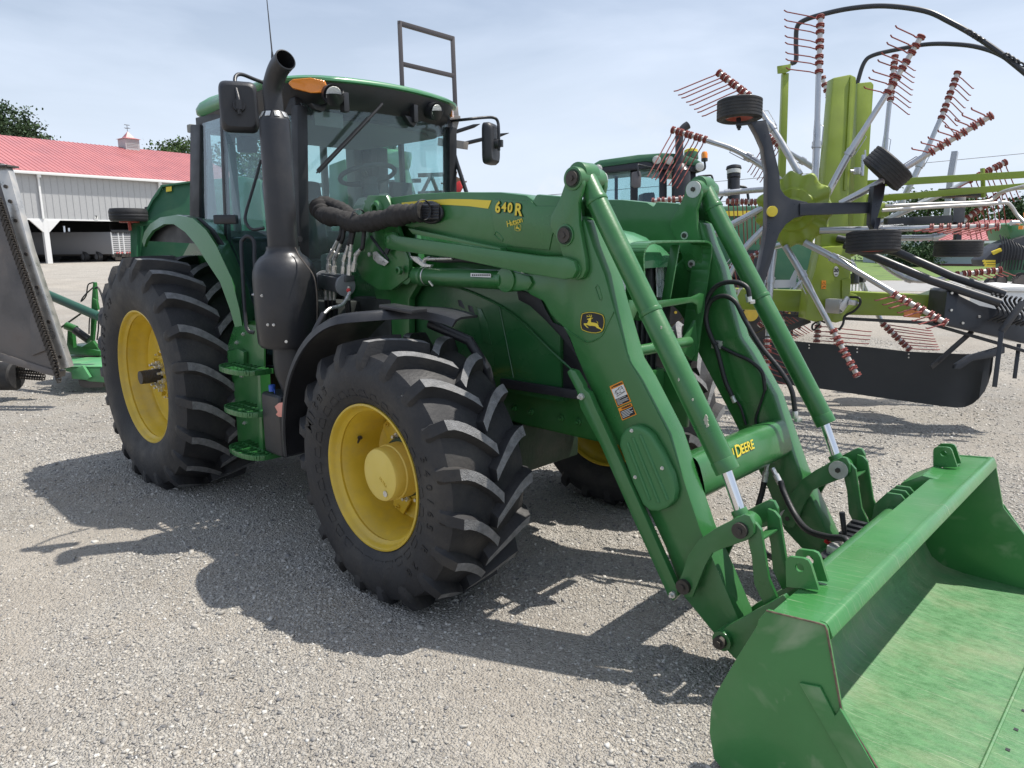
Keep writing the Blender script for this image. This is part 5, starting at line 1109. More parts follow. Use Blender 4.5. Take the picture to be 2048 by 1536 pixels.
def arm(P, path, sect, tips, bend=.0, toff=-.3, r=.026, n=None, clampat=(.45,)):
    """path: pixels from the hub outwards; sect: (start, end) of the tine carrier; tips: (first tip, last tip) pixels for the outer and inner tine"""
    A_ = bpy.data.objects.new('rotor_arm', None); COL.objects.link(A_); A_.parent = RK; A_.matrix_parent_inverse = pinv(RK)
    b = MB()
    if path: 
        pth = smooth_path([P(*p) for p in path], 5) if len(path) > 2 else [P(*p) for p in path]; b.tube(pth, [r*1.25 if i < len(pth)*.55 else r for i in range(len(pth))], 14)
        k = int(len(pth)*.5); 
        if k > 0 and k < len(pth)-1:
            c = pth[k]; d_ = (pth[k+1]-pth[k-1]).normalized(); b.tube([c-d_*.03, c+d_*.03], r*1.6, 12); s_ = d_.orthogonal().normalized(); b.tube([c+s_*.05, c+s_*.06+d_*.18, c+s_*.02+d_*.2, c+s_*.02-d_*.05, c-s_*.05-d_*.02], .005, 6)
        b.build('arm_tube', M['galv'], A_, smooth=40)
    s, e = P(*sect[0]), P(*sect[1]); b = MB(); d_ = (e-s).normalized(); b.tube([s-d_*.03, e+d_*.02], r*.92, 14); b.build('tine_carrier', M['galv_pale'], A_, smooth=40)
    n = n or 8
    big = MB()
    for i in range(n):
        u = i/(n-1); u2 = u+(.012 if i % 2 else -.012)*(0 if i in (0, n-1) else 1); c = e+(s-e)*u2
        t0, t1 = tips; tp = (t0[0]+(t1[0]-t0[0])*u2, t0[1]+(t1[1]-t0[1])*u2); T_ = P(tp[0], tp[1], toff); NT[0] += 1
        b = MB() if NT[0] <= 100 else big
        for k in (-.010, .008): 
            q = c+d_*k; o1 = d_.orthogonal().normalized(); o2 = d_.cross(o1); b.tube([q+(o1*math.cos(a)+o2*math.sin(a))*(r*1.25) for a in [2*PI*j/12 for j in range(12)]], .0075, 6, closed=True)
        v = T_-c; st = c-v.normalized()*(-r*1.1); q1 = c+v*.14-d_*bend*.06; q2 = c+v*.28-d_*bend*.03
        b.tube([st, q1, q2, c+v*.93, T_+d_*bend*.02+Vector((0, 0, .006))], [.0060]*5, 6)
        if NT[0] <= 100: b.build('spring_tine', M['tine'], A_, smooth=50)
    if big.v: tag(big.build('spring_tines', M['tine'], A_, smooth=50), kind='stuff')
A = arm
A(PA, [(1628, 400), (1633, 290), (1637, 150)], [(1638, 143), (1641, 34)], [(1568, 23), (1572, 138)], .3)
A(PA, [(1655, 388), (1700, 305), (1772, 190)], [(1776, 184), (1842, 74)], [(1790, 54), (1727, 176)], .3)
A(PA, [(1680, 408), (1760, 365), (1817, 332), (1858, 306)], [(1864, 303), (1981, 232)], [(1941, 218), (1822, 298)], .3)
A(PA, [(1640, 461), (1760, 459), (1860, 456)], [(1864, 456), (1995, 453)], [(1936, 471), (1829, 463)], -.3)
A(PA, [(1609, 485), (1668, 516), (1787, 586)], [(1790, 590), (1890, 645)], [(1853, 658), (1750, 602)], -.2)
A(PA, [(1570, 492), (1605, 550), (1664, 658)], [(1667, 663), (1714, 750)], [(1709, 754), (1652, 664)], .1)
A(PA, [(1548, 500), (1541, 560), (1536, 672)], [(1535, 682), (1533, 757)], [(1577, 770), (1572, 695)], .1)
A(PA, [(1560, 362), (1531, 336), (1472, 301), (1414, 281)], [(1410, 279), (1346, 260)], [(1295, 355), (1354, 378)], .1)
A(PA, [(1600, 350), (1568, 294), (1544, 256), (1521, 222), (1500, 195)], [(1496, 190), (1438, 146)], [(1348, 184), (1404, 234)], .1)
A(PA, [(1530, 414), (1449, 457), (1410, 478)], [(1405, 480), (1335, 515)], [(1310, 590), (1380, 570)], .1)
A(PA, [(1530, 455), (1484, 504), (1458, 554)], [(1455, 560), (1415, 640)], [(1390, 690), (1430, 600)], .1)
A(PB, [(1758, 400), (1768, 310), (1779, 205)], [(1781, 198), (1790, 113)], [(1831, 143), (1819, 231)], .3, .3)
A(PB, [(1800, 410), (1840, 330), (1880, 240)], [(1883, 235), (1915, 146)], [(1947, 179), (1909, 267)], .3, .3)
A(PB, [(1700, 420), (1680, 300), (1664, 215)], [(1662, 206), (1645, 156)], [(1650, 180), (1660, 242)], .1, .2, n=5)
A(PB, [(1700, 380), (1650, 350), (1580, 306), (1562, 296)], [(1560, 294), (1538, 274)], [(1495, 346), (1520, 366)], .1, .3, n=5)
A(PB, [(1700, 372), (1531, 379), (1418, 389), (1385, 393)], [(1380, 396), (1306, 402)], [(1318, 470), (1388, 480)], .1, .3)
A(PB, [(1680, 405), (1600, 404), (1525, 404)], [(1521, 404), (1455, 403)], [(1464, 488), (1520, 490)], .1, .3)
A(PB, [(1600, 480), (1540, 496), (1518, 506)], [(1514, 508), (1448, 540)], [(1462, 590), (1520, 560)], .1, .3)
A(PB, [(1700, 470), (1766, 528), (1800, 551), (1830, 561), (1866, 561), (1900, 552)], [(1915, 549), (2000, 540)], [(2030, 552), (1940, 560)], .1, .3)
A(PB, [(1680, 478), (1800, 476), (1870, 474), (1895, 464), (1930, 440)], [(1935, 436), (2004, 384)], [(2012, 450), (1945, 490)], .1, .3)
A(PB, [(1690, 478), (1772, 440), (1885, 388), (1935, 362)], [(1940, 360), (2010, 325)], [(2040, 400), (1965, 430)], .1, .3)
A(PB, [(1700, 520), (1735, 590), (1764, 645)], [(1767, 649), (1818, 698)], [(1879, 700), (1862, 662)], .1, .3)
A(PB, [(1655, 520), (1645, 600), (1637, 648)], [(1636, 653), (1633, 682)], [(1738, 688), (1743, 664)], .1, .3, n=4)
A(PB, [(1660, 500), (1600, 570), (1560, 610)], [(1556, 614), (1520, 650)], [(1585, 680), (1625, 664)], .1, .3)
# hub plates with scalloped rims
def hubdisc(P, cx, cy, R0, name, off=0.0, sgn=1):
    c = P(cx, cy, off); e1 = (P(cx+60, cy, off)-c).normalized(); e2 = Vector((0, 0, 1)); nn = e1.cross(e2).normalized(); nn = nn if nn.dot(FW) < 0 else -nn
    b = MB(); rows = []; n = 132
    for fr, z in ((.0, .10), (.28, .10), (.34, .075), (.55, .075), (.60, .050), (.84, .040), (.97, .020), (1.0, -.01), (.98, -.025), (.5, -.02), (0, -.02)):
        row = []
        for i in range(n):
            a = 2*PI*i/n; s_ = math.cos(11*a); k = 1+.06*s_*fr**4; dz = .014*s_*fr**3; row.append(c+(e1*math.cos(a)+e2*math.sin(a))*(R0*fr*k)+nn*(z+dz)*sgn)
        rows.append(row)
    b.grid(rows, closed=True); b.build(name, M['lime'], RK, smooth=40)
hubdisc(PA, 1588, 420, .35, 'rotor_hub'); hubdisc(PB, 1716, 448, .36, 'rotor_hub', .1)
def slab(name, pts, dep, th, mt, parent=RK, bev=.006, dirv=None, sm=30):
    """outline at a depth (number or function of px), given a real thickness away from the camera"""
    b = MB(); P = [D(x, y, dep(x) if callable(dep) else dep) for x, y in pts]; b.prism(P, (dirv or FW)*th); return b.build(name, mt, parent, bevel=bev, smooth=sm)
slab('frame_leg', [(1502, 245), (1533, 242), (1547, 294), (1559.5, 346), (1561, 377), (1570, 390), (1582, 397.5), (1616, 404), (1616, 430), (1590, 436), (1573, 448), (1559, 468), (1553, 486), (1542, 528), (1529, 566), (1514, 584), (1504, 578), (1520, 534), (1529, 489), (1533.5, 459), (1535, 412), (1535, 346), (1526.6, 294), (1515, 268)], 6.62, .12, M['graphite'], bev=.01)
slab('frame_beam', [(1600, 406), (1745, 404), (1745, 426), (1600, 431)], 6.60, .10, M['graphite'], bev=.01)
slab('frame_arm', [(1748, 372), (1772, 366), (1768, 395), (1762, 414), (1755, 437), (1760, 455), (1750, 462), (1741.5, 448), (1743, 418)], 6.55, .09, M['graphite'], bev=.008)
b = MB(); c = D(1543, 423, 6.60); b.cyl(c, c-FW*.03, .048, n=32); b.build('yellow_cap', M['decal_yellow'], RK, bevel=.004)
def ribtyre(c, ax, R1, w_, dish=True, name='gauge_wheel'):
    Wd = bpy.data.objects.new(name, None); COL.objects.link(Wd); Wd.parent = RK; Wd.matrix_parent_inverse = pinv(RK)
    ax = Vector(ax).normalized(); o1 = ax.orthogonal().normalized(); o2 = ax.cross(o1); rot = Matrix((o1, o2, ax)).transposed(); h = w_/2
    pr = [(R1*.58, -h*.75), (R1*.72, -h*.98), (R1*.88, -h), (R1*.96, -h*.86)]
    for k in range(6): z = -h*.78+h*1.56*k/5; pr += [(R1*.985, z-h*.11), (R1, z-h*.09), (R1, z+h*.09), (R1*.985, z+h*.11)]
    pr += [(R1*.96, h*.86), (R1*.88, h), (R1*.72, h*.98), (R1*.58, h*.75)]
    b = MB(); b.lathe(pr, (0, 0, 0), 'z', 40); b.v = [tuple(rot @ Vector(v)+Vector(c)) for v in b.v]; b.build('tyre', M['rubber'], Wd, smooth=40)
    b = MB(); b.lathe([(R1*.60, -h*.8), (R1*.5, -h*.55), (R1*.25, -h*.45), (0, -h*.45)], (0, 0, 0), 'z', 32); b.lathe([(R1*.60, h*.8), (R1*.5, h*.55), (R1*.25, h*.45), (0, h*.45)], (0, 0, 0), 'z', 32); b.v = [tuple(rot @ Vector(v)+Vector(c)) for v in b.v]; b.build('rim', mat_rim, Wd, smooth=40)
mat_rim = mat('faded_red_rim', (.40, .07, .05), .5)
UPV = Vector((0, 0, 1))
ribtyre(D(1479, 220, 6.75), UPV+FW*.08, .205, .185)
b = MB(); b.cyl(D(1477, 236, 6.75), D(1478, 256, 6.75), .022); b.bar(D(1472, 250, 6.72), D(1532, 243, 6.66), .05, .02); b.cyl(D(1478, 254, 6.75), D(1478, 260, 6.75), .015, n=6); b.build('wheel_bracket', M['graphite'], RK, bevel=.003)
ribtyre(D(1775, 337, 6.45), UPV*.74+RT*.62-FW*.30, .205, .185)
ribtyre(D(1746, 484, 6.40), UPV+FW*.10, .222, .185)
b = MB(); b.bar(D(1757, 440, 6.5), D(1750, 478, 6.4), .04, .06); b.build('wheel_bracket', M['graphite'], RK, bevel=.003)
ribtyre(D(1916, 497, 7.4), UPV+FW*.02, .222, .17); b = MB(); b.bar(D(1916, 445, 7.4), D(1914, 490, 7.4), .05, .10); b.bar(D(1920, 400, 7.5), D(1916, 450, 7.4), .10, .10); b.build('wheel_bracket', M['graphite'], RK, bevel=.003)
ribtyre(D(1924, 386, 8.1), UPV, .235, .10)
slab('frame_beam', [(1776, 436), (1905, 430), (1905, 446), (1776, 452)], 7.9, .1, M['graphite'])
slab('mast', [(1666.6, 155.5), (1701, 148.6), (1712.6, 154), (1713, 170), (1698, 380), (1696, 500), (1640, 500), (1648, 363)], 7.55, .16, M['lime'], bev=.015)
slab('mast', [(1715, 166), (1742.7, 163), (1748, 169), (1739, 311), (1734, 397), (1722, 500), (1704, 500)], 7.75, .16, M['lime'], bev=.015)
slab('mast_rib', [(1701, 152), (1706, 153), (1694, 380), (1688, 380)], 7.535, .02, M['lime'], bev=.002)
slab('post', [(1566, 146), (1578, 146), (1575, 250), (1571, 380), (1558, 380), (1562, 250)], 7.9, .06, M['lime'], bev=.004)
slab('post_plate', [(1555, 132), (1575, 129), (1582, 127), (1581, 141), (1572, 146), (1556, 147)], 7.88, .02, M['lime'], bev=.002)
slab('mast_foot', [(1640, 495), (1700, 490), (1703, 520), (1700, 585), (1716, 590), (1712, 610), (1692, 626), (1692, 640), (1672, 646), (1650, 640), (1630, 644), (1611, 638), (1618, 578), (1630, 540)], 7.42, .20, M['lime'], bev=.012)
slab('mast_foot_side', [(1684, 560), (1702, 556), (1700, 600), (1684, 600)], 7.40, .03, M['lime'], bev=.003)
def dBeam(px): return 8.1-(px-1430)*.0019
slab('main_beam', [(1425, 576), (1725, 584), (1860, 590), (1888, 580), (1896, 582), (1890, 634), (1870, 634), (1700, 630), (1541, 621), (1425, 618)], dBeam, .20, M['lime'], bev=.012)
slab('beam_flange', [(1890, 580), (1898, 579), (1893, 638), (1885, 638)], lambda x: dBeam(x)-.03, .26, M['lime'], bev=.004)
slab('boom_rail', [(1644, 366), (1758, 359), (2060, 341), (2060, 355), (1758, 373), (1644, 380)], lambda x: 8.5-(x-1644)*.003, .07, M['lime']); slab('boom_rail', [(1744, 392), (2060, 365), (2060, 378), (1744, 405)], lambda x: 8.1-(x-1744)*.003, .07, M['lime'])
slab('rail_post', [(1966, 336), (1970, 336), (1972, 395), (1968, 395)], 7.6, .05, M['lime'], bev=.002)
b = MB(); b.tube(smooth_path([D(1770, 412, 7.3), D(1870, 408, 7.2), (D(1967, 404, 7.1)), D(1988, 396, 7.1), D(2005, 384, 7.0), D(2050, 372, 6.8)], 5), .018, 10); b.tube(smooth_path([D(1764, 421, 7.2), D(1870, 414, 7.1), D(1980, 408, 7.0), D(2010, 405, 7.0), D(2022, 412, 7.0), D(2034, 430, 7.0), D(2056, 452, 6.9)], 5), .018, 10); b.build('guard_rail', M['galv_pale'], RK, smooth=60)
b = MB(); b.tube([D(1910, 304, 8.6), D(1902, 350, 8.6), D(1893, 440, 8.6)], .045, 4); b.build('galvanised_post', M['galv'], RK, smooth=0)
b = MB(); b.tube([D(1674, 477, 7.5), D(1796, 505, 7.2), D(1905, 553, 7.0), D(2010, 588, 6.85)], .040, 20); b.build('lift_tube', M['graphite'], RK, smooth=60)
b = MB(); b.tube([D(1690, 490, 7.3), D(1745, 512, 7.1), D(1860, 560, 6.9), D(2000, 606, 6.7)], .040, 20); b.build('lift_tube', M['graphite'], RK, smooth=60)
b = MB(); p0, p1 = D(1985, 598, 6.75), D(2060, 610, 6.7)
for i in range(9): c = p0+(p1-p0)*i/8; b.tube(smooth_path([c+Vector((0, 0, .05)), c+FW*.05+RT*.02, c-Vector((0, 0, .13))-FW*.05+RT*.05, c-RT*.02-Vector((0, 0, .20))], 4), .011, 8)
b.build('hose_bundle', M['hose'], RK, smooth=60)
slab('drawbar_frame', [(1894, 584), (1903, 578), (1912, 582), (1921, 592), (1960, 611), (2028, 625), (2060, 636), (2060, 690), (2004, 676), (1950, 664), (1897, 652), (1888, 637)], 6.85, .30, M['graphite'], bev=.012)
b = MB()
for px, py in ((1903, 586), (1902, 620), (1958, 633), (2040, 640), (2005, 640), (1925, 646)): c = D(px, py, 6.84); b.cyl(c, c-FW*.012, .012, n=10)
b.build('frame_bolts', M['zinc'], RK)
b = MB(); b.bar(D(2046, 604, 6.6), D(2002, 664, 6.6), .045, .045); b.bar(D(2003, 662, 6.6), D(1989, 774, 6.6), .04, .04); b.build('support_leg', M['graphite'], RK, bevel=.004)
b = MB(); b.bar(D(2038, 688, 6.9), D(2029, 757, 6.9), .035, .035); b.build('support_leg', M['graphite'], RK, bevel=.004)
b = MB(); b.bar(D(1565, 630, 7.7), D(1856, 646, 7.1), .03, .03); b.bar(D(1856, 646, 7.1), D(2056, 704, 6.8), .04, .03); b.bar(D(1945, 662, 7.0), D(1862, 735, 7.0), .015, .05); b.bar(D(1570, 660, 7.9), D(1620, 640, 7.6), .015, .06); b.build('curtain_bar', M['graphite'], RK, bevel=.003)
slab('curtain_foot', [(1909, 738), (1912, 730), (1940, 712), (1989, 698), (2010, 692), (2010, 706), (1985, 715), (1945, 722), (1922, 738)], 6.85, .05, M['graphite'])
def dCur(px): return 8.0-(px-1496)*.0021
# rubber curtain hanging on a rail, a wavy sheet
top = [(1496, 673), (1560, 679), (1618, 685), (1680, 689.5), (1737, 694), (1817, 703), (1880, 706), (1920, 708), (1945, 708), (1960, 706), (1972, 702), (1981, 699), (1987, 698), (1989, 697)]
bot = [(1496, 762), (1560, 768), (1618, 774), (1680, 783), (1737, 792), (1817, 803), (1880, 812), (1912, 815.5), (1930, 814), (1945, 808), (1958, 797), (1968, 782), (1977, 765), (1984, 742)]
b = MB(); rows = []
for i in range(9):
    u = i/8; rows.append([D(t_[0]+(q_[0]-t_[0])*u, t_[1]+(q_[1]-t_[1])*u, dCur(t_[0])+.05*u*math.sin(j*1.7)+.02*u) for j, (t_, q_) in enumerate(zip(top, bot))])
b.grid(rows); b.build('curtain', M['curtain'], RK, smooth=60, solid=.008)
b = MB()
for px, py in ((1618, 690), (1618, 696), (1714, 697), (1714, 704), (1817, 708), (1817, 715)): c = D(px, py, dCur(px)-.01); b.cyl(c, c-FW*.006, .008, n=8)
b.build('curtain_rivets', M['zinc'], RK)
# hoops of black conduit
b = MB(); b.tube(smooth_path([D(1583, 127, 7.9), D(1592, 120, 7.9), D(1592, 85, 7.9), D(1594, 55, 7.85), D(1606, 42, 7.8), D(1640, 30, 7.7), D(1700, 17, 7.5), D(1770, 12, 7.3), D(1850, 22, 7.1), D(1900, 44, 7.0), D(1950, 72, 6.9), D(2000, 106, 6.8), D(2060, 154, 6.7)], 6), .025, 12); b.build('hose_conduit', M['graphite'], RK, smooth=60)
b = MB(); b.tube(smooth_path([D(1714, 168, 7.8), D(1728, 126, 7.75), D(1748, 110, 7.7), D(1800, 98, 7.6), D(1850, 89, 7.5), D(1900, 88, 7.3), D(1955, 94, 7.1), D(2005, 112, 6.9), D(2060, 152, 6.75)], 6), .022, 12); b.build('hose_conduit', M['graphite'], RK, smooth=60)
b = MB()
for (x, y, d_) in ((1942, 65, 6.88), (2018, 112, 6.75)):
    for k in range(4): b.tube(smooth_path([D(x-14+k*9, y-3+k*5, d_), D(x-2+k*9, y-5+k*6, d_-.03), D(x+4+k*9, y+5+k*5, d_-.03), D(x-6+k*9, y+4+k*6, d_)], 3), .009, 6)
b.build('conduit_ties', M['graphite'], RK, smooth=60)
# decals and small fittings
def textpx(mb, txt, s, px, py, dep, px2, py2, bold=.0, ext=.0008):
    o_ = D(px, py, dep); q_ = D(px2, py2, dep); text_at(mb, txt, s, o_, q_-o_, UPV, ext, bold)
b = MB(); textpx(b, '28', .16, 1474, 588, dBeam(1474)-.012, 1500, 588.5, .008); b.build('beam_lettering', M['galv'], RK, smooth=0)
b = MB(); b.prism([D(1672.5+5.3*math.cos(a), 543+10.5*math.sin(a), 7.41) for a in [2*PI*i/28 for i in range(28)]], FW*.005); b.build('speed_sign', M['white'], RK, smooth=0)
b = MB(); textpx(b, '20', .048, 1672.5, 541, 7.40, 1690, 541, .002); b.prism([D(1672.5+x, 549+y, 7.40) for x, y in ((-2.5, -.8), (2.5, -.8), (2.5, .8), (-2.5, .8))], FW*.002); b.build('sign_digits', M['black_soft'], RK, smooth=0)
slab('warning_label', [(1643.5, 561), (1652, 561), (1652, 578), (1642.5, 578)], 7.41, .004, M['orange'], bev=0); 
b = MB()
for t3 in (((1648, 563.5), (1644.7, 569.5), (1651, 569.5)),): b.tube([D(*p, 7.405) for p in t3], .0022, 5, closed=True)
b.tube([D(1645.5, 575.5, 7.405), D(1648, 572, 7.405), D(1650.5, 574.5, 7.405)], .003, 5); b.build('label_print', M['black_soft'], RK)
slab('reflector', [(1808, 620), (1845, 617), (1840, 636), (1808, 634)], lambda x: dBeam(x)-.012, .006, M['amber'], bev=0)
b = MB(); b.box(D(1668, 612, 7.3), (.14, .10, .14)); b.bar(D(1680, 620, 7.25), D(1697, 596, 7.25), .03, .07); b.bar(D(1695, 604, 7.25), D(1712, 606, 7.25), .05, .05); b.tube([D(1712, 606, 7.25), D(1718, 606, 7.2)], .012); b.build('pivot_latch', M['galv'], RK, bevel=.006)
b = MB(); b.tube(smooth_path([D(1700, 594, 7.3), D(1718, 596, 7.2), D(1720, 608, 7.2), D(1708, 622, 7.25), D(1690, 632, 7.3), D(1686, 648, 7.3), D(1678, 660, 7.3)], 5), .012, 8); b.tube(smooth_path([D(1640, 640, 7.5), D(1625, 650, 7.5), D(1627, 660, 7.5), D(1640, 648, 7.5)], 5), .010, 8); b.tube(smooth_path([D(1660, 636, 7.5), D(1652, 645, 7.5), D(1640, 640, 7.5)], 4), .010, 8); b.build('rake_hoses', M['hose'], RK, smooth=60)
b = MB(); b.cyl(D(1708, 548, 7.7), D(1708, 568, 7.7), .05); b.cyl(D(1708, 538, 7.7), D(1708, 548, 7.7), .02); b.box(D(1722, 556, 7.8), (.08, .1, .09)); b.build('accumulator', M['graphite'], RK, bevel=.006)
b = MB(); [b.cyl(D(1698+i*7, 566, 7.72), D(1697+i*7, 586, 7.72), .008, n=8) for i in range(5)]; b.cyl(D(1727, 563, 7.8), D(1736, 584, 7.8), .01); b.build('hydraulic_lines', M['zinc'], RK)
slab('galvanised_plate', [(1545, 560), (1580, 560), (1590, 540), (1596, 540), (1590, 575), (1545, 576)], 7.6, .01, M['galv'], bev=0)
b = MB(); [b.cyl(D(1730, 300+i*0, 7.6), D(1731, 330, 7.6), .01) for i in range(1)]; b.tube([D(1724, 352, 7.5), D(1726, 310, 7.5)], .018); b.tube([D(1700, 342, 7.5), D(1722, 344, 7.5)], .016); b.box(D(1715, 342, 7.5), (.06, .06, .07)); b.build('latch_gear', M['galv'], RK, bevel=.004)
# ================================================================ BACKGROUND
def RP(px, py, P0, n):
    d = Vector(CM.T @ np.array([(px-CXP)/FPX, (py-CYP)/FPX, 1.0])); c = Vector(CAM); n = Vector(n); return c+d*((Vector(P0)-c).dot(n)/d.dot(n))
M['siding'] = mat('grey_metal_siding', (.42, .425, .43), .55, var=.04)
M['siding2'] = mat('blue_grey_siding', (.36, .41, .44), .6, var=.05)
M['roofred'] = mat('red_metal_roof', (.45, .165, .165), .42, var=.06, vscale=.5)
M['trim'] = mat('white_trim', (.78, .78, .77), .5)
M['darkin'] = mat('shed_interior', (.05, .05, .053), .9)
M['floor'] = mat('shed_floor', (.22, .21, .2), .9)
M['leaf'] = mat('tree_leaves', (.060, .105, .032), .75, var=.45, vscale=.9, spec=.3)
M['leaf2'] = mat('dark_leaves', (.045, .080, .034), .75, var=.45, vscale=.9, spec=.3)
M['bark'] = mat('bark', (.10, .08, .06), .9, bump=.4)
M['worn_steel'] = mat('worn_deck_steel', (.15, .135, .125), .5, metal=.35, var=.3, vscale=3, dust=.5, dcol=(.13, .10, .08), bump=.2, bscale=30)
M['bare_steel'] = mat('polished_edge_steel', (.60, .57, .52), .35, metal=.7, var=.25, vscale=9, dust=.3, dcol=(.25, .17, .11), dscale=9)
M['trailer'] = mat('trailer_shaded_white', (.17, .17, .178), .4)  # white trailer, base colour darkened to stand in for the shed's shade
# ---- storage shed
def dbarn(px): return 1/(.01546*(1-.000488*px))
G0 = D(100, 527, dbarn(100)); G0.z = 0
Pa = D(0, 480, dbarn(0)); Pb = D(385, 480, dbarn(385)); tt = Vector((Pb.x-Pa.x, Pb.y-Pa.y, 0)).normalized(); nn_ = Vector((-tt.y, tt.x, 0)); nn_ = nn_ if nn_.dot(FW) > 0 else -nn_
def shed():
    BD = empty('storage_shed', tuple(G0), 'long grey metal sided shed with open front, red ribbed roof and small cupola', 'shed')
    def W(px, py, off=0.0): return RP(px, py, G0+nn_*off, nn_)
    ze = W(100, 345).z; zo = W(100, 438).z; half = 11.0; ridge = RP(100, 281.5, G0+nn_*half, nn_); zr = ridge.z
    s0 = (W(-900, 400)-G0).dot(tt); s1 = (RP(386, 305, G0+nn_*half, nn_)-G0).dot(tt)
    def P(s, o, z): return Vector((G0.x, G0.y, 0))+tt*s+nn_*o+UPV*z
    b = MB(); b.prism([P(s0, 0, zo), P(s1, 0, zo), P(s1, 0, ze), P(s0, 0, ze)], nn_*.15); k = s0
    while k < s1: b.prism([P(k, -.03, zo), P(k+.035, -.03, zo), P(k+.035, -.03, ze), P(k, -.03, ze)], nn_*.04); k += .60
    b.build('front_wall', M['siding'], BD, smooth=0)
    b = MB(); b.prism([P(s0, -.5, ze-.05), P(s1+.4, -.5, ze-.05), P(s1+.4, half, zr), P(s0, half, zr)], UPV*.08); b.prism([P(s0, half, zr), P(s1+.4, half, zr), P(s1+.4, 2*half+.5, ze-.05), P(s0, 2*half+.5, ze-.05)], UPV*.08)
    k = s0; sl_ = (zr-ze+.05)/(half+.5)
    while k < s1+.4: b.prism([P(k, -.5, ze+.03), P(k+.07, -.5, ze+.03), P(k+.07, half, zr+.08), P(k, half, zr+.08)], UPV*.045); k += .46
    b.build('roof', M['roofred'], BD, smooth=0)
    b = MB(); b.prism([P(s0, -.55, ze-.28), P(s1+.4, -.55, ze-.28), P(s1+.4, -.55, ze-.02), P(s0, -.55, ze-.02)], nn_*.16); b.build('gutter', M['trim'], BD, bevel=.03)
    b = MB(); b.prism([P(s0, -.05, zo-.12), P(s1, -.05, zo-.12), P(s1, -.05, zo+.02), P(s0, -.05, zo+.02)], nn_*.2); b.build('header_beam', M['trim'], BD, smooth=0)
    b = MB(); b.prism([P(s1-.1, 0, 0), P(s1-.1, 2*half, 0), P(s1-.1, 2*half, ze), P(s1-.1, half, zr), P(s1-.1, 0, ze)], tt*.1); b.build('gable_wall', M['siding'], BD, smooth=0)
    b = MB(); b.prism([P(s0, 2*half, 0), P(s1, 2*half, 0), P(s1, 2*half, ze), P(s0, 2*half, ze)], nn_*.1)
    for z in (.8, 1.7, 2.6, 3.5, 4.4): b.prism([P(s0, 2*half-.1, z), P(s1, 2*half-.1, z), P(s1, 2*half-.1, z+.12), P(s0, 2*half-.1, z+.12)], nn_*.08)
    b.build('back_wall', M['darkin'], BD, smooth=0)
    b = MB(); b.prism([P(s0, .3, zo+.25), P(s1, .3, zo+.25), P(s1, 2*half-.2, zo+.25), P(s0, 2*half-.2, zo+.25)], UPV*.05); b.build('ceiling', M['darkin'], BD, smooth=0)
    b = MB(); b.prism([P(s0, .3, .01), P(s1, .3, .01), P(s1, 2*half, .01), P(s0, 2*half, .01)], UPV*.01); tag(b.build('shed_floor', M['floor'], smooth=0), kind='structure')
    sp = 11.5
    for k in range(-5, 6):
        s = k*sp
        if not (s0 < s < s1): continue
        if k >= -2:
            b = MB(); b.prism([P(s-.22, -.12, 0), P(s+.22, -.12, 0), P(s+.22, -.12, zo), P(s-.22, -.12, zo)], nn_*.4); q = zo-.12
            for g in (-1, 1): b.prism([P(s+g*.2, -.12, q-1.15), P(s+g*1.3, -.12, q), P(s+g*.2, -.12, q)], nn_*.2)
            b.build('post', M['trim'], BD, smooth=0)
            b = MB(); b.prism([P(s-.22, -.22, zo), P(s-.06, -.22, zo), P(s-.06, -.22, ze-.25), P(s-.22, -.22, ze-.25)], nn_*.14); b.box(P(s-.14, -.3, ze-.35), (.3, .3, .35)); b.build('downspout', M['trim'], BD, smooth=0)
            b = MB(); b.prism([P(s-.15, half, 0), P(s+.15, half, 0), P(s+.15, half, zo), P(s-.15, half, zo)], nn_*.2); b.build('inner_post', M['darkin'], BD, smooth=0)
    c = W(192.5, 435, -.08); b = MB(); b.prism([W(189, 432, -.08), W(196, 432, -.08), W(196, 439.5, -.08), W(189, 439.5, -.08)], nn_*.04); b.build('number_sign', M['white'], BD, smooth=0)
    b = MB(); text_at(b, '7', .42, c-nn_*.02, tt if tt.dot(RT) > 0 else -tt, UPV, .003, .012); b.build('sign_digit', M['black_soft'], BD, smooth=0)
    # cupola
    cc = RP(258, 292, G0+nn_*half, nn_); cs = (cc-G0).dot(tt); h_ = RP(258, 279, G0+nn_*half, nn_).z; w_ = (RP(275, 285, G0+nn_*half, nn_)-RP(242, 285, G0+nn_*half, nn_)).length*.42
    Cp = bpy.data.objects.new('cupola', None); COL.objects.link(Cp); Cp.parent = BD; Cp.matrix_parent_inverse = pinv(BD)
    b = MB(); b.prism([P(cs-w_, half-w_, zr-.6), P(cs+w_, half-w_, zr-.6), P(cs+w_, half+w_, zr-.6), P(cs-w_, half+w_, zr-.6)], UPV*(h_-zr+.6))
    for i in range(5): z = zr+.1+(h_-zr-.2)*i/5; b.prism([P(cs-w_*.8, half-w_-.03, z), P(cs+w_*.8, half-w_-.03, z), P(cs+w_*.8, half-w_-.03, z+.05), P(cs-w_*.8, half-w_-.03, z+.05)], nn_*.04)
    b.build('cupola_walls', M['siding'], Cp, smooth=0)
    zt = RP(257, 263, G0+nn_*half, nn_).z; o = [P(cs+a*w_*1.2, half+c_*w_*1.2, h_) for a, c_ in ((-1, -1), (1, -1), (1, 1), (-1, 1))]; b = MB(); b.add(o+[P(cs, half, zt)]+[p*.5+P(cs, half, h_+(zt-h_)*.35)*.5 for p in o], [(0, 1, 6, 5), (1, 2, 7, 6), (2, 3, 8, 7), (3, 0, 5, 8), (5, 6, 4), (6, 7, 4), (7, 8, 4), (8, 5, 4), (3, 2, 1, 0)]); b.build('cupola_roof', M['roofred'], Cp, smooth=0)
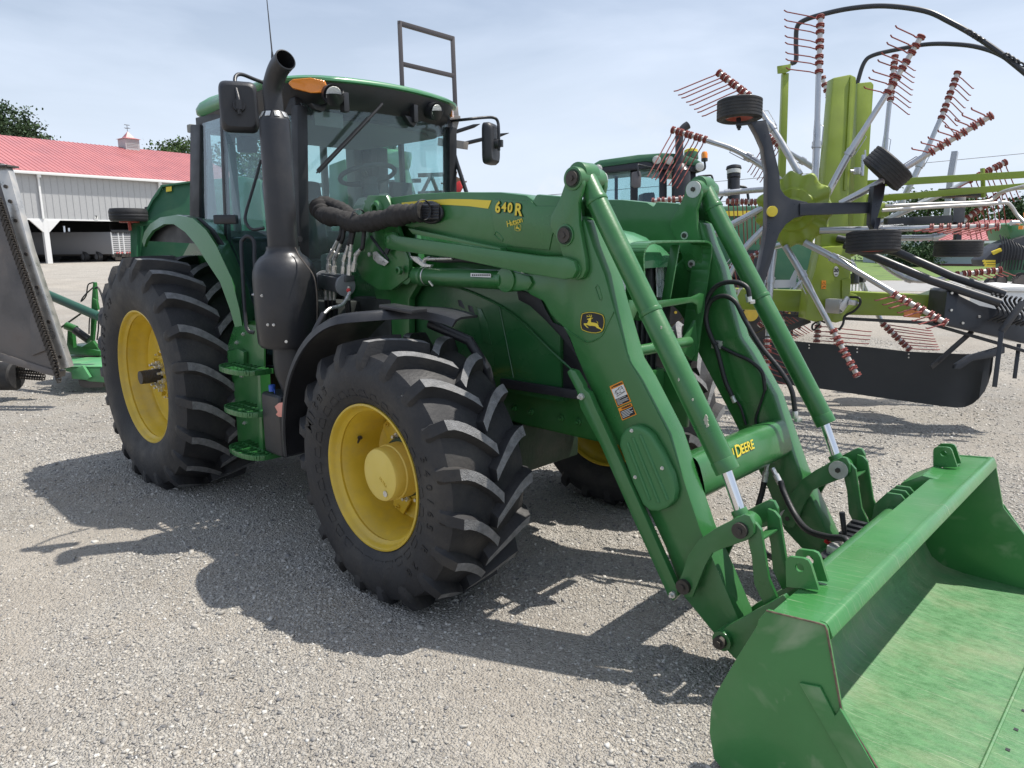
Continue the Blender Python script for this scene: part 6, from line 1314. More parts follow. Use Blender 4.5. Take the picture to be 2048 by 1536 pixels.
    zv = RP(257, 250, G0+nn_*half, nn_).z; b = MB(); b.tube([P(cs, half, zt-.1), P(cs, half, zv)], .03, 6); b.bar(P(cs-.35, half, zt+.35), P(cs+.35, half, zt+.35), .05, .04); b.bar(P(cs, half-.35, zt+.35), P(cs, half+.35, zt+.35), .05, .04); b.bar(P(cs-.3, half, zt+.7), P(cs+.3, half, zt+.7), .04, .06); b.build('weathervane', M['steel_dark'], Cp, smooth=0)
    return P, W
SP, SW = shed()
# ---- grain trailer parked in the shed, and the dark truck ahead of it
def trailer():
    T = empty('grain_trailer', tuple(SP(20, 3, 0)), 'long white ribbed grain trailer parked inside the open shed', 'trailer')
    r0, r1 = RP(221, 470, G0+nn_*.3, nn_), RP(263, 470, G0+nn_*.3, nn_); zt = RP(240, 464, G0+nn_*.3, nn_).z; zb = RP(240, 508, G0+nn_*.3, nn_).z
    r0.z = 0; r1.z = 0; bd = (nn_*.93-tt*.75).normalized(); L_ = 13.0
    def Q(a, c, z): return r0+(r1-r0)*a+bd*c+UPV*z
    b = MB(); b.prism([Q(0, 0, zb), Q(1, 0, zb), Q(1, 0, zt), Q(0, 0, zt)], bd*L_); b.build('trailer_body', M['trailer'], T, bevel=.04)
    b = MB()
    for i in range(9): z = zb+.15+(zt-zb-.4)*i/9; b.prism([Q(.04, -.04, z), Q(.96, -.04, z), Q(.96, -.04, z+.05), Q(.04, -.04, z+.05)], bd*.05)
    for a in (.0, .33, .55, .97): b.prism([Q(a, -.07, zb), Q(a+.03, -.07, zb), Q(a+.03, -.07, zt), Q(a, -.07, zt)], bd*.08)
    b.build('rear_ribs', M['trim'], T, smooth=0)
    b = MB()
    for i in range(9): a = .08+i*.105; b.tube([Q(a, .1, zt+.25), Q(a+.04, -.02, zt+.10), Q(a+.07, .0, zt-.15)], .05, 6)
    b.bar(Q(.02, 0, zt+.05), Q(.98, 0, zt+.05), .25, .25); b.build('roll_tarp', M['black_soft'], T, smooth=0)
    b = MB()
    for a in (.18, .3, .42, .66, .8): b.box(Q(a, -.08, zb+.12), (.12, .12, .12))
    b.build('tail_lamps', M['red'], T, smooth=0)
    b = MB(); b.prism([Q(.0, .0, .45), Q(1, .0, .45), Q(1, .0, zb), Q(0, .0, zb)], bd*.1); b.prism([Q(.12, .0, .15), Q(.42, .0, .15), Q(.42, 0, zb), Q(.12, 0, zb)], bd*.05); b.prism([Q(.35, 1, .6), Q(.65, 1, .6), Q(.65, 1, zb), Q(.35, 1, zb)], bd*(L_-2)); b.build('chassis', M['steel_dark'], T, smooth=0)
    for c in (1.6, 2.9):
        for a in (.02, .86):
            w_ = bpy.data.objects.new('trailer_wheel', None); COL.objects.link(w_); w_.parent = T; w_.matrix_parent_inverse = pinv(T); ax = (r1-r0).normalized(); cc = Q(a, c, .52)
            b = MB(); b.cyl(cc-ax*.05, cc+ax*.35, .52, n=28); b.build('tyre', M['rubber'], w_); b = MB(); b.cyl(cc-ax*.07, cc+ax*.1, .29, n=20); b.build('rim', M['trailer'], w_)
    K = empty('semi_truck', tuple(SP(14, 14, 0)), 'dark semi truck with chrome stacks standing in the shade of the shed', 'truck')
    q = RP(150, 480, G0+nn_*9, nn_); q.z = 0
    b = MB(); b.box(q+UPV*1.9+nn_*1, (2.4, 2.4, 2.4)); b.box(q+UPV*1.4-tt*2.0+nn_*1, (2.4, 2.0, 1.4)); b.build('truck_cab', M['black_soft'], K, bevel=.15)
    b = MB(); c = RP(133, 490, G0+nn_*8.5, nn_); b.tube([Vector((c.x, c.y, 1.0)), Vector((c.x, c.y, RP(133, 452, G0+nn_*8.5, nn_).z))], .12, 12); b.build('chrome_stack', M['chrome'], K)
    b = MB(); c = RP(142, 490, G0+nn_*9.5, nn_); b.tube([Vector((c.x, c.y, 1.0)), Vector((c.x, c.y, RP(142, 456, G0+nn_*9.5, nn_).z))], .12, 12); b.build('chrome_stack', M['chrome'], K)
    for s_ in (-2.2, .8):
        b = MB(); cc = q+tt*s_-nn_*.3+UPV*.52; b.cyl(cc, cc+nn_*.3, .52, n=24); b.build('truck_wheel', M['rubber'], K)
trailer()
# ---- trees
def tree(base, crown, name, label, leafm, nleaf=5200, ls=.42, trunk=.35, gap=.35, group=None, seed=1):
    """crown: list of (offset from base, radii); leaves are small quads in clumps"""
    T = empty(name, tuple(base), label, 'tree', group); rs_ = np.random.RandomState(seed); base = Vector(base)
    b = MB(); top = max(c[0][2] for c in crown); b.tube([base, base+Vector((.1, 0, top*.35)), base+Vector((0, .1, top*.7))], [trunk, trunk*.75, trunk*.35], 10)
    for (o, r) in crown[:7]: b.tube([base+Vector((.05, .05, top*.32)), base+Vector(o)*.6+Vector((0, 0, top*.05)), base+Vector(o)], [trunk*.45, trunk*.3, trunk*.08], 6)
    b.build('trunk', M['bark'], T, smooth=60)
    vol = np.array([r[0]*r[1]*r[2] for o, r in crown]); vol = vol/vol.sum(); P = []
    for (o, r), f in zip(crown, vol):
        nc = max(6, int(nleaf*f/26)); d = rs_.normal(size=(nc, 3)); d /= np.linalg.norm(d, axis=1)[:, None]; rad = rs_.uniform(.45, 1.06, nc)**.6; cen = np.array(o)+d*rad[:, None]*np.array(r)
        for c in cen: P.append(c+rs_.normal(size=(26, 3))*np.array([.55, .55, .38])*ls*2.1)
    P = np.concatenate(P); n = len(P); a = rs_.normal(size=(n, 3)); a /= np.linalg.norm(a, axis=1)[:, None]; t2 = np.cross(a, rs_.normal(size=(n, 3))); t2 /= np.linalg.norm(t2, axis=1)[:, None]; t3 = np.cross(a, t2); s_ = ls*rs_.uniform(.4, 1, n)[:, None]
    v = np.stack([P-t2*s_*.5, P+t3*s_*.35, P+t2*s_*.5, P-t3*s_*.35], 1)+np.array(base); f = np.arange(n*4, dtype=np.int32)
    me = bpy.data.meshes.new('crown'); me.vertices.add(n*4); me.vertices.foreach_set('co', v.reshape(-1)); me.loops.add(n*4); me.loops.foreach_set('vertex_index', f); me.polygons.add(n); me.polygons.foreach_set('loop_start', np.arange(n, dtype=np.int32)*4); me.polygons.foreach_set('loop_total', np.full(n, 4, np.int32)); me.update(calc_edges=True); me.materials.append(leafm)
    o = bpy.data.objects.new('crown', me); COL.objects.link(o); o.parent = T; o.matrix_parent_inverse = pinv(T)
def treepx(blobs, dep, label, leafm, seed, name='broadleaf_tree', nleaf=5200, ls=.45, group=None, trunk=.35):
    """blobs: (px, py, rx, ry) in photo pixels at a depth"""
    cx = sum(b_[0] for b_ in blobs)/len(blobs); base = D(cx, 500, dep); base.z = 0; crown = []; k = dep/FPX
    rr = random.Random(seed)
    for px, py, rx, ry in blobs:
        c = D(px, py, dep)+FW*rr.uniform(-1.5, 1.5); crown.append((tuple(c-base), (rx*k*1.0, rx*k, ry*k)))
    tree(base, crown, name, label, leafm, nleaf, ls, trunk, group=group, seed=seed)
TG = 'trees beyond the yard'
treepx([(15, 250, 42, 38), (-40, 260, 50, 50), (60, 268, 26, 22), (30, 300, 50, 40), (-10, 225, 18, 14), (75, 285, 14, 18)], 98, 'tall rounded dark green tree rising behind the left end of the red roof', M['leaf2'], 5, group=TG, nleaf=9000, ls=.55)
treepx([(312, 300, 16, 16), (340, 296, 20, 18), (370, 298, 18, 20), (390, 300, 20, 18), (350, 330, 40, 30)], 100, 'loose topped tree rising behind the right part of the red roof', M['leaf'], 6, group=TG, nleaf=3600, ls=.5)
treepx([(440, 320, 34, 30), (480, 315, 40, 42), (530, 330, 40, 50), (470, 380, 60, 60), (420, 400, 40, 60), (540, 400, 60, 60)], 116, 'large leafy tree seen through the side glass of the nearest tractor cab', M['leaf'], 8, group=TG, nleaf=9000, ls=.7)
treepx([(1815, 400, 22, 12), (1850, 410, 34, 22), (1900, 420, 40, 30), (1800, 430, 30, 22), (1935, 430, 26, 26), (1840, 460, 50, 30), (1875, 395, 10, 10)], 58, 'sparse green tree standing behind the blue grey building', M['leaf'], 9, group=TG, nleaf=6500, ls=.34)
treepx([(1760, 440, 30, 20), (1730, 450, 30, 24), (1790, 470, 34, 30), (1750, 490, 50, 24)], 62, 'rounded tree left of the blue grey building behind the rake', M['leaf2'], 10, group=TG, nleaf=4500, ls=.36)
treepx([(2030, 425, 22, 14), (2060, 415, 26, 22), (2040, 450, 30, 20)], 60, 'dark tree at the far right edge behind the planter', M['leaf2'], 11, group=TG, nleaf=3000, ls=.36)
treepx([(1835, 515, 30, 24), (1800, 510, 22, 24), (1860, 500, 20, 16)], 48, 'low dark bushy tree beside the wall of the blue grey building', M['leaf2'], 12, group=TG, nleaf=2600, ls=.3)
treepx([(1240, 530, 40, 24), (1180, 528, 40, 20), (1120, 526, 40, 18)], 80, 'low tree line far behind the hood of the nearest tractor', M['leaf2'], 13, group=TG, nleaf=2600, ls=.4)
# ---- farm building on the right
def house():
    H = empty('farm_building', tuple(gp(1900, 532)), 'low blue grey building with a pink red metal roof beyond the grass', 'building')
    d0, d1 = 50, 46
    def dd(x): return d0+(d1-d0)*(x-1835)/300
    b = MB(); b.prism([D(x, y, dd(x)) for x, y in ((1838, 484), (2150, 482), (2150, 540), (1836, 534))], FW*8); k = 1838
    while k < 2140: b.prism([D(k, 484, dd(k)-.03), D(k+1.2, 484, dd(k)-.03), D(k+1.2, 528, dd(k)-.03), D(k, 528, dd(k)-.03)], FW*.05); k += 8
    b.build('wall', M['siding2'], H, smooth=0)
    b = MB(); b.prism([D(x, y, dd(x)-.05) for x, y in ((1838, 527), (2150, 530), (2150, 545), (1836, 536))], FW*.03); b.build('wall_base', mat('brown_wainscot', (.13, .05, .045), .7), H, smooth=0)
    e0, e1 = D(1828, 484, dd(1828)-.5), D(2160, 481, dd(2160)-.5); r0, r1 = D(1965, 444, dd(1965)+4), D(2160, 442, dd(2160)+4)
    b = MB(); b.prism([e0, e1, r1, r0], UPV*.1)
    for i in range(30):
        u = i/29; b.prism([e0+(e1-e0)*u+UPV*.1, e0+(e1-e0)*u+RT*.05+UPV*.1, r0+(r1-r0)*u+RT*.05+UPV*.1, r0+(r1-r0)*u+UPV*.1], UPV*.06)
    b.build('roof', M['roofred'], H, smooth=0)
    b = MB(); b.prism([D(x, y, dd(x)-.55) for x, y in ((1828, 483), (2150, 480), (2150, 485), (1828, 488))], FW*.1); b.prism([D(x, y, dd(x)-.06) for x, y in ((1838, 486), (1843, 486), (1841, 534), (1836, 534))], FW*.1); b.build('white_trim', M['trim'], H, smooth=0)
    for (x0, y0, x1, y1) in ((1966, 496, 2012, 516), (1872, 504, 1892, 516)):
        b = MB(); b.prism([D(x, y, dd(x)-.08) for x, y in ((x0, y0), (x1, y0), (x1, y1), (x0, y1))], FW*.05); wn = b.build('window', M['siding2'], H, smooth=0)
        b = MB(); b.prism([D(x, y, dd(x)-.11) for x, y in ((x0+2, y0+2), (x1-2, y0+2), (x1-2, y1-2), (x0+2, y1-2))], FW*.02); b.build('pane', M['smoked'], wn, smooth=0)
house()
# ---- utility wires
def wire(a, b_, name='power_line'):
    p = [D(a[0]+(b_[0]-a[0])*i/10, a[1]+(b_[1]-a[1])*i/10+4*math.sin(PI*i/10), 45) for i in range(11)]; b = MB(); b.tube(p, .018, 5); return b.build(name, M['black_soft'])
tag(wire((900, 405), (2120, 300)), 'upper thin power line crossing the sky behind the rake', 'cable', 'power lines'); tag(wire((1250, 410), (2120, 368)), 'lower thin power line crossing the sky behind the rake', 'cable', 'power lines')
# ---- second tractor behind the loader
def tractor2():
    T = empty('tractor', tuple(D(1400, 640, 12.6)*1.0), 'second green tractor with dark cab and yellow hood stripe, parked behind the loader', 'tractor'); 
    d0 = 12.3
    def S_(name, pts, dep, th, mt, bev=.03, par=T): return slab(name, pts, dep, th, mt, par, bev)
    S_('cab_roof', [(1183, 330), (1200, 320), (1277, 309), (1326, 305.5), (1360, 307), (1394, 318), (1410, 328), (1400, 333), (1290, 323), (1210, 334), (1186, 340)], d0, 1.7, M['green_dull'], .06)
    S_('roof_visor', [(1187, 338), (1210, 332), (1290, 321), (1400, 331), (1408, 340), (1400, 345), (1300, 337), (1215, 345), (1190, 352)], d0+.02, 1.6, M['black'], .03)
    for x0, x1, y1 in ((1203, 1212, 470), (1262, 1276, 470), (1320, 1334, 470), (1378, 1392, 470)): S_('cab_pillar', [(x0, 340), (x1, 340), (x1, y1), (x0, y1)], d0+.1, .10, M['black_soft'], .01)
    for x0, x1, y1 in ((1230, 1236, 470), (1345, 1352, 470)): S_('cab_pillar', [(x0, 345), (x1, 345), (x1, y1), (x0, y1)], d0+1.5, .08, M['black_soft'], .01)
    S_('side_window', [(1212, 344), (1320, 338), (1320, 420), (1212, 420)], d0+.12, .01, M['glass_side'], 0); S_('rear_window', [(1212, 348), (1390, 344), (1390, 420), (1212, 420)], d0+1.6, .01, M['glass'], 0)
    S_('seat', [(1285, 386), (1310, 384), (1312, 420), (1283, 420)], d0+.7, .45, M['interior_dark'], .04)
    S_('body', [(1195, 415), (1420, 415), (1420, 560), (1195, 560)], d0+.1, 1.5, M['green_dull'], .05)
    S_('hood', [(1392, 418), (1440, 412), (1530, 411), (1610, 416), (1628, 440), (1630, 585), (1560, 600), (1400, 590)], d0+.25, 1.0, M['green_dull'], .08)
    S_('hood_stripe', [(1432, 422.5), (1600, 420), (1600, 429), (1440, 432.5)], d0+.235, .01, M['decal_yellow'], 0)
    S_('hood_grille', [(1460, 600), (1470, 500), (1540, 500), (1556, 590)], d0+.235, .01, M['black_soft'], 0)
    b = MB(); b.tube([D(1362, 400, d0-.05), D(1362, 345, d0-.05)], .155, 24); b.tube([D(1362, 345, d0-.05), D(1359, 330, d0-.05)], [.155, .09], 24); b.tube(smooth_path([D(1359, 332, d0-.05), D(1358.5, 285, d0-.05), D(1360, 268, d0-.05), D(1368, 256, d0-.05), D(1376, 250, d0-.05)], 5), .068, 20); b.build('exhaust', M['black_steel'], T, smooth=45)
    b = MB(); b.tube([D(1467.5, 420, d0+.5), D(1467.5, 358, d0+.5)], .105, 20); b.tube([D(1467.5, 356, d0+.5), D(1467.5, 338, d0+.5)], .115, 20); b.tube([D(1467.5, 338, d0+.5), D(1467.5, 333, d0+.5), D(1467.5, 331, d0+.5)], [.135, .125, .08], 20); b.build('pre_cleaner', M['black'], T, smooth=40)
    b = MB(); b.tube([D(1467.5, 348, d0+.485), D(1467.5, 340, d0+.485)], .118, 20); b.build('cleaner_bowl', M['lens'], T)
    b = MB(); b.cyl(D(1409, 317, d0+.3), D(1409, 322, d0+.3), .055); b.tube(smooth_path([D(1409, 322, d0+.3), D(1410, 336, d0+.3), D(1403, 341, d0+.3), D(1396, 341, d0+.3)], 4), .018, 8); b.build('beacon_stem', M['black'], T)
    b = MB(); b.tube([D(1409, 318, d0+.3), D(1409, 308, d0+.3), D(1409, 304, d0+.3), D(1409, 303, d0+.3)], [.055, .055, .04, .01], 20); b.build('beacon', M['amber'], T, smooth=50)
    b = MB(); b.tube([D(1382, 318, d0+.6), D(1382, 306, d0+.6)], [.13, .12], 20); b.build('receiver_base', M['green_dull'], T); b = MB(); b.tube([D(1382, 306, d0+.6), D(1382, 301, d0+.6), D(1382, 299, d0+.6)], [.12, .12, .09], 24); b.build('receiver_cap', M['decal_yellow'], T)
    for px, py in ((1196, 338), (1313, 320), (1339, 321), (1399, 334)):
        b = MB(); c = D(px, py, d0-.02); b.tube([c+FW*.05, c-FW*.03, c-FW*.04], [.07, .07, .05], 18); b.build('work_light', M['lens'], T, smooth=40)
    S_('mirror', [(1264, 345), (1280, 341), (1283, 350), (1282, 374), (1270, 376), (1264, 372)], d0-.5, .08, mat('mirror_back_grey', (.12, .11, .11), .5), .02)
    b = MB(); b.tube(smooth_path([D(1278, 352, d0-.5), D(1275, 332, d0-.5), D(1280, 330, d0-.45), D(1298, 334, d0-.1), D(1312, 337, d0)], 4), .014, 8); b.build('mirror_arm', M['black'], T, smooth=60)
    S_('mirror', [(1417, 364), (1421, 361), (1423, 375), (1422, 382), (1418, 380)], d0+1.6, .1, M['black'], .02); b = MB(); b.tube(smooth_path([D(1396, 353, d0+1.6), D(1415, 351, d0+1.6), D(1424, 353, d0+1.6), D(1427, 375, d0+1.6)], 4), .02, 8); b.build('mirror_arm', M['black'], T, smooth=60)
    b = MB(); b.tube(smooth_path([D(1445, 392, d0+.8), D(1437, 405, d0+.8), D(1436, 416, d0+.8)], 3), .02, 8); b.tube(smooth_path([D(1480, 373, d0+.6), D(1492, 376, d0+.6), D(1496, 392, d0+.6), D(1498, 412, d0+.6)], 4), .025, 8); b.build('intake_hose', M['black'], T, smooth=60)
    for (px, py, R1, dep, w_) in ((1500, 648, .62, 12.2, .5), (1322, 600, .92, 12.0, .6), (1560, 640, .62, 13.9, .5)):
        Wd = bpy.data.objects.new('wheel', None); COL.objects.link(Wd); Wd.parent = T; Wd.matrix_parent_inverse = pinv(T); c = D(px, py, dep); c.z = R1*.97; 
        b = MB(); k = 22; b.tube([c, c+FW*.04, c+FW*w_*.5, c+FW*(w_-.04), c+FW*w_], [R1*.80, R1*.92, R1*.95, R1*.92, R1*.8], 44)
        for i in range(k*2):
            a = PI*i/k; e1 = RT*math.cos(a)+UPV*math.sin(a); a2 = a+.14; e2_ = RT*math.cos(a2)+UPV*math.sin(a2); o = FW*(w_*.5 if i % 2 else 0)
            b.bar(c+e1*R1*.96+o+FW*.02, c+e2_*R1*.97+o+FW*w_*.45, .05, .07)
        b.build('tyre', M['rubber'], Wd, smooth=35)
        b = MB(); b.tube([c-FW*.01, c+FW*.03], R1*.55, 36, caps=False); b.tube([c+FW*.03, c+FW*.04], [R1*.55, R1*.30], 36); b.tube([c-FW*.03, c+FW*.05], R1*.2, 20)
        for i in range(8): a = 2*PI*i/8; q = c+(RT*math.cos(a)+UPV*math.sin(a))*R1*.38; b.tube([q-FW*.02, q+FW*.03], .025, 6)
        b.build('rim', M['yellow'], Wd, smooth=35)
tractor2()
# ---- rotary cutter on the left: wing folded up, centre deck down
def cutter():
    C_ = empty('rotary_cutter', tuple(gp(120, 790)), 'worn green rotary cutter with one steel wing folded up and hanging chain guards', 'rotary cutter')
    dw = 8.2
    slab('wing_deck', [(-260, 300), (2, 326), (6, 345), (40, 480), (60, 540), (118, 736), (96, 738), (0, 712), (-260, 690)], dw, .06, M['worn_steel'], C_, .01)
    slab('wing_edge', [(-6, 330), (10, 328), (18, 345), (60, 500), (138, 735), (119, 739), (40, 500), (0, 366)], dw-.05, .10, M['bare_steel'], C_, .006)
    slab('wing_lip', [(-20, 331), (14, 329), (15, 333), (-20, 335)], dw-.09, .2, M['steel_dark'], C_, .002)
    b = MB()
    for px, py in ((11.7, 373), (20.6, 402.6), (32, 441), (53, 508), (75, 574.6), (98, 643), (121, 713.5)): c = D(px, py, dw-.05); b.tube([c, c-FW*.015], .022, 6)
    b.build('rivets', M['steel_dark'], C_)
    slab('wing_rib', [(60, 640), (66, 600), (92, 700), (62, 712)], dw-.03, .03, M['worn_steel'], C_, .004); slab('wing_skirt', [(-200, 690), (0, 706), (100, 738), (122, 742), (120, 755), (96, 750), (0, 722), (-200, 706)], dw-.02, .1, M['worn_steel'], C_, .005)
    def chain(a, b_, n, par, r=.021):
        b = MB(); 
        for i in range(n):
            u = i/n; c = a+(b_-a)*u; dd_ = (b_-a)/n*.75; sd = (RT if i % 2 else FW)*r*1.4; b.tube([c-sd+dd_*0, c-sd+dd_, c+sd+dd_, c+sd], r*.42, 5, closed=True)
        b.v and b.build('chain', M['steel_dark'], par, smooth=50)
    for i in range(34):
        u = i/33; px = -2+u*110; py = 395+u*318; a = D(px, py, dw-.16); chain(a, a+Vector((0, 0, -.30))+RT*.12*0+RT*.02, 9, C_)
    for i in range(16): a = D(8+i*5, 727+i*.4, dw+.4); chain(a, a-UPV*.17, 5, C_)
    # gauge wheel
    b = MB(); c = D(14, 752, 8.6); b.tube([c-RT*.12, c-RT*.10, c+RT*.10, c+RT*.12], [.15, .17, .17, .15], 28); b.build('tail_wheel', M['rubber'], C_, smooth=40)
    b = MB(); b.bar(D(-10, 700, 8.6), D(-6, 755, 8.6), .06, .1); b.build('wheel_fork', M['steel_dark'], C_, bevel=.01)
    dc = 9.0
    slab('deck_front', [(124, 736), (260, 736), (260, 768), (205, 765), (178, 763), (165, 758), (143, 758), (142, 745), (126, 742)], dc, .05, M['green_old'], C_, .01)
    b = MB(); P = [D(122, 735.5, dc), D(262, 735.5, dc), D(250, 700, dc+1.45), D(128, 700, dc+1.45)]; b.prism(P, UPV*.015); b.build('deck_plate', M['green_old'], C_, bevel=.004)
    slab('deck_corner', [(143, 742), (165, 731), (180, 755), (175, 760), (146, 758)], dc-.06, .05, M['green_old'], C_, .006)
    slab('deck_skirt', [(156, 760), (206, 763), (206, 775), (170, 776), (160, 772)], dc+.1, .05, M['worn_steel'], C_, .004)
    slab('gearbox_frame', [(122, 694), (150, 690), (200, 702), (200, 712), (124, 708)], dc+.7, .3, M['green'], C_, .01)
    slab('cylinder_post', [(135, 655), (143, 650), (147, 696), (133, 692)], dc+.3, .08, M['green'], C_, .006)
    b = MB(); b.cyl(D(132, 651, dc+.2), D(152, 659, dc+.2), .05); b.build('pivot', M['green'], C_, bevel=.005)
    b = MB(); b.cyl(D(150, 660, dc+.15), D(178, 680, dc+.15), .05); b.bar(D(150, 657, dc+.15), D(180, 676, dc+.15), .03, .03); b.build('cylinder', M['black'], C_, bevel=.004)
    slab('jack_post', [(186, 564), (190, 565), (193, 600), (190, 640), (186, 681), (180, 681), (183, 600)], dc+.1, .05, M['green'], C_, .004)
    slab('jack_gusset', [(183, 620), (185, 596), (192, 600), (196, 620)], dc+.08, .05, M['green'], C_, .004); slab('hitch_gusset', [(176, 686), (184, 680), (198, 700), (160, 696)], dc+.1, .06, M['green'], C_, .004)
    b = MB(); b.cyl(D(84, 584, dc+.3), D(200, 634, dc-.2), .055, n=24); b.build('drive_shaft', mat('shaft_green', (.02, .09, .06), .5), C_); b = MB(); b.cyl(D(112, 662, dc+.4), D(162, 627, dc+.2), .012, n=8); b.build('brace_rod', M['steel_dark'], C_)
    b = MB(); b.tube(smooth_path([D(186, 565, dc), D(176, 570, dc), (D(172, 592, dc)), D(162, 603, dc), D(168, 592, dc), D(186, 575, dc)], 4), .008, 6); b.tube(smooth_path([D(190, 577, dc), D(197, 576, dc), D(206, 600, dc), D(212, 640, dc)], 4), .012, 6); b.tube(smooth_path([D(178, 668, dc), D(179, 640, dc), D(184, 620, dc)], 4), .009, 6); b.tube(smooth_path([D(196, 630, dc), D(197, 655, dc), D(194, 680, dc)], 4), .010, 6); b.build('hoses', M['hose'], C_, smooth=60)
    slab('side_sign', [(34, 418), (47, 418.5), (48, 431), (38, 431)], 8.6, .02, M['green'], C_, 0)
cutter()
# ---- green baler behind the rear wheel
def baler():
    B = empty('round_baler', tuple(Vector((D(330, 560, 10.4).x, D(330, 560, 10.4).y, 0))), 'big green round baler with curved tailgate, standing behind the rear wheel of the nearest tractor', 'baler')
    slab('body', [(324.6, 371), (386, 362.5), (480, 352), (520, 360), (540, 600), (279, 620), (276, 540), (276.5, 512), (279, 485), (283.6, 450), (290.6, 428), (304.7, 400), (315, 387), (324.6, 379)], 10.0, 1.6, M['green_dull'], B, .03)
    slab('body_rim', [(322, 370), (386, 361), (386, 365), (324, 374), (317, 388), (306, 401), (292, 428), (285, 450), (278, 512), (274, 512), (281, 449), (288, 427), (302, 399)], 9.96, .05, M['green_dull'], B, .005)
    slab('warning_label', [(332, 374), (343, 372.5), (343, 382), (332, 384)], 9.97, .01, M['decal_yellow'], B, 0)
    slab('side_latch', [(289, 414), (296, 413), (293, 440), (287, 440)], 9.97, .03, M['black'], B, .003)
    slab('frame_post', [(260, 449), (274, 449), (274, 520), (261, 520)], 9.7, .10, M['green_dull'], B, .01); slab('frame_rail', [(266, 443), (312, 441), (312, 450), (266, 452)], 9.7, .10, M['green_dull'], B, .01)
    Wd = bpy.data.objects.new('spare_wheel', None); COL.objects.link(Wd); Wd.parent = B; Wd.matrix_parent_inverse = pinv(B); c = D(257, 430, 9.6); R1, h = .235, .085
    b = MB(); b.lathe([(.12, -h*.7), (.18, -h), (R1*.93, -h*.95), (R1, -h*.6), (R1*.985, -h*.35), (R1, -h*.3), (R1, h*.05), (R1*.985, h*.1), (R1, h*.2), (R1, h*.5), (R1*.93, h*.95), (.18, h), (.12, h*.7)], c, 'z', 36); b.build('tyre', M['rubber'], Wd, smooth=40)
    b = MB(); b.cyl(c-UPV*.1, c+UPV*.04, .12, n=24); b.cyl(c-UPV*.2, c, .02); b.build('rim', mat_rim, Wd, smooth=40)
    for px in (320, 500):
        b = MB(); c = D(px, 600, 10.3); c.z = .5; b.tube([c, c+FW*.3], .5, 32); b.build('wheel', M['rubber'], B)
    b = MB(); p_ = D(410, 440, 9.98); slab('warning_triangle', [(402, 440), (412, 440), (407, 395)], 9.95, .01, M['red_lens'], B, 0)
baler()
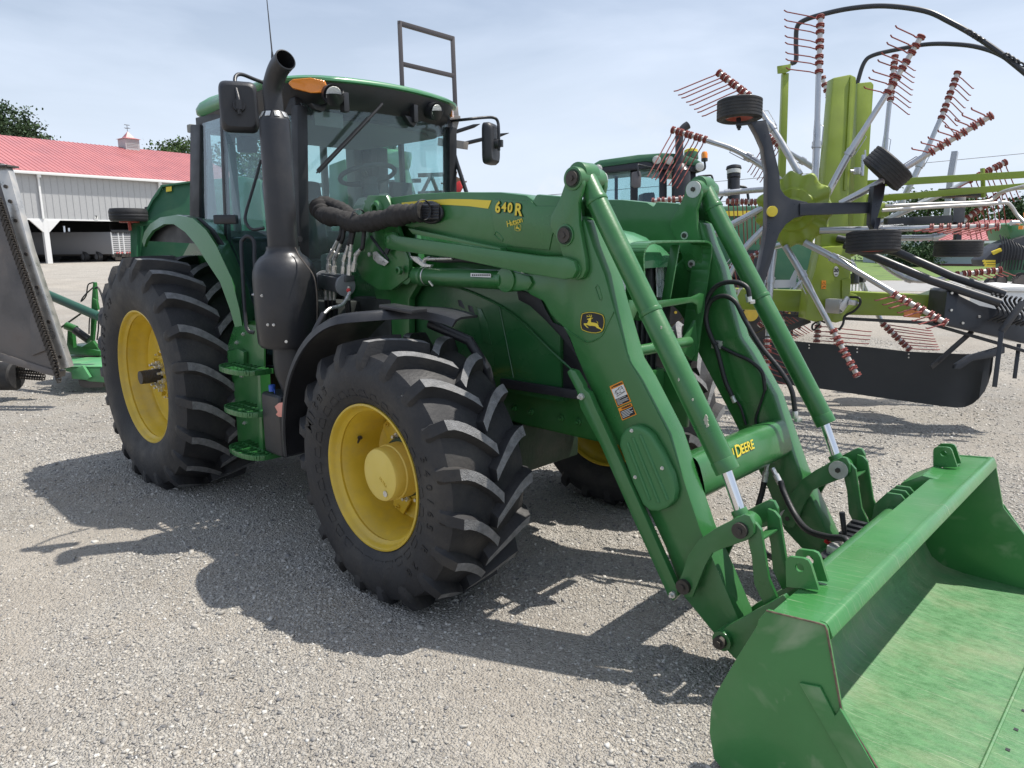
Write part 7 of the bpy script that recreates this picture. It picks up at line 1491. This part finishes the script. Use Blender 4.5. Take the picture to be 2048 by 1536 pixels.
# ---- bale spear rack on a loader behind the cab
def spear():
    B = empty('bale_spear', tuple(Vector((D(860, 560, 8.6).x, D(860, 560, 8.6).y, 0))), 'dark steel bale spear with tall open backrest frame rising behind the cab roof', 'bale spear')
    d1 = lambda x: 8.4+(x-800)*.004
    def bb(p, q, w_=.05): b = MB(); b.bar(D(p[0], p[1], d1(p[0])), D(q[0], q[1], d1(q[0])), w_, w_); return b
    fm = mat('brown_grey_frame_paint', (.085, .075, .078), .5)
    bb((799, 43), (808, 260)).build('frame_upright', fm, B, bevel=.004); bb((905, 75), (912, 250)).build('frame_upright', fm, B, bevel=.004)
    bb((797, 46), (907, 78)).build('frame_top_bar', fm, B, bevel=.004); bb((805, 128), (908, 152), .045).build('frame_middle_bar', fm, B, bevel=.004)
    b = MB(); b.bar(D(730, 230, 8.3), D(918, 238, 8.8), .10, .06); b.bar(D(909, 215, 8.8), D(911, 235, 8.8), .06, .08); b.bar(D(880, 284, 8.8), D(932, 291, 8.6), .09, .09); b.bar(D(912, 236, 8.8), D(900, 284, 8.8), .05, .08); b.build('carrier_beam', mat('weathered_beam', (.25, .23, .21), .6, metal=.3, var=.2), B, bevel=.005)
    for p, q in (((898, 268), (960, 248)), ((925, 288), (1018, 266))): b = MB(); b.tube([D(*p, 8.8), D(p[0]+(q[0]-p[0])*.8, p[1]+(q[1]-p[1])*.8, 8.7), D(*q, 8.65)], [.024, .022, .003], 12); b.build('spear_tine', M['graphite'], B, smooth=50)
    # loader arms of the machine that carries it, seen through the cab
    for p, q, w_ in (((655, 380), (790, 270), .16), ((790, 300), (850, 520), .14), ((830, 240), (700, 380), .09)): b = MB(); b.bar(D(*p, 8.9), D(*q, 8.8), w_, w_*1.1); b.build('carrier_arm', M['green_dull'], B, bevel=.01)
    b = MB(); b.cyl(D(765, 312, 8.7), D(820, 322, 8.7), .10, n=24); b.build('cross_tube', M['green_old'], B, bevel=.005)
    slab('mast_plate', [(658, 330), (690, 318), (700, 420), (690, 470), (660, 460)], 8.7, .10, M['green_dull'], B, .01)
    b = MB(); b.bar(D(690, 420, 8.9), Vector((D(690, 560, 8.9).x, D(690, 560, 8.9).y, .0)), .3, .3); b.bar(D(850, 500, 8.8), Vector((D(850, 560, 8.9).x, D(850, 560, 8.9).y, .0)), .3, .3); b.build('support_leg', M['green_dull'], B, bevel=.02)
    # steel trough sections (slotted) visible low through the windscreen
    T = empty('slotted_header', tuple(Vector((D(640, 560, 11).x, D(640, 560, 11).y, 0))), 'pale slotted steel header seen low through the windscreen of the nearest tractor', 'implement')
    b = MB()
    for i in range(7):
        x = 560+i*46; y = 388-i*2.2-(10 if i > 5 else 0); b.bar(D(x, y+22, 11), D(x+52, y+20, 11), .03, .06); b.bar(D(x, y-14, 11), D(x+52, y-16, 11), .03, .06); b.bar(D(x+8, y+22, 11), D(x+26, y-14, 11), .03, .05); b.bar(D(x+40, y+22, 11), D(x+26, y-14, 11), .03, .05)
    b.build('slotted_frame', M['worn_steel'], T, smooth=0)
    b = MB()
    for x in (580, 760, 940): q = D(x, 410, 11); b.bar(q, Vector((q.x, q.y, 0)), .08, .08)
    b.build('header_stand', M['worn_steel'], T, smooth=0)
    R = empty('tedder', tuple(Vector((D(912, 560, 10.5).x, D(912, 560, 10.5).y, 0))), 'red tedder end with brown spikes showing just right of the cab', 'tedder')
    slab('red_panel', [(903, 372), (919, 361), (925, 374), (921, 384), (903, 388)], 10.3, .06, M['red'], R, .01)
    b = MB()
    for i in range(7): a = -0.3+i*.55; c = D(908, 370, 10.4); b.bar(c, c+(RT*math.cos(a)+UPV*math.sin(a))*.19, .02, .02)
    b.cyl(D(908, 370, 10.4)-FW*.05, D(908, 370, 10.4)+FW*.15, .12, n=20); b.build('spiked_rotor', mat('dry_tan', (.30, .20, .13), .8), R)
    q = D(908, 385, 10.5); b = MB(); b.bar(q, Vector((q.x, q.y, 0)), .1, .1); b.build('stand', M['red'], R)
spear()
# ---- planter on the far right
def planter():
    P_ = empty('planter', tuple(gp(2010, 590)), 'dark green planter with disc wheels and yellow parts at the right edge', 'planter')
    d = 20
    slab('main_frame', [(1968, 520), (2000, 490), (2030, 478), (2060, 470), (2060, 520), (2015, 520), (1985, 532), (1970, 532)], d, .6, M['black'], P_, .03)
    slab('hopper', [(2014, 448), (2030, 445), (2060, 448), (2060, 480), (2022, 482)], d+.2, 1.0, M['green'], P_, .06)
    slab('frame_tank', [(2020, 482), (2060, 478), (2060, 560), (2030, 565), (2018, 540)], d+.3, .6, M['green_dull'], P_, .05)
    b = MB(); b.cyl(D(2022, 446, d), D(2038, 446, d), .07); b.build('end_cap', M['galv'], P_)
    slab('yellow_panel', [(1984, 503), (2002, 496), (2005, 502), (1988, 510)], d-.05, .05, M['decal_yellow'], P_, .01)
    b = MB(); [b.bar(D(1966+i*2, 522+i*5, d), D(1990, 522+i*5, d), .05, .05) for i in range(3)]; b.bar(D(1968, 520, d), D(1974, 534, d), .04, .04); b.build('access_step', M['decal_yellow'], P_)
    for px, py, r in ((1982, 566, .13), (2002, 562, .18), (2044, 560, .20)):
        b = MB(); c = D(px, py, d-.1); b.tube([c, c+FW*.12], r, 28); b.build('gauge_wheel', M['rubber'], P_); b = MB(); b.tube([c-FW*.02, c+FW*.02], r*.7, 24); b.build('disc', M['worn_steel'], P_)
    b = MB(); c = D(2031, 563, d-.3)
    for i in range(14): a = 2*PI*i/14; b.bar(c, c+(RT*math.cos(a)+UPV*math.sin(a))*.15, .015, .02)
    b.cyl(c-FW*.03, c+FW*.03, .06); b.build('spiked_wheel', M['worn_steel'], P_)
    b = MB()
    for i in range(10): x = 2000+i*6; b.tube(smooth_path([D(x, 470+i*3, d-.1), D(x+6, 500, d-.2), D(x-2, 540, d-.1)], 3), .02, 6)
    b.build('seed_tubes', M['hose'], P_, smooth=60)
    b = MB(); q = D(2050, 430, d); b.tube([D(2050, 440, d), D(2049, 425, d)], .03); b.box(D(2042, 455, d-.1), (.1, .1, .1)); b.build('yellow_marker', M['amber'], P_)
    W_ = empty('white_tank', tuple(gp(2030, 640)), 'low white tank lid showing behind the rake drawbar at the right edge', 'tank'); slab('tank_lid', [(1996, 574), (2070, 571), (2070, 584), (2004, 583)], 15, 1.2, M['white'], W_, .04); slab('tank_body', [(2004, 583), (2070, 584), (2070, 640), (2004, 636)], 15.05, 1.1, M['white'], W_, .04)
planter()
print('tines', NT)
